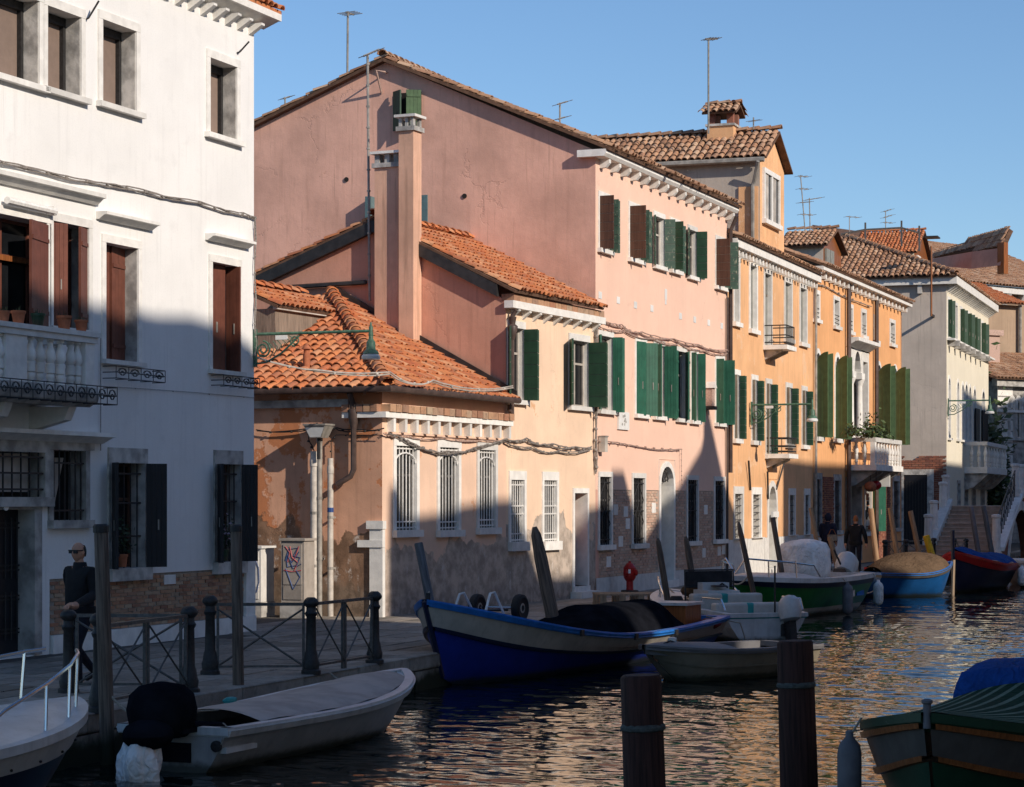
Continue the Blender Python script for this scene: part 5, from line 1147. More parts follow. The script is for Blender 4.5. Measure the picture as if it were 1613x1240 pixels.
b = MB().box(bx0, bx1, y1, -.003, z0-.3, z0).build('balcony', M['stone'], cr); MB().box(bx0, bx1, y1, y1+.2, z1-.18, z1).box(bx0, bx0+.2, y1+.201, -.003, z1-.18, z1).build('handrail', M['stone'], b)
me = MB().lathe([(r*1.3, z*(z1-.18-z0)) for r, z in prof], n=8).mesh('baluster', M['stone'], True)
for x in lin(bx0+.2, bx1-.2, 8): link('baluster', me, b, Matrix.Translation((x, y1+.1, z0)))
for y in (-.35, -.7): link('baluster', me, b, Matrix.Translation((bx0+.1, y, z0)))
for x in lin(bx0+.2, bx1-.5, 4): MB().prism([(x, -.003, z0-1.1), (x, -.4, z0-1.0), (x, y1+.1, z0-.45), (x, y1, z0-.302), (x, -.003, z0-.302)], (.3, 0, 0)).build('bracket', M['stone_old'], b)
# bare brick and a dark door low on the side wall
yd0, zd1 = Cf.e(1461, 748); yd1, _ = Cf.e(1424, 748)
class SideParent: pass
brk = thing('side_brickwork', '', 'x') if False else None
zt_ = Cf.e(1450, 716)[1]
sd = bpy.data.objects.new('brick_patch', MB().box(-.03, -.005, .1, yd1+1.2, .3, zt_-1.1).mesh('brick_patch', M['mortar'])); COL.objects.link(sd); sd.parent = cr
out = []
for j in range(int((zt_-.3)/.1)):
    y = .15+(.16 if j % 2 else 0)
    while y < yd1+1.3:
        z = .3+j*.1
        if not (yd0-.1 < y < yd1+.1 and z < zd1+.1) and z < zt_-.25+.4*math.sin(y*1.1+.6)+.3*math.sin(y*3.1)+random.uniform(-.12, .12): out.append((y, z))
        y += .32
m = MB()
for y, z in out: m.box(-.05-random.random()*.015, -.028, y-.15, y+.15, z-.042, z+.042)
stuff(m.build('bricks', M['brickr'], cr))
MB().box(-.09, -.052, yd0-.3, yd0, 0, zd1+.25).box(-.09, -.052, yd1, yd1+.3, 0, zd1+.25).box(-.088, -.052, yd0, yd1, zd1, zd1+.248).build('door_frame', M['stone_old'], cr)
d = MB().box(-.06, -.051, yd0, yd1, 0, zd1).build('door', M['navysh'], cr)
for i in range(9): y = yd0+(yd1-yd0)*i/8; MB().box(-.075, -.0605, y-.02, y+.02, .2, zd1-.3).build('bar', M['iron'], d)
# tall chimney pole with its stays
yq, zq = Cf.e(1467, 497); t = thing('flue_pole', 'thin rusty pole standing off the grey side wall of the cream house', 'pole', Cf.w(-.8, Cf.e(1467, 497, -.8)[0], 0), Cf.ang)
MB().tube([(0, 0, Cf.e(1467, 498, -.8)[1]), (0, 0, Cf.e(1467, 388, -.8)[1])], .05, 6).build('pole', M['varnish'], t); z_ = Cf.e(1467, 498, -.8)[1]
MB().box(0, .8, -.05, .05, z_, z_+.1).box(-.1, .8, -.3, .3, z_+3.6, z_+3.66).build('bracket', M['iron'], t)
# attic with white wall and orange tiles, rising behind the cream house roof
ab = building('attic_dormer', 'attic dormer with bright orange tiles and a small white window', Cf, 'dormer')
o, x0, x1, z_e, z_r = px_block(ab, Cf, 1440, 1462, 6.2, 394, 366, 1342, 'cream', 'varnish', 'tileorange', gut=False, over=.6)
MB().box(x0+.9, x0+2.2, 6.1, 6.19, z_e-1.7, z_e-.2).build('window', M['stone'], o)
MB().box(x0+1.1, x0+2.0, 6.05, 6.099, z_e-1.55, z_e-.35).build('pane', M['plate'], o)
# roof terrace rail
t = thing('roof_terrace_rail', 'dark metal rail of a roof terrace above the orange attic tiles', 'railing', Cf.o)
PT = [at(*q, 112) for q in ((1325, 369), (1363, 362), (1420, 359), (1448, 367))]
m = MB(); m.tube(PT, .05, 5).build('rail', M['ironw'], t)
for p_ in PT[1:]: MB().tube([p_+Vector((0, 0, .35)), p_-Vector((0, 0, .9))], .05, 5).build('post', M['ironw'], t)
for c in t.children: c.matrix_local = Matrix.Translation(-Cf.o)
# ---------------------------------------------------------------- far houses
Ff = Frame(at(1470, 860, 150), vp=5200)
fh = building('far_house', 'far house under a broad old tile roof with a brown attic', Ff, 'house')
X = Ff.x(1720); zf = Ff.z(1520, 446); x00 = Ff.x(1440)
MB().box(x00, X, 0, 12, 0, zf-.4).build('wall', M['brown'], fh)
MB().box(x00, X, -.5, .0-.003, zf-.5, zf-.05).build('cornice', M['stone'], fh); brackets(fh, lin(x00+4, X-1, 9), zf-1.3, zf-.502, M['stone_old'], -.45, .25)
tile_roof(fh, [(x00, -.7, zf), (X, -.7, zf), (X, 9, Ff.z(1613, 398, 9)), (x00, 9, Ff.z(1470, 375, 9))], M['tileold'], 0, .34, .5)
Wl = lambda p: Vector(Ff.inv(p))
A_, B_ = Wl(at(1472, 396, 150)), Wl(at(1590, 360, 139)); of = Wl(at(1578, 386, 138.5))-B_; k_ = .35
tile_roof(fh, [A_+of*k_, B_+of, B_, A_], M['tileold'], 0, .3, .46, thick=.3)
MB().prism([A_+of*k_-Vector((0, 0, .2)), Wl(at(1576, 418, 138)), B_+of*.97-Vector((0, 0, .2))], (.3, 2.5, 0)).build('attic', M['rose'], fh)
q_ = Wl(at(1583, 400, 138)); MB().box(q_.x-.1, q_.x+.3, q_.y, q_.y+.5, q_.z-1.2, q_.z+.7).build('pier', M['varnish'], fh)
Gf = Frame(at(1560, 862, 128), vp=7000)
bh_ = building('brown_house', 'plain brown rendered house with red tiles right of the cream house', Gf, 'house')
X = Gf.x(1720); x00 = Gf.x(1500); zg = Gf.z(1560, 479)
MB().box(x00, X, 0, 10, 0, zg).build('wall', M['brown'], bh_)
tile_roof(bh_, [(x00, -.5, zg+.05), (Gf.x(1607), -.5, zg+.05), (Gf.x(1540, 5), 5, Gf.z(1525, 446, 5)), (x00, 5, Gf.z(1525, 446, 5))], M['tileorange'], 0, .26, .42)
MB().tube([(Gf.x(1603), -.2, zg), (Gf.x(1603), -.2, 3)], .1, 6).build('downpipe', M['gutterg'], bh_, True); MB().box(Gf.x(1577), Gf.x(1586), -.1, -.003, Gf.z(1580, 574), Gf.z(1580, 564)).build('vent', M['iron'], bh_)
MB().box(Gf.x(1540, -1.2), X, -.9, -.003, Gf.z(1560, 480)-8.6, Gf.z(1560, 480)-8.2).build('string_course', M['stone_old'], bh_) if False else None
Hf = Frame(at(1571, 863, 122), vp=6500)
gth = building('gothic_palace', 'pale stone palace with narrow arched windows at the right edge', Hf, 'palace')
zh = Hf.z(1575, 600); X = Hf.x(1720); HH = []
for l, r in ((1592, 1596), (1602, 1606.5), (1611, 1615), (1620, 1625)):
    arch_window(gth, HH, Hf.x(l), Hf.x(r), Hf.z(1592, 688), Hf.z(1592, 648), Hf.z(1592, 630), t=.25, dep=.35, wallm=M['stone_old'], pane='glass', sill=.2)
mb = MB(); wall_grid(mb, 0, X, 0, zh, HH, .4); mb.poly([(0, 0, 0), (0, 0, zh), (0, 10, zh), (0, 10, 0)]); mb.poly([(0, 0, zh), (X, 0, zh), (X, 10, zh), (0, 10, zh)]); mb.build('wall', M['stone_old'], gth)
MB().box(-.4, X, -.4, -.003, zh-.3, zh+.1).build('cornice', M['stone_old'], gth); MB().box(-.05, X, -.15, -.003, Hf.z(1592, 650), Hf.z(1592, 646)).build('string_course', M['stone'], gth)
for j in range(9): MB().box(0, 1.1, -.03, -.003, zh-.8-j*.62, zh-.25-j*.62).build('ashlar', M['stone'], gth)
tile_roof(gth, [(-.7, -.6, zh+.12), (X, -.6, zh+.12), (X, 4, zh+1.8), (-3.5, 4, zh+1.8)], M['tileold'], 0, .26, .42)
x = Hf.x(1604); MB().box(x-.6, x+.6, 2, 3, zh+.4, zh+2.6).box(x-.75, x+.75, 1.85, 3.15, zh+2.6, zh+2.9).build('chimney', M['cabler'], gth)
bush('ivy', 'dark ivy mass hanging between the cream house and the pale palace', 'ivy', Hf, (-1.0, -.8, 1.5), 1.0, .8, 4.6, 1500, ['leafd', 'leaf', 'leafd'], .24)
# ---------------------------------------------------------------- bridge
Bf = Frame(gp(1468, 880), vp=2072)
br = building('stone_bridge', 'stepped stone bridge with a brick arch at the end of the quay', Bf, 'bridge')
NS = 12; sw0, sw1 = 0.0, -2.3; zt = NS*.172
for i in range(NS):
    a = 2.4 if i < 3 else sw0
    MB().box(i*.48, i*.48+.6, sw1, a, i*.172-.1, (i+1)*.172-.04).build('riser', M['stepstone'], br); MB().box(i*.48-.04, i*.48+.48, sw1, a, (i+1)*.172-.04, (i+1)*.172).build('step', M['stepstone'], br)
MB().box(NS*.48, 12, sw1, sw0+.4, zt-.5, zt-.002).build('deck', M['stepstone'], br)
# canal side of the bridge: a pale arch ring in a brick wall whose top climbs with the steps
c0, r0, N_, yw_ = 5.6, 4.0, 18, -2.55; tp = lambda x: min(1, max(0, x)/5.76)*zt+.32; m = MB(); A = lambda k, e=0: (c0-(r0+e)*math.cos(math.pi*k/N_), -.8+(2.7+e*.9)*math.sin(math.pi*k/N_))
for k in range(N_):
    p0, p1 = A(k), A(k+1); m.prism([(p0[0], yw_-.2, p0[1]), (p0[0], yw_-.2, tp(p0[0])), (p1[0], yw_-.2, tp(p1[0])), (p1[0], yw_-.2, p1[1])], (0, .45, 0))
    o0, o1 = A(k, .42), A(k+1, .42); MB().prism([(p0[0], yw_-.26, p0[1]), (o0[0], yw_-.26, o0[1]), (o1[0]-.02, yw_-.26, o1[1]), (p1[0]-.02, yw_-.26, p1[1])], (0, .05, 0)).build('voussoir', M['stone'], br)
m.prism([(-.2, yw_-.2, -1.2), (c0-r0, yw_-.2, -1.2), (c0-r0, yw_-.2, tp(c0-r0)), (-.2, yw_-.2, .3)], (0, .45, 0)); m.build('arch_wall', M['brickr'], br)
MB().prism([(-.3, yw_-.3, .32), (5.76, yw_-.3, zt+.33), (5.76, yw_-.3, zt+.5), (-.3, yw_-.3, .48)], (0, .6, 0)).prism([(5.762, yw_-.3, zt+.33), (12, yw_-.3, zt+.33), (12, yw_-.3, zt+.5), (5.762, yw_-.3, zt+.5)], (0, .6, 0)).build('coping', M['stone'], br)
def pillar(x, y, z, h, w_=.2): MB().box(x-w_, x+w_, y-w_, y+w_, z, z+.3).lathe([(w_*.85, .3), (w_*.75, h-.15), (w_*.95, h-.12), (w_*.95, h-.03), (w_*.5, h)], (x, y, z), 10).build('pillar', M['stone'], br)
for x, y, z, h in ((-.4, -2.55, 0, 1.75), (5.6, -2.55, zt+.4, 1.35), (7.6, -2.55, zt+.4, 1.35), (1.0, .3, .5, 1.25), (2.4, .3, .7, 1.6), (4.8, .3, zt-.5, 1.5), (5.6, .3, zt-.2, 1.5)): pillar(x, y, z, h)
m = MB()
for k in range(2): m.tube([(-.4, -2.55, .9+k*.6), (5.6, -2.55, zt+.9+k*.6)], .03, 5)
for k in range(13): x = -.2+k*.46; m.tube([(x, -2.55, .45+max(0, x)/5.76*zt), (x, -2.55, 1.5+x/5.76*zt)], .022, 4)
m.build('railing', M['iron'], br)
MB().prism([(1.4, .02, .4), (5.6, .02, zt), (5.6, .02, zt+.3), (1.4, .02, .8)], (0, .4, 0)).build('side_wall', M['stone'], br)
# ---------------------------------------------------------------- poles and posts
def pole(name, lab, top, bot, Z, wpx, mat, group, zb=-1.3, cap=None, tip=False, bands=()):
    a, b = at(*top, Z), at(*bot, Z); d = (a-b).normalized(); b = b-d*((b.z-zb)/d.z); r = wpx*Z/7200
    t = thing(name, lab, 'pole', b, 0, group); L = (a-b).length; ax = d.to_track_quat('Z', 'Y').to_matrix().to_4x4()
    n = 10; pth = [(0, 0, 0), (0, 0, L*.4), (0, 0, L*.8), (0, 0, L-.05), (0, 0, L)]
    m = MB(); pr = [(r*1.15, 0), (r*1.08, L*.3), (r*1.03, L*.6), (r, L-.02), (r*.9, L)] if not tip else [(r*1.1, 0), (r*1.05, L*.4), (r, L-r*5), (r*.75, L-r*1.2), (r*.35, L)]
    k = 14; rows = []
    for q, z in pr: rows.append([(q*(1+random.uniform(-.05, .05))*math.cos(2*math.pi*i/k), q*(1+random.uniform(-.05, .05))*math.sin(2*math.pi*i/k), z) for i in range(k)])
    m.grid(rows, closed=True); m.add(rows[-1], [tuple(range(k))]); o = m.build('shaft', M[mat], t, True); o.matrix_local = ax
    if cap: q = MB().lathe([(r*1.15, L-.02), (r*1.15, L+.05), (r*.9, L+.07)], n=12).build('cap', M[cap], t); q.matrix_local = ax
    for zf in bands: q = MB().lathe([(r*1.06, zf), (r*1.2, zf+.02), (r*1.2, zf+.04), (r*1.06, zf+.06)], n=12).build('band', M['rope'], t); q.matrix_local = ax
    return t, ax
PG = 'mooring poles along the left quay'
for a in (('tall dark pole standing in front of the man in black', (159, 836), (168, 1130), 24.1, 22, 'pole', 'iron', False), ('tall brown pole by the right window of the white house', (372, 835), (376, 1090), 28.2, 17, 'pole', 'iron', False),
          ('smooth grey pole leaning left at the bow of the blue workboat', (659, 855), (681, 965), 35.4, 13.5, 'poleg', None, False), ('thick weathered pole with a pointed tip behind the blue workboat', (842, 830), (873, 985), 38.6, 21, 'pole', None, True),
          ('thin leaning pole in front of the arched doorway', (1036, 848), (1051, 942), 45.5, 10, 'pole', None, True), ('leaning pole just right of the arched doorway', (1080, 845), (1098, 955), 47.7, 10, 'pole', None, True),
          ('dark pole leaning behind the small white motorboat', (1163, 822), (1186, 930), 52.4, 8.5, 'pole', None, True), ('dark pole in front of the arched door of the ochre house', (1217, 815), (1234, 917), 55.4, 8.5, 'pole', None, False),
          ('short pale wood pole left of the woman in navy', (1277, 800), (1290, 872), 59.4, 7, 'polel', None, False), ('pale wood pole directly behind the white covered green boat', (1307, 846), (1323, 908), 61.9, 8, 'polel', None, False),
          ('long pale pole at the stern of the green boat', (1372, 801), (1388, 945), 67.5, 8, 'polel', None, False), ('pale pole left of the brown covered boat', (1402, 800), (1419, 912), 71, 8, 'polel', None, False),
          ('brown pole rising behind the brown covered boat', (1434, 805), (1452, 892), 75, 8, 'polel', None, False), ('pale grey pole in front of the bridge steps', (1529, 798), (1545, 893), 80, 8, 'fender', None, False),
          ('dark pole with iron spikes before the bridge steps', (1549, 797), (1567, 896), 80, 8, 'poleg', None, False)):
    pole('mooring_pole', *a[:6], PG, cap=a[6], tip=a[7])
t, b = pole('mooring_pole', 'yellow topped green pole between the bollards by the red boat', (1459, 845), (1474, 897), 74, 10, 'greendk', PG)
r = 5.4*74/3600
zl = max(v.co.z for v in t.children[0].data.vertices); q = MB().lathe([(r*1.04, zl-.75), (r*1.03, zl+.01), (r*.9, zl+.03)], n=14).build('yellow_band', M['yellowp'], t); q.matrix_local = b
for lab, x, y, xb, Z, w_, bd in (('reddish brown mooring post in the foreground, shorter left one', 1010, 1063, 1016, 15.9, 66, 1.2), ('reddish brown mooring post in the foreground, taller right one with a hanging cable', 1252, 1009, 1259, 18.9, 57, 1.5)):
    t, ml = pole('mooring_post', lab, (x, y), (xb, 1240), Z, w_, 'polebr', 'foreground mooring posts', zb=-2.2)
    zl = max(v.co.z for v in t.children[0].data.vertices); q = MB().lathe([(w_*Z/7200*1.0, zl-.39), (w_*Z/7200*1.09, zl-.38), (w_*Z/7200*1.09, zl-.36), (w_*Z/7200*1.0, zl-.34)], n=20).build('rope_ring', M['band'], t); q.matrix_local = ml
    if Z > 17:
        r_ = w_*Z/7200; q = MB().tube([(-r_*1.05, -.05, zl-.42), (-r_*1.25, -.08, zl-.7), (-r_*1.2, -.08, zl-1.3), (-r_*1.1, -.06, zl-2.2)], .012, 5).build('hanging_cable', M['rubber'], t, True); q.matrix_local = ml
# ---------------------------------------------------------------- bollards and quay railings
BP = [(.13, 0), (.13, .06), (.105, .08), (.115, .16), (.10, .2), (.085, .3), (.07, .34), (.062, .8), (.075, .82), (.085, .85), (.065, .88), (.062, .93), (.1, .97), (.105, 1.0), (.085, 1.04), (.05, 1.07)]
bme = MB().lathe(BP, n=12).mesh('bollard', M['iron'], True)
def bollard(p, lab, h=1.08):
    o = link('bollard', bme); o.location = p; o.scale = (1, 1, h/1.07); tag(o, lab, 'bollard', 'cast iron bollards on the quay'); return p
bA = bollard(gp(108, 1093), 'cast iron bollard under the hand of the man in black', 1.0); bB = bollard(gp(156, 1123), 'bollard beside the tall dark pole at the lower left', 1.08); bC = bollard(gp(298, 1093), 'bollard at the right end of the front railing by the stone landing', 1.04)
bD = bollard(gp(331, 1064), 'bollard left of the tall brown pole', 1.05); bE = bollard(gp(490, 1063), 'bollard where the two railing panels meet before the hipped roof house', 1.02); bF = bollard(gp(590, 1046), 'last bollard of the railing, nearest to the blue boat', 1.02)
def panel(a, b, lab, n=1, h=.93):
    d = b-a; L = d.length; t = thing('railing_panel', lab, 'railing', a, math.atan2(d.y, d.x), 'iron railings between the bollards')
    e = .1; MB().box(0, L, -.02, .02, h-.02, h+.02).build('top_rail', M['ironw'], t)
    for k in range(n):
        x0, x1 = e+(L-2*e)*k/n+(.04 if k else 0), e+(L-2*e)*(k+1)/n-(.04 if k < n-1 else 0)
        for x in (x0, x1): MB().box(x-.018, x+.018, -.018, .018, .0, h-.021).build('upright', M['ironw'], t)
        for za, zb in ((.12, h-.06), (h-.06, .12)): MB().tube([(x0, .0 if za < zb else -.025, za), (x1, .0 if za < zb else -.025, zb)], .014, 4).build('cross_bar', M['ironw'], t)
        MB().box(x0+.02, x1-.02, -.015, .015, .1, .13).build('bottom_rail', M['ironw'], t)
panel(bB, bC, 'iron railing with two crossed bays along the quay edge at lower left', 2); panel(bA, bC, 'crossed iron railing running behind the front one at lower left'); panel(bD, bE, 'wide crossed railing panel behind the tall brown pole'); panel(bE, bF, 'railing panel with two narrow crossed bays next to the blue boat', 2)
fb = [bollard(gp(*q), lab, h) for q, lab, h in (((1394, 898), 'far bollard left of the pale leaning poles', 1.0), ((1427, 897), 'far bollard behind the brown covered boat', 1.0), ((1471, 893), 'far bollard beside the yellow topped pole', 1.0), ((1503, 890), 'far bollard before the bridge steps, left of the pair', .95), ((1522, 888), 'far bollard before the bridge steps, right of the pair', .9))]
panel(fb[0], fb[1], 'far railing left of the brown covered boat'); panel(fb[1], fb[2], 'far railing in front of the lowest bridge steps'); panel(fb[3], fb[4], 'far short railing before the bridge steps')
# ---------------------------------------------------------------- street lamps on brackets
def lamp(lab, fr, x, y0, z, out, s=1.0):
    t = thing('bracket_lamp', lab, 'street lamp', fr.w(x, y0, z), fr.ang, 'green bracket lamps')
    m = MB(); m.tube([(0, 0, 0), (0, -out, 0)], .035*s, 8); m.build('arm', M['lampgreen'], t, True); MB().box(-.05*s, .05*s, -.04, 0, -.75*s, .12*s).build('wall_plate', M['lampgreen'], t)
    sp = lambda c0, c1, r, n_, st, en: [(0, c0+r*(1-.75*k/n_)*math.cos(st+(en-st)*k/n_), c1+r*(1-.75*k/n_)*math.sin(st+(en-st)*k/n_)) for k in range(n_+1)]
    MB().tube(sp(-.22*s, -.36*s, .2*s, 26, 1.6, 13), .022*s, 5).build('scroll', M['lampgreen'], t)
    MB().tube([(0, -.04, -.68*s), (0, -.3*s, -.66*s), (0, -.7*s, -.45*s), (0, -1.0*s, -.2*s), (0, -1.15*s, -.06*s)], .024*s, 5).build('scroll', M['lampgreen'], t)
    MB().tube(sp(-1.05*s, -.18*s, .13*s, 18, -1.5, 9), .018*s, 5).build('scroll', M['lampgreen'], t)
    for k in range(6): c = (-.4-.1*k)*s; MB().tube([(0, c, -.56*s+.075*k*s), (.0, c-.1*s, -.36*s+.05*k*s), (0, c+.02*s, -.2*s+.03*k*s)], .012*s, 4).build('leaf_scroll', M['lampgreen'], t)
    MB().box(-.012, .012, -.85*s, -.55*s, -.14*s, -.04*s).build('number_tag', M['plate'], t)
    y = -out; MB().lathe([(.05*s, -.12*s), (.06*s, -.08*s), (.04*s, .0), (.05*s, .08*s), (.03*s, .12*s), (.015*s, .2*s)], (0, y, 0), 10).build('finial', M['lampgreen'], t, True)
    MB().lathe([(.19*s, -.52*s), (.165*s, -.47*s), (.11*s, -.42*s), (.105*s, -.40*s), (.1*s, -.25*s), (.075*s, -.22*s), (.05*s, -.17*s), (.05*s, -.1*s)], (0, y, 0), 16).build('hood', M['lampgreen'], t, True)
    MB().lathe([(.09*s, -.66*s), (.21*s, -.64*s), (.215*s, -.58*s), (.17*s, -.523*s)], (0, y, 0), 16).build('lamp_glass', M['frost'], t, True)
lamp('green bracket lamp at the corner of the white house, over the hipped roof', Wf, -.02, -.02, Wf.z(400, 527), 2.25, .76)
lamp('green bracket lamp in front of the ochre house shutters', Yf, Yf.x(1180), -.05, Yf.z(1180, 638), 1.85, .8)
lamp('green bracket lamp on the corner of the cream house', Cf, .1, -.05, Cf.z(1493, 632), 1.9, .95)
# ---------------------------------------------------------------- hydrant, pallet
p = gp(992, 937); t = thing('fire_hydrant', 'red fire hydrant on the quay before the pink house', 'hydrant', p); t.scale = (.6, .6, .82)
MB().lathe([(.36, 0), (.36, .13), (.3, .14)], n=20).build('base', M['iron'], t); MB().lathe([(.16, .14), (.14, .2), (.14, .4), (.17, .42), (.24, .5), (.25, .55)], n=16).build('barrel', M['red'], t, True)
MB().lathe([(.26, .55), (.26, .8), (.22, .84), (.14, .92), (.06, .95), (.05, 1.0)], n=16).build('bonnet', M['red'], t, True)
for a in (-.6, .9): MB().lathe([(.09, 0), (.09, .1), (.05, .13)], (.25*math.cos(a-1.57), .25*math.sin(a-1.57), .66), 10, M=Matrix.Rotation(a-1.57, 4, 'Z') @ Matrix.Rotation(math.pi/2, 4, 'Y')).build('outlet', M['red'], t, True)
MB().box(-.07, .02, -.275, -.25, .64, .76).build('plate', M['plate'], t)
p = gp(1003, 954); t = thing('pallet', 'wooden pallet lying on the quay behind the blue workboat', 'pallet', (p.x, p.y, 0), math.radians(6))
for y in (-.5, -.25, 0, .25, .5): MB().box(-.9, .9, y-.07, y+.07, .24, .275).build('deck_board', M['plank'], t)
for x in (-.82, -.4, 0, .4, .82):
    for y in (-.5, 0, .5): MB().box(x-.07, x+.07, y-.06, y+.06, .06, .239).build('block', M['plank'], t)
for y in (-.5, 0, .5): MB().box(-.9, .9, y-.06, y+.06, .02, .059).build('runner', M['plank'], t)
# ---------------------------------------------------------------- boats
class Boat:
    def __init__(s, name, label, bow, stern, B, zb, zm, zs, rake=.5, tr=.8, keel=-.2, tb=.55, full=2.2, flare=.75, group='boats moored along the canal'):
        d = stern-bow; s.L = d.length; s.B = B; s.zb, s.zm, s.zs, s.rake, s.tr, s.keel, s.tb, s.full, s.flare = zb, zm, zs, rake, tr, keel, tb, full, flare
        s.t = thing(name, label, 'boat', (bow.x, bow.y, -.5), math.atan2(d.y, d.x), group)
    def b(s, t):
        f = max(0, 1-(1-min(1, t/s.tb))**s.full)**.8 if t < s.tb else 1-(1-s.tr)*((t-s.tb)/(1-s.tb))**2
        return max(.015, s.B/2*f)
    def z(s, t): return s.zm+(s.zb-s.zm)*max(0, 1-t/.62)**2+(s.zs-s.zm)*max(0, (t-.62)/.38)**2
    def pt(s, t, q, side, out=0):
        kz = s.keel+(s.z(t)-s.keel)*.25*max(0, 1-t/.25)**2
        y = s.b(t)*(q**s.flare)*(1 if q > .02 else 0)+out; z = kz+(s.z(t)-kz)*q
        x = t*s.L+max(0, 1-t/.5)**2*s.rake*(1-q)
        return (x, side*y, z)
    def band(s, q0, q1, name, mat, out=0, n=26, m=5, transom=True, label=None):
        mb = MB(); T = [(i/(n-1))**1.5 for i in range(n)]; QS = [q0+(q1-q0)*j/(m-1) for j in range(m)]
        for sd in (-1, 1): mb.grid([[s.pt(t, q, sd, out) for q in QS] for t in T], flip=sd > 0)
        if transom: mb.grid([[s.pt(1, q, -1, out) for q in QS], [s.pt(1, q, 1, out) for q in QS]])
        if out > 0:
            for sd in (-1, 1): mb.grid([[s.pt(t, q0, sd, 0), s.pt(t, q0, sd, out)] for t in T]); mb.grid([[s.pt(t, q1, sd, out), s.pt(t, q1, sd, 0)] for t in T])
        return mb.build(name, mat, s.t, True, label)
    def rim(s, w_, name, mat, up=.03, n=26):
        mb = MB(); T = [(i/(n-1))**1.5 for i in range(n)]
        for sd in (-1, 1):
            rows = []
            for t in T:
                x, y, z = s.pt(t, 1, sd); yi = sd*max(0, abs(y)-w_); rows.append([(x, y+sd*.025, z-.05), (x, y+sd*.025, z+up), (x+.0, yi, z+up), (x, yi, z-.12)])
            mb.grid(rows, flip=sd < 0)
        y = s.b(1); z = s.z(1); mb.box(s.L-w_, s.L+.02, -y-.024, y+.024, z-.05, z+up)
        return mb.build(name, mat, s.t, True)
    def deck(s, drop, camber, name, mat, t0=.0, t1=1.0, inset=.08, n=18, m=9, fn=None, label=None):
        rows = []
        for i in range(n):
            t = t0+(t1-t0)*i/(n-1); b = max(.005, s.b(t)-inset); x = s.pt(t, 1, 1)[0]; r = []
            for j in range(m):
                u = -1+2*j/(m-1); z = s.z(t)-drop+camber*(1-u*u)*(min(1, b/(s.B*.3)))
                if fn: z += fn((i/(n-1)), u)
                r.append((x, b*u, z))
            rows.append(r)
        return MB().grid(rows).build(name, mat, s.t, True, label)
    def fender(s, t, side, L=.55, r=.1, mat='fender', drop=.1):
        x, y, z = s.pt(t, 1, side); y += side*(r+.03)
        o = MB().lathe([(r*.3, 0), (r*.85, .06), (r, .13), (r, L-.13), (r*.85, L-.06), (r*.35, L), (r*.3, L+.05)], (x, y, z-drop-L), 12).build('fender', M[mat], s.t, True)
        MB().tube([(x, y, z-drop), (x, y-side*r, z+.04)], .01, 4).build('fender_rope', M['rope'], s.t)
    def motor(s, mat='gel', s_=1.0, y=0, tilt=0, low='iron', dz=0):
        x, z = s.L, s.z(1); Mx = Matrix.Translation((x+.1, y, z-.05+dz)) @ Matrix.Rotation(math.radians(tilt), 4, 'Y') @ Matrix.Scale(s_, 4)
        o = link('outboard_motor', MB().lathe([(.12, 0), (.2, .05), (.23, .2), (.21, .42), (.12, .52), (.02, .55)], (.16, 0, .12), 14, sx=1.35).mesh('outboard_motor', M[mat], True), s.t, Mx)
        MB().box(-.02, .25, -.07, .07, -.6, .14).box(.05, .2, -.1, .1, -.75, -.6).build('leg', M[low], o); MB().box(-.14, .0, -.12, .12, -.15, .1).build('clamp', M['iron'], o); MB().tube([(.0, 0, .2), (-.5, .05, .3)], .02, 5).build('tiller', M['iron'], o)
        return o
V = lambda x, y: Vector((x, y, 0))
# blue workboat
b = Boat('workboat', 'big blue and white wooden workboat with a light blue gunwale', V(-1.3, 33.9), V(3.3, 43.0), 2.3, 1.30, .54, .62, rake=.55, tr=.72, keel=-.25, full=2.9, flare=.55, tb=.46)
BLUE = b
b.band(0, .62, 'hull', M['blued']); b.band(.62, .67, 'rubbing_strake', M['navy'], .06); b.band(.67, .93, 'topside', M['gelo'], .015); b.band(.93, 1.0, 'gunwale', M['bluel'], .05); b.rim(.16, 'cap_rail', M['bluel'], .03)
b.deck(.22, .02, 'deck', M['redd'], .06, .98, .14); b.deck(.02, .03, 'foredeck', M['blue'], .0, .22, .12)
MB().tube([b.pt(.0, q, 1) [0:1]+(0,)+b.pt(.0, q, 1)[2:] for q in (0, .25, .5, .75, 1.0)], .045, 6).build('stem', M['navy'], b.t, True)
MB().tube([(.12, 0, b.z(0)-.05), (.12, 0, b.z(0)+.12)], .035, 8).build('bollard', M['iron'], b.t)
hum = b.deck(.06, .0, 'black_cover', M['tarpb'], .40, .86, .28, 20, 13, fn=lambda i, u: (min(1, i*3.2)*min(1, (1-i)*7))*(.52*(1-abs(u)**3))+.02*math.sin(i*23)*math.cos(u*5), label='black tarpaulin stretched over the hold')
x = b.L*.86; MB().box(x, x+.75, -.55, .55, b.z(.9)-.35, b.z(.9)+.3).build('engine_box', M['varnish'], b.t); MB().box(x-.05, x+.8, -.6, .6, b.z(.9)+.301, b.z(.9)+.35).build('engine_lid', M['gel'], b.t)
m = MB(); m.ball((b.L*.37, -.35, b.z(.37)-.12), .5, .3, .16, 8, jit=.1); m.ball((b.L*.93, -.75, b.z(.9)-.05), .4, .18, .1, 6, jit=.1); m.build('folded_tarp', M['redd'], b.t, True)
m = MB(); m.tube([(b.L*.97, -.5, b.z(1)+.02), (b.L*.99, -1.1, b.z(1)-.1), (b.L+.05, -1.25, -.1)], .014, 4); m.build('mooring_rope', M['rope'], b.t)
MB().lathe([(.05, -.3), (.16, -.2), (.16, .5), (.1, .62)], (b.L+.06, .25, b.z(1)-.25), 12).build('stern_fender', M['rubber'], b.t, True)
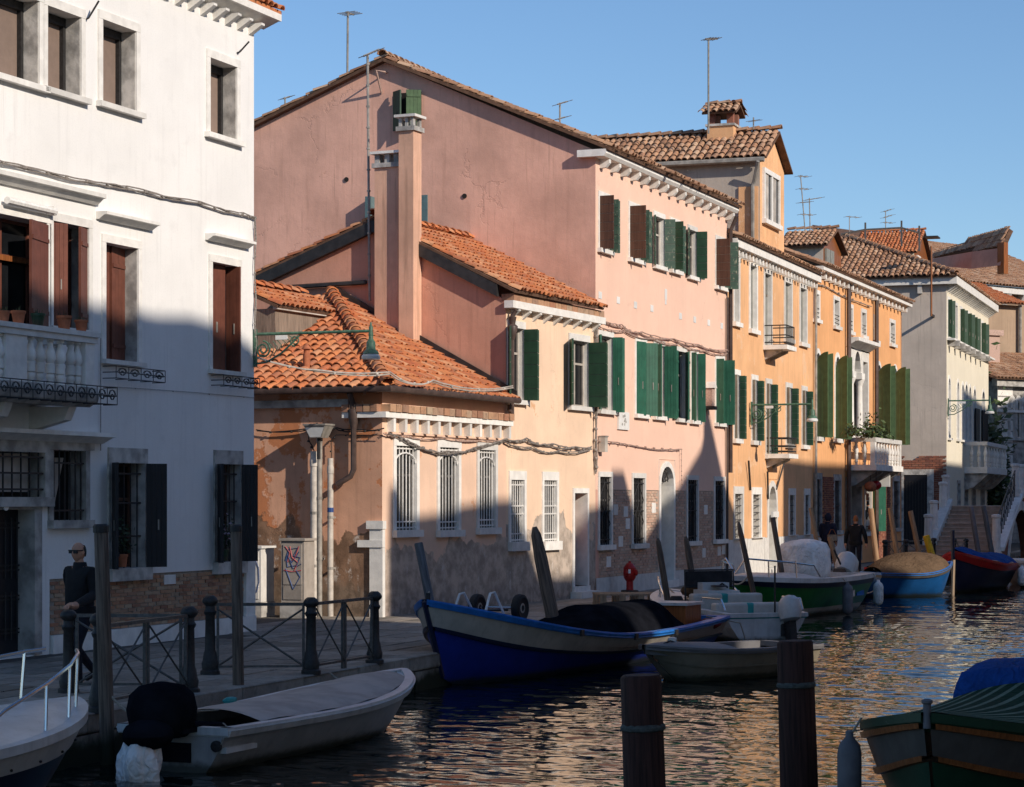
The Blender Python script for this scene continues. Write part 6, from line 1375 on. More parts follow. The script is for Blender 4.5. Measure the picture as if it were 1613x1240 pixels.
for t_ in (.3, .5, .68): x, y, z = b.pt(t_, .96, -1, .06); MB().box(x-.05, x+.05, y-.03, y+.01, z-.05, z+.05).build('cleat', M['iron'], b.t)
# hand cart lying on the bow
W = [at(752, 957, 36.6), at(819, 958, 36.0)]
ct = thing('hand_cart', 'two wheeled hand cart lying on the bow of the blue workboat', 'cart', W[1]-Vector((0, 0, .25)))
ax = (W[1]-W[0]).normalized(); Rm = ax.to_track_quat('Z', 'Y').to_matrix().to_4x4(); o_ = ct.location
for w_ in W:
    q = link('wheel', MB().lathe([(.12, -.05), (.17, -.07), (.215, -.05), (.225, 0), (.215, .05), (.17, .07), (.12, .05)], n=20, M=Matrix.Rotation(math.radians(62), 4, 'Z') @ Matrix.Rotation(math.pi/2, 4, 'X')).mesh('wheel', M['rubber'], True), ct, Matrix.Translation(w_-o_))
    MB().lathe([(.11, -.045), (.05, -.055), (.05, .055), (.11, .045)], n=12, M=Matrix.Rotation(math.radians(62), 4, 'Z') @ Matrix.Rotation(math.pi/2, 4, 'X')).build('hub', M['gutterg'], q)
MB().tube([W[0]-o_, W[1]-o_], .018, 6).build('axle', M['chrome'], ct)
for a, b2, c in (((717, 957), (727, 934), (745, 963)), ((764, 967), (775, 933), (795, 970))):
    P = [at(*a, 35.3), at(b2[0]-3, b2[1]+2, 35.4), at(b2[0]+4, b2[1], 35.5), at(*c, 35.7)]; MB().tube([p-o_ for p in P], .02, 6).build('handle', M['whitebar'], ct, True)
MB().tube([at(745, 962, 35.7)-o_, at(800, 961, 36.2)-o_], .018, 5).build('frame', M['iron'], ct)
# grey covered dinghy in the left foreground
b = Boat('dinghy', 'grey white dinghy under a flat grey tarpaulin in the left foreground', V(-1.36, 28.75), V(-3.5, 23.6), 1.55, .66, .44, .44, rake=.75, tr=.82, tb=.5, full=2.3, flare=.42)
b.band(0, .9, 'hull', M['dinghy']); b.band(.9, 1.0, 'rubbing_strake', M['gel'], .05); b.rim(.1, 'gunwale', M['gel'], .03)
b.deck(-.035, .10, 'tarpaulin', M['tarp'], .1, .86, .1, 24, 11, fn=lambda i, u: .008*math.sin(i*26+u*3)); b.deck(.0, .02, 'foredeck', M['gel'], .0, .13, .09)
x = b.L; MB().box(x-.7, x-.05, -.6, .6, .2, .26).build('stern_seat', M['gel'], b.t)
m = MB(); m.lathe([(.24, 0), (.31, .1), (.34, .28), (.31, .43), (.22, .52), (.05, .56)], (x+.22, .0, b.z(1)-.06), 18, sx=1.25); m.ball((x+.66, .1, b.z(1)-.0), .3, .24, .16, 10, jit=.07); m.box(x-.55, x+.3, -.3, .3, b.z(1)-.02, b.z(1)+.03); m.build('motor_cover', M['tarpb'], b.t, True, 'outboard motor wrapped in black cloth')
m = MB(); m.lathe([(.04, -.44), (.12, -.42), (.19, -.36), (.23, -.25), (.235, -.15), (.22, -.05), (.17, .05), (.08, .12)], (x+.74, .06, b.z(1)-.14), 40, sx=1.2); o = m.build('white_wrap', M['tarpw'], b.t, True)
for v in o.data.vertices: a = math.atan2(v.co.y-.06, v.co.x-x-.74); q = .86+.10*math.sin(a*5+v.co.z*4)+.06*math.sin(a*13+v.co.z*9); v.co.x = x+.74+(v.co.x-x-.74)*q*.95; v.co.y = .06+(v.co.y-.06)*q; v.co.z += .05*math.sin(a*3)
MB().tube([(x-.5, .25, b.z(1)+.16), (x+.1, -.34, b.z(1)+.14), (x-.6, -.45, b.z(1)+.1)], .008, 4).build('lashing', M['rope'], b.t); MB().box(x+.004, x+.03, -.12, .22, .1, .3).build('motor_plate', M['tarpb'], b.t); 
MB().lathe([(.06, 0), (.06, .03), (.03, .035)], (x+.002, .52, .28), 12, M=Matrix.Rotation(math.pi/2, 4, 'Y')).build('drain_fitting', M['iron'], b.t)
MB().tube([(x-.25, .45, b.z(1)+.05), (x-.05, .6, b.z(1)+.05), (x+.02, .58, .3)], .01, 4).build('rope', M['rope'], b.t); MB().ball((b.L*.55, -b.b(.55)+.02, b.z(.55)+.06), .12, .06, .05, 6, jit=.15).build('rope_coil', M['teal'], b.t)
# white bow at the lower left corner
b = Boat('motorboat', 'white motorboat bow with a steel rail and dark hull cut by the left edge', V(-4.05, 21.2), V(-6.3, 16.3), 1.9, .95, .72, .7, rake=.8, tr=.9, tb=.5, full=2.6, flare=.5)
b.band(0, .76, 'hull', M['navy']); b.band(.76, 1.0, 'topside', M['gel'], .02); b.rim(.12, 'gunwale', M['gel'], .03); b.deck(-.03, .1, 'foredeck', M['gel'], .0, .7, .1)
b.band(.0, .16, 'boot_stripe', M['gel'], .004)
for sd in (-1, 1):
    pth = [b.pt(t_, 1, sd) for t_ in (.06, .14, .25, .38, .5)]; up = (.5, .48, .42, .3, .05)
    pp = [(x+(.05), y*.85, z+u) for (x, y, z), u in zip(pth, up)]
    MB().tube([(pth[0][0]-.1, pth[0][1]*.5, pth[0][2]+.52)]+pp, .018, 7).build('bow_rail', M['chrome'], b.t, True)
    for k in (0, 1, 2): MB().tube([(pth[k][0]+.1, pth[k][1]*.88, pth[k][2]+.02), pp[k]], .015, 6).build('stanchion', M['chrome'], b.t, True)
for k in range(5): x, y, z = b.pt(.12+.09*k, .8, 1, .03); MB().ball((x, y, z), .014, .014, .014, 5).build('bolt', M['iron'], b.t)
# small cream boat beside the workboat
b = Boat('rowing_boat', 'small tan motorless boat with a grey rub rail beside the blue workboat', V(2.02, 35.0), V(4.55, 37.3), 1.55, .56, .46, .46, rake=.7, tr=.85, tb=.45, full=2.4, flare=.38)
b.band(0, .6, 'hull', M['rowing']); b.band(.6, .64, 'spray_rail', M['rowing'], .03); b.band(.64, .93, 'topside', M['rowing'], .005); b.band(.93, 1, 'rub_rail', M['rub'], .05); b.rim(.12, 'gunwale', M['rub'], .03); b.deck(-.02, .08, 'foredeck', M['rub'], 0, .42, .1); b.deck(.12, .03, 'cover', M['rub'], .42, .97, .12)
x = b.L*.36; MB().lathe([(.07, 0), (.07, .12), (.04, .13)], (x-.5, .1, b.z(.3)+.05), 10).build('bow_light', M['frost'], b.t, True); MB().tube([(x-.9, -.1, b.z(.1)+.06), (x-.75, -.1, b.z(.1)+.1), (x-.62, -.1, b.z(.1)+.06)], .014, 5).build('cleat', M['iron'], b.t)
# white boat with teal cushions
b = Boat('motorboat', 'white open motorboat with teal striped cushions and a steel windscreen frame', V(3.35, 49.6), V(5.0, 44.9), 1.95, .86, .6, .55, rake=.5, tr=.9, tb=.45, full=2.4, flare=.4)
b.band(0, .9, 'hull', M['gel']); b.band(.9, .97, 'stripe', M['teal'], .02); b.rim(.16, 'gunwale', M['gel'], .03); b.deck(.25, .0, 'floor', M['gelo'], .05, 1, .1); b.deck(0, .04, 'foredeck', M['gel'], 0, .3, .1)
L = b.L
def cushion(x0, x1, y0, y1, z0, z1):
    o = MB().box(x0, x1, y0, y1, z0, z1).build('cushion', M['vinyl'], b.t); bv = o.modifiers.new('bevel', 'BEVEL'); bv.width = .05; bv.segments = 3
    yy = (y0+y1)/2; q = MB().box(x0-.004, x1+.004, yy-.18, yy+.02, z0-.004, z1+.004).build('teal_stripe', M['teal'], o); bv = q.modifiers.new('bevel', 'BEVEL'); bv.width = .05; bv.segments = 3
cushion(L*.6, L*.6+.28, -.8, .75, .55, .9); cushion(L*.84, L*.84+.3, -.85, .8, .5, .76); cushion(L*.72, L*.83, .5, .82, .5, .72)
MB().box(L*.45, L*.6, -.35, .35, .25, .95).box(L*.47, L*.52, -.3, .3, .95, 1.1).build('console', M['gel'], b.t)
m = MB(); m.tube([(L*.46, -.55, .6), (L*.45, -.55, 1.35), (L*.45, .55, 1.35), (L*.46, .55, .6)], .022, 6); m.tube([(L*.45, -.55, 1.0), (L*.45, .55, 1.0)], .018, 5); m.build('windscreen_frame', M['iron'], b.t, True)
MB().box(L*.45-.005, L*.45+.005, -.53, .53, 1.01, 1.33).build('windscreen', M['mesh'], b.t)
m = MB(); m.tube([(L*.5, 0, .95), (L*.53, .12, 1.08), (L*.55, .2, 1.0)], .02, 5); m.lathe([(.16, 0), (.18, .015), (.16, .03)], (L*.55, 0, 1.02), 12); m.build('steering_wheel', M['iron'], b.t, True)
for sd in (-1, 1):
    m = MB(); m.tube([(.5, sd*.3, .82), (.6, sd*.45, 1.15), (1.5, sd*.8, 1.05), (2.2, sd*.92, .68)], .02, 6); m.tube([(1.3, sd*.7, .75), (1.3, sd*.72, 1.07)], .016, 5); m.build('side_rail', M['chrome'], b.t, True)
    m = MB(); m.tube([(L*.75, sd*.88, .64), (L*.78, sd*.88, .85), (L*.95, sd*.86, .85), (L*.98, sd*.84, .64)], .018, 5); m.build('side_rail', M['chrome'], b.t, True)
b.motor('gel', .95, .42, -12, dz=-.22); MB().tube([(L*.93, .35, .5), (L*.93, .35, 1.5)], .02, 5).build('flag_staff', M['iron'], b.t)
MB().box(L+.012, L+.03, .3, .6, .35, .55).build('number_plate', M['plate'], b.t); m = MB().ball((L*.36, .1, .9), .5, .45, .18, 8, jit=.12).build('folded_cover', M['tarpbr'], b.t, True)
# green boat with white covered console
b = Boat('motorboat', 'green hulled motorboat with a white covered console and hanging fenders', V(5.0, 52.6), V(8.35, 58.4), 2.2, 1.0, .86, .9, rake=.9, tr=.88, tb=.5, full=2.6, flare=.45)
b.band(0, .38, 'bottom', M['gel']); b.band(.38, .84, 'hull', M['greenhull'], .006); b.band(.84, 1, 'topside', M['navy'], .02); b.rim(.3, 'gunwale', M['gel'], .06); b.deck(-.06, .12, 'foredeck', M['gel'], 0, .5, .22); b.deck(.15, .02, 'cockpit', M['vinyl'], .5, 1, .25)
L = b.L; o = MB().ball((L*.66, 0, 1.22), .72, .52, .62, 14).build('console_cover', M['tarpw'], b.t, True, 'white canvas cover tied over the console')
for v in o.data.vertices:
    p_ = v.co-Vector((L*.66, 0, 1.22)); m_ = max(abs(p_.x)/.72, abs(p_.y)/.52, abs(p_.z)/.62); e_ = math.sqrt((p_.x/.72)**2+(p_.y/.52)**2+(p_.z/.62)**2); p_ *= (e_/m_)**.62; v.co = Vector((L*.66, 0, 1.22))+p_*(1+.012*math.sin(p_.z*16+p_.y*9)); v.co.z = max(.85, v.co.z+random.uniform(-.012, .012))
for sd in (-1, 1):
    m = MB(); m.tube([(.3, 0, 1.1), (.35, sd*.25, 1.45), (1.4, sd*.85, 1.35), (2.5, sd*1.05, 1.25), (2.8, sd*1.08, .98)], .022, 6)
    for x, y in ((.9, .6), (1.7, .95)): m.tube([(x, sd*y, .98), (x, sd*y*.97, 1.38)], .018, 5)
    m.build('bow_rail', M['chrome'], b.t, True)
b.fender(.62, 1, .75, .13, 'fender', .1); b.fender(.97, 1, .6, .13, 'tarpw', .15); b.fender(.62, -1, .75, .13, 'fender', .1); b.fender(.97, -1, .6, .13, 'tarpw', .15)
b.motor('gel', 1.25, 0, 38)
for sd in (-1, 1):
    x, y, z = b.pt(.8, .66, sd, .02); MB().box(x-.15, x+.15, y-.012, y+.012, z-.1, z+.1).build('number_patch', M['vinyl'], b.t); x, y, z = b.pt(.9, .62, sd, .02); MB().box(x-.25, x+.25, y-.012, y+.012, z-.06, z+.06).build('number_patch', M['bluel'], b.t)
# blue boat with brown cover
b = Boat('covered_boat', 'small blue boat under an arched brown canvas cover', V(12.9, 67.0), V(10.4, 66.2), 1.9, 1.0, .68, .7, rake=.3, tr=.7, tb=.5, full=2.0, flare=.5)
b.band(0, .86, 'hull', M['bluem']); b.band(.86, 1, 'gunwale', M['dull'], .04); b.rim(.1, 'cap_rail', M['bluel'], .02)
b.deck(-.02, 0, 'canvas', M['tarpbr'], .12, .98, .06, 18, 13, fn=lambda i, u: .75*(1-abs(u)**2.4)*min(1, math.sin(math.pi*min(1, i*.95+.03))**.5)*.78, label='arched brown canvas')
MB().tube([(-.02, 0, 0), (-.05, 0, 1.05)], .06, 6).build('stem', M['plank'], b.t)
# dark boat with red strake and blue cover
b = Boat('covered_boat', 'dark blue boat with a red strake and blue tarpaulin near the bridge', V(13.25, 68.6), V(15.6, 73.6), 1.9, 1.25, .8, .75, rake=.3, tr=.75, tb=.5, full=2.0, flare=.5)
b.band(0, .8, 'hull', M['navy']); b.band(.8, .96, 'strake', M['red'], .03); b.rim(.12, 'cap_rail', M['red'], .03); b.deck(-.04, .3, 'tarpaulin', M['tarpblue'], .05, 1, .05, 18, 11, fn=lambda i, u: .03*math.sin(i*17+u*4)); MB().tube([(0, 0, 0), (-.08, 0, 1.9)], .06, 6).build('stem', M['navy'], b.t)
b.fender(.85, 1, .6, .14, 'tarpw'); b.fender(.85, -1, .6, .14, 'tarpw'); b.fender(.97, -1, .7, .18, 'gel'); b.fender(.97, 1, .7, .18, 'gel')
b = Boat('covered_boat', 'red boat half hidden behind the brown canvas cover', V(13.2, 72.0), V(11.3, 71.0), 1.6, 1.15, .7, .7, rake=.3, tr=.75); b.band(0, .7, 'hull', M['greendk']); b.band(.7, 1, 'topside', M['red'], .02); b.deck(0, .1, 'deck', M['tarpbr'], .0, 1, .05)
b = Boat('motorboat', 'grey motorboat at the right edge before the bridge arch', V(15.9, 76.2), V(20.6, 75.2), 1.9, .85, .72, .7, rake=.7, tr=.88, flare=.45); b.band(0, .84, 'hull', M['tarp']); b.band(.84, 1, 'topside', M['gel'], .03); b.rim(.15, 'gunwale', M['gel'], .04); b.deck(-.02, .08, 'deck', M['vinyl'], 0, 1, .12)
MB().ball((b.L*.4, 0, .95), .7, .45, .36, 8).build('cuddy', M['tarpw'], b.t, True)
# green striped boat in the right foreground
b = Boat('covered_boat', 'dark green boat with a striped green cover and blue hood in the right foreground', V(3.08, 17.0), V(5.35, 21.9), 2.05, 1.20, .86, .85, rake=.35, tr=.85, tb=.42, full=1.9, flare=.42)
b.band(0, .66, 'hull', M['greendk']); b.band(.66, .70, 'rubbing_strake', M['varnish'], .05); b.band(.70, .90, 'topside', M['dull'], .01); b.band(.90, .94, 'upper_strake', M['varnish'], .05); b.band(.94, 1.0, 'gunwale', M['greendk'], .015); b.rim(.1, 'cap_rail', M['greendk'], .02)
ms = MB(); n = 40; gr = MB()
T_ = [.03+.9*i/24 for i in range(25)]
def cv(t_, u): return (b.pt(t_, 1, 1)[0], (b.b(t_)-.05)*u, b.z(t_)+.03+.3*min(1, t_*1.6)*(1-abs(u)**1.7))
for k in range(43):
    u0, u1 = -1+2*k/43, -1+2*(k+1)/43; (gr if k % 3 == 1 else ms).grid([[cv(t_, u0+(u1-u0)*j/3) for j in range(4)] for t_ in T_], flip=False)
ms.build('cover', M['greentarp'], b.t, True); stuff(gr.build('cover_stripe', M['paletarp'], b.t, True))
o = MB().ball((b.L*.80, 0, b.z(.6)+.14), .9, .78, .3, 14).build('blue_hood', M['tarpblue'], b.t, True, 'blue canvas hood')
for v in o.data.vertices: p_ = v.co-Vector((b.L*.8, 0, b.z(.6)+.14)); m_ = max(abs(p_.x)/.9, abs(p_.y)/.78, abs(p_.z)/.36); p_ *= (1/max(.3, m_))**.6; v.co = Vector((b.L*.8, 0, b.z(.6)+.14))+p_; v.co.z = max(v.co.z, b.z(.6)+.08)+.015*math.sin(v.co.x*9+v.co.y*7)
MB().lathe([(.03, -.1), (.03, .08), (.042, .09), (.042, .11), (.02, .12)], (.03, 0, b.z(0)), 10).build('stem_head', M['fender'], b.t, True)
b.fender(.2, -1, .55, .1, 'fender', .12); b.fender(.2, 1, .55, .1, 'fender', .12)
# ---------------------------------------------------------------- mooring lines
def line(lab, a, b, sag=.25, r=.014):
    P = [a.lerp(b, i/12)-Vector((0, 0, sag*4*(i/12)*(1-i/12))) for i in range(13)]
    tag(MB().tube(P, r, 5).build('mooring_line', M['rope'], None, True), lab, 'rope', 'mooring lines')
line('rope from the blue workboat bow to the grey leaning pole', BLUE.t.location+Vector((0, 0, 1.3)), at(676, 930, 35.4), .12)
line('rope from the grey dinghy bow up to the quay edge', Vector((-1.45, 28.6, .15)), gp(520, 1060, .02), .2)
line('rope from the dinghy stern to the tall dark pole', Vector((-3.7, 23.9, -.02)), at(166, 1085, 24.1), .1)
line('rope from the green boat bow to the dark leaning pole', Vector((5.0, 52.6, .45)), at(1180, 905, 52.4), .15, .02)
line('rope from the green boat stern to the long pale pole', Vector((8.3, 58.3, .35)), at(1385, 925, 67.5), .3, .02)
line('rope from the brown covered boat to the pale pole on its left', Vector((10.5, 66.3, .3)), at(1412, 880, 71), .2, .02)
line('slack rope from the teal cushioned boat to the quay pole', Vector((3.4, 49.4, .4)), at(1096, 935, 47.7), .15, .018)
# ---------------------------------------------------------------- people
def person(lab, loc, face, J, E_, hair=None, glasses=False, mats=('skin', 'cloth', 'jean', 'rubber'), s=1.0, hood=None):
    t = thing('person', lab, 'person', loc, face); names = list(J); me = bpy.data.meshes.new('body')
    me.from_pydata([tuple(Vector(J[k][0])*s) for k in names], [(names.index(a), names.index(b_)) for a, b_ in E_], []); o = link('body', me)
    o.modifiers.new('skin', 'SKIN'); sd = o.modifiers.new('sub', 'SUBSURF'); sd.levels = sd.render_levels = 2
    for i, k in enumerate(names): r = J[k][1]; me.skin_vertices[0].data[i].radius = (r[0]*s, r[1]*s) if isinstance(r, tuple) else (r*s, r*s)
    me.skin_vertices[0].data[names.index('pelvis')].use_root = True
    bpy.context.view_layer.update(); m2 = bpy.data.meshes.new_from_object(o.evaluated_get(bpy.context.evaluated_depsgraph_get())); bpy.data.objects.remove(o)
    m2.materials.clear()
    for x in mats: m2.materials.append(M[x])
    segs = [(Vector(J[a][0])*s, Vector(J[b_][0])*s, J[b_][2]) for a, b_ in E_]
    for p in m2.polygons:
        c = p.center; best = (9, 0)
        for a, b_, z in segs:
            d = b_-a; u = max(0, min(1, (c-a).dot(d)/d.length_squared)); best = min(best, ((c-a-d*u).length, z))
        p.material_index = best[1]; p.use_smooth = True
    import bmesh
    hd = Vector(J['head'][0])*s; hm = MB(); hm.ball((0, 0, 0), .1, .077, .125, 16); vv = []
    for x, y, z in hm.v:
        f = max(0, x/.1)
        if z < -.02: y *= 1-.28*min(1, (-.02-z)/.1); x *= 1-.12*min(1, (-.02-z)/.1)
        x += f*(.026*math.exp(-(y/.016)**2-((z+.022)/.026)**2)+.012*math.exp(-(y/.03)**2-((z+.1)/.02)**2)-.012*math.exp(-((abs(y)-.032)/.018)**2-((z-.012)/.016)**2)+.006*math.exp(-(y/.024)**2-((z+.06)/.008)**2))
        vv.append(hd+Vector((x, y, z))*s)
    hm.v = vv; me2 = hm.mesh('head', M[mats[0]], True); bm = bmesh.new(); bm.from_mesh(m2); bm.from_mesh(me2); bm.to_mesh(m2); bm.free(); bpy.data.meshes.remove(me2)
    b_ = link('body', m2, t)
    for sg in (-1, 1): MB().ball(hd+Vector((-.005, sg*.076, -.0)), .02, .012, .032, 6).build('ear', M['skin'], b_, True)
    if hair: hair(t, hd)
    nk = Vector(J['neckb'][0])*s
    MB().lathe([(.105, -.05), (.098, .0), (.085, .055), (.078, .06), (.075, .0)], nk, 14, sx=.85).build('collar', M[mats[1]], t, True)
    MB().lathe([(.215, -.06), (.222, .0), (.212, .05)], (0, 0, .93*s), 18, sx=.8).build('jacket_hem', M[mats[1]], t, True)
    if glasses:
        m = MB(); m.box(.082, .105, -.066, -.008, -.012, .03).box(.082, .105, .008, .066, -.012, .03).box(.085, .107, -.072, .072, .022, .034)
        for sg in (-1, 1): m.box(-.01, .085, sg*.078-.004, sg*.078+.004, .018, .032)
        g = m.build('sunglasses', M['rubber'], t); g.location = hd
    return t
def base(legs, arms, lean=0):
    J = {'pelvis': ((0, 0, .95), (.15, .17), 2), 'belly': ((.01+lean*.3, 0, 1.1), (.175, .21), 1), 'chest': ((.0+lean*.7, 0, 1.32), (.165, .23), 1), 'neckb': ((lean, 0, 1.47), (.075, .085), 1), 'neck': ((lean+.015, 0, 1.54), .056, 0), 'head': ((lean+.03, 0, 1.65), (.05, .05), 0)}
    E_ = [('pelvis', 'belly'), ('belly', 'chest'), ('chest', 'neckb'), ('neckb', 'neck'), ('neck', 'head')]
    for sd, (kn, an, toe) in zip((1, -1), legs):
        k = 'l' if sd > 0 else 'r'; J.update({k+'hip': ((0, sd*.1, .88), .105, 2), k+'knee': (kn, .068, 2), k+'ankle': (an, .05, 2), k+'toe': (toe, .038, 3)}); J[k+'heel'] = ((an[0]-.03, an[1], an[2]-.055), .038, 3)
        E_ += [('pelvis', k+'hip'), (k+'hip', k+'knee'), (k+'knee', k+'ankle'), (k+'ankle', k+'heel'), (k+'heel', k+'toe')]
    for sd, (el, wr, hand, fd) in zip((1, -1), arms):
        k = 'l' if sd > 0 else 'r'; J.update({k+'sh': ((lean*.9, sd*.2, 1.4), .098, 1), k+'el': (el, .074, 1), k+'wr': (wr, .052, 1), k+'hand': (hand, (.04, .028), 0)}); E_ += [('chest', k+'sh'), (k+'sh', k+'el'), (k+'el', k+'wr'), (k+'wr', k+'hand')]
        h = Vector(hand); f = Vector(fd).normalized(); sdv = f.cross(Vector((0, 0, 1))) if abs(f.z) < .8 else Vector((1, 0, 0)); sdv.normalize(); dn = Vector((0, 0, -1)) if abs(f.z) < .8 else Vector((0, -sd, 0))
        for i, (off, L_) in enumerate(((-.032, .075), (-.011, .085), (.011, .08), (.032, .062))):
            a = h+sdv*off+f*.035; b2 = a+f*L_*.55; c = b2+(f*.6+dn*.6)*L_*.5; J[k+'f%da' % i] = (tuple(b2), .0105, 0); J[k+'f%db' % i] = (tuple(c), .009, 0); E_ += [(k+'hand', k+'f%da' % i), (k+'f%da' % i, k+'f%db' % i)]
        a = h-sdv*.05+f*.005; b2 = a-sdv*.01+f*.035; J[k+'ta'] = (tuple(a), .012, 0); J[k+'tb'] = (tuple(b2), .01, 0); E_ += [(k+'hand', k+'ta'), (k+'ta', k+'tb')]
    return J, E_
def hair_ring(mt, bald=True):
    def f(t, hd):
        m = MB(); m.ball((0, 0, 0), .108, .086, .133, 14); c = hd+Vector((-.006, 0, .006)); keep = set()
        for k, (x, y, z) in enumerate(m.v):
            if (z > .035 and x < .085 if not bald else False) or (-.08 < z < (.095 if bald else .2) and x < .0) or (abs(y) > .058 and -.04 < z < .06 and x < .03): keep.add(k)
        m.f = [q for q in m.f if all(k in keep for k in q)]; m.m = [0]*len(m.f); m.v = [c+Vector(p) for p in m.v]; m.build('hair', M[mt], t, True)
    return f
mp = gp(126, 1079); to = bA-mp; fa = math.atan2(-.85, -.52); loc = Matrix.Rotation(-fa, 3, 'Z') @ to
hx, hy = loc.x, loc.y
J, E_ = base((((.16, .09, .5), (.12, .09, .085), (.3, .1, .035)), ((-.02, -.1, .47), (-.34, -.1, .17), (-.22, -.11, .05))), (((.02, .27, 1.13), (.5*hx+.1, .5*hy+.1, 1.02), (hx*.92, hy*.92, 1.045), (1, .2, -.25)), ((-.14, -.25, 1.13), (-.06, -.27, .88), (-.03, -.27, .8), (.1, 0, -1))))
if (Vector((hx, hy))-Vector((0, .19))).length > .8: hx *= .8; hy *= .8
person('man in black jacket and sunglasses with a hand on the iron bollard', mp, fa, J, E_, hair_ring('hair'), True)
J, E_ = base((((.06, .1, .5), (-.05, .1, .09), (.12, .11, .035)), ((.1, -.09, .5), (.2, -.09, .1), (.36, -.1, .05))), (((-.03, .3, 1.15), (.04, .33, .92), (.05, .33, .84), (.1, 0, -1)), ((-.05, -.3, 1.15), (.02, -.33, .92), (.03, -.33, .84), (.1, 0, -1))))
person('man in black walking away along the quay with short reddish hair', gp(1348, 902), math.atan2(.932, .3), J, E_, hair_ring('varnish', False), s=1.02)
J, E_ = base((((.04, .08, .5), (0, .08, .09), (.15, .09, .035)), ((.02, -.08, .5), (-.04, -.08, .1), (.1, -.09, .04))), (((.0, .23, 1.15), (.12, .2, .98), (.16, .17, .95), (.8, -.3, -.2)), ((-.02, -.24, 1.15), (.05, -.25, .92), (.06, -.25, .85), (.1, 0, -1))))
def hood_(t, hd):
    m = MB(); m.ball(hd+Vector((-.02, 0, .01)), .12, .115, .15, 10); m.build('hood', M['navyc'], t, True); MB().lathe([(.26, .55), (.24, .8), (.19, 1.0), (.2, 1.25), (.17, 1.42), (.1, 1.5)], n=14, sx=.8).build('coat', M['navyc'], t, True)
person('woman in a long dark navy hooded coat carrying a tan bag', gp(1304, 899), math.atan2(.9, .45), J, E_, hood_, mats=('skin', 'navyc', 'jean', 'rubber'), s=1.05)
p = gp(1304, 899); t = thing('shoulder_bag', 'small tan bag held by the woman in navy', 'bag', (p.x+.1, p.y-.3, .98), .3); MB().box(-.15, .15, -.05, .05, 0, .2).build('pouch', M['plank'], t); MB().tube([(-.13, 0, .2), (-.05, 0, .36), (.05, 0, .36), (.13, 0, .2)], .012, 5).build('handle', M['varnish'], t)
# ---------------------------------------------------------------- aerials
def aerial(lab, px, py0, py1, Z, arms=(), stays=0, r=.022, lean=0):
    a, b_ = at(px, py0, Z), at(px+lean, py1, Z); t = thing('roof_aerial', lab, 'antenna', a, 0, 'television aerials on the roofs'); d = b_-a
    MB().tube([-d*.06, d], r, 6).build('mast', M['gutterg'], t)
    n = max(2, int(d.length/.45))
    for i in range(n): MB().lathe([(r*1.5, 0), (r*1.5, .04)], d*((i+.5)/n), 6).build('clip', M['gutterg'], t) if d.length > 3 else None
    for f, dx, dz, L, k in arms:
        c = d*f; v = Vector((dx, .5, dz)).normalized()*L; m = MB(); m.tube([c-v*.25, c+v*.75], r*.9, 5); m.build('boom', M['gutterg'], t); side = v.cross(Vector((0, 0, 1))).normalized()
        m = MB()
        for i in range(k): q = c-v*.2+v*(.9*i/max(1, k-1)); m.tube([q-side*.28, q+side*.28], r*.35, 4)
        m.build('element', M['gutterg'], t)
Zg = 54.5
aerial('tall thin aerial mast left of the pink gable peak', 547, 134, 18, 58, ((.98, .3, 0, .35, 4),), r=.028, lean=1)
aerial('long white mast standing before the pink gable with a tilted aerial', 582, 452, 86, Lf.w(X1-.3, 3.6).y, ((1.0, .8, .45, .45, 6),), r=.028, lean=-3); aerial('small aerial on the left slope of the pink gable', 449, 190, 153, 60, ((.95, .6, .35, .2, 3),))
aerial('double aerial on the right slope of the pink gable', 882, 212, 162, 56, ((.97, .9, .35, .3, 4), (.5, .7, .3, .22, 3))); aerial('tall mast beside the tiled chimney with an aerial on top', 1116, 202, 60, 70, ((.99, .9, .1, .45, 5),), r=.03)
aerial('tiny finial aerial on the attic tower ridge', 1187, 202, 185, 70, ((.7, .5, 0, .12, 2),)); aerial('tall aerial with several arms above the small attic dormer', 1268, 362, 276, 90, ((.98, .9, 0, .5, 3), (.75, .9, 0, .45, 3), (.5, .6, .1, .5, 5), (.28, .9, 0, .6, 3)), lean=-7)
aerial('aerial with a side boom right of the tall one above the dormer', 1276, 362, 312, 91, ((.95, .9, .2, .8, 4),), lean=-1); aerial('small round aerial above the terrace rail', 1338, 372, 341, 112, ((.98, .9, 0, .8, 3),)); aerial('comb shaped aerial above the terrace rail', 1395, 366, 332, 112, ((.98, .8, .3, .5, 3), (.7, .8, .3, .6, 3), (.45, .9, 0, .6, 3)))
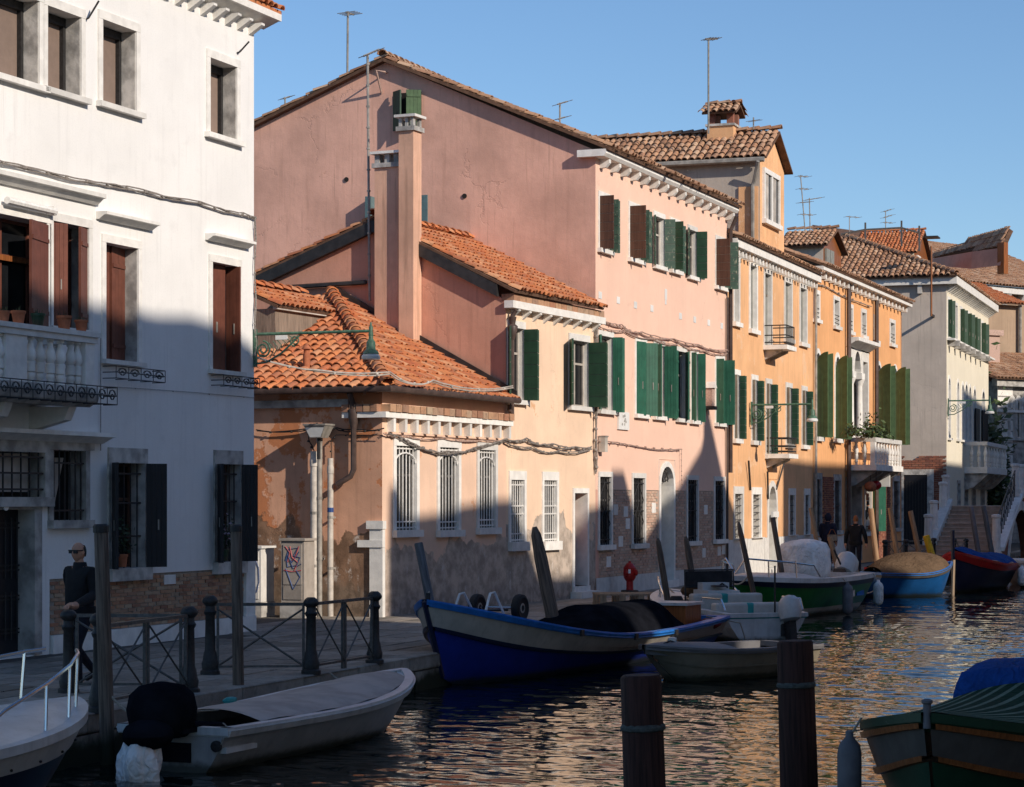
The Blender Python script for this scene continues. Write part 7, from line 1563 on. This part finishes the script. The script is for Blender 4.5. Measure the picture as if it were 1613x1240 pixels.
# ---------------------------------------------------------------- houses on the opposite bank, outside the picture; they cast the evening shade
DX, DZ, YO = -23*math.tan(AZ), 23/math.cos(AZ)*math.tan(EL), -23
def opposite(lab, prof, back=8):
    P = [(x+DX, z+DZ) for x, z in prof]; t = thing('canal_house', lab, 'house', Pf.w(P[0][0], YO, 0), Pf.ang); x0 = P[0][0]; wl, rf = MB(), MB()
    for (a, za), (b_, zb) in zip(P[:-1], P[1:]):
        a -= x0; b_ -= x0
        if b_-a < .001: continue
        wl.poly([(a, 0, -1), (a, 0, za), (b_, 0, zb), (b_, 0, -1)]); wl.poly([(a, -back, -1), (b_, -back, -1), (b_, -back, zb), (a, -back, za)]); rf.poly([(a, 0, za), (a, -back, za), (b_, -back, zb), (b_, 0, zb)])
        wl.poly([(a, 0, -1), (a, -back, -1), (a, -back, za), (a, 0, za)]); wl.poly([(b_, 0, -1), (b_, -back, -1), (b_, -back, zb), (b_, 0, zb)])
    wl.build('wall', M['peach'], t); rf.build('roof', M['tileold'], t)
W_ = [toP(Wf, *q) for q in ((-140, 405), (0, 405), (100, 424), (160, 431), (226, 447), (280, 450), (333, 466), (380, 500), (388, 540), (399, 590))]
opposite('house on the opposite bank shading the white house', [(W_[0][0]-15, W_[0][1])]+W_+[(W_[-1][0]+.3, 3.0), (W_[-1][0]+.31, -9)])
L_ = [toP(Lf, *q) for q in ((601, 790), (602, 750), (605, 736), (611, 738), (619, 760), (626, 789), (690, 787), (722, 778), (785, 774), (800, 775), (812, 800), (822, 850), (826, 903), (870, 903), (900, 905), (910, 860), (926, 800), (937, 798))]
P_ = [toP(Pf, *q) for q in ((941, 797), (962, 796), (963, 742), (982, 742), (983, 790), (996, 845), (1017, 848), (1036, 815), (1070, 765), (1104, 708), (1108, 690), (1109, 640), (1114, 640), (1115, 695), (1120, 715), (1146, 776))]+[toP(Yf, *q) for q in ((1155, 800), (1160, 917))]
opposite('house with chimneys on the opposite bank shading the pink house', L_+P_)
O_ = [toP(Yf, *q) for q in ((1232, 915), (1232.5, 717), (1279, 720))]+[toP(Of, *q) for q in ((1282, 721), (1357, 722), (1358, 890))]; opposite('house on the opposite bank shading the foot of the orange palace', O_)
C_ = [toP(Of, *q) for q in ((1392, 890), (1393, 705), (1419, 703))]+[toP(Cf, *q) for q in ((1512, 700), (1514, 580), (1553, 606), (1557, 604))]; C_.append((C_[-1][0]+70, C_[-1][1]+1)); opposite('house on the opposite bank shading the cream house', C_)
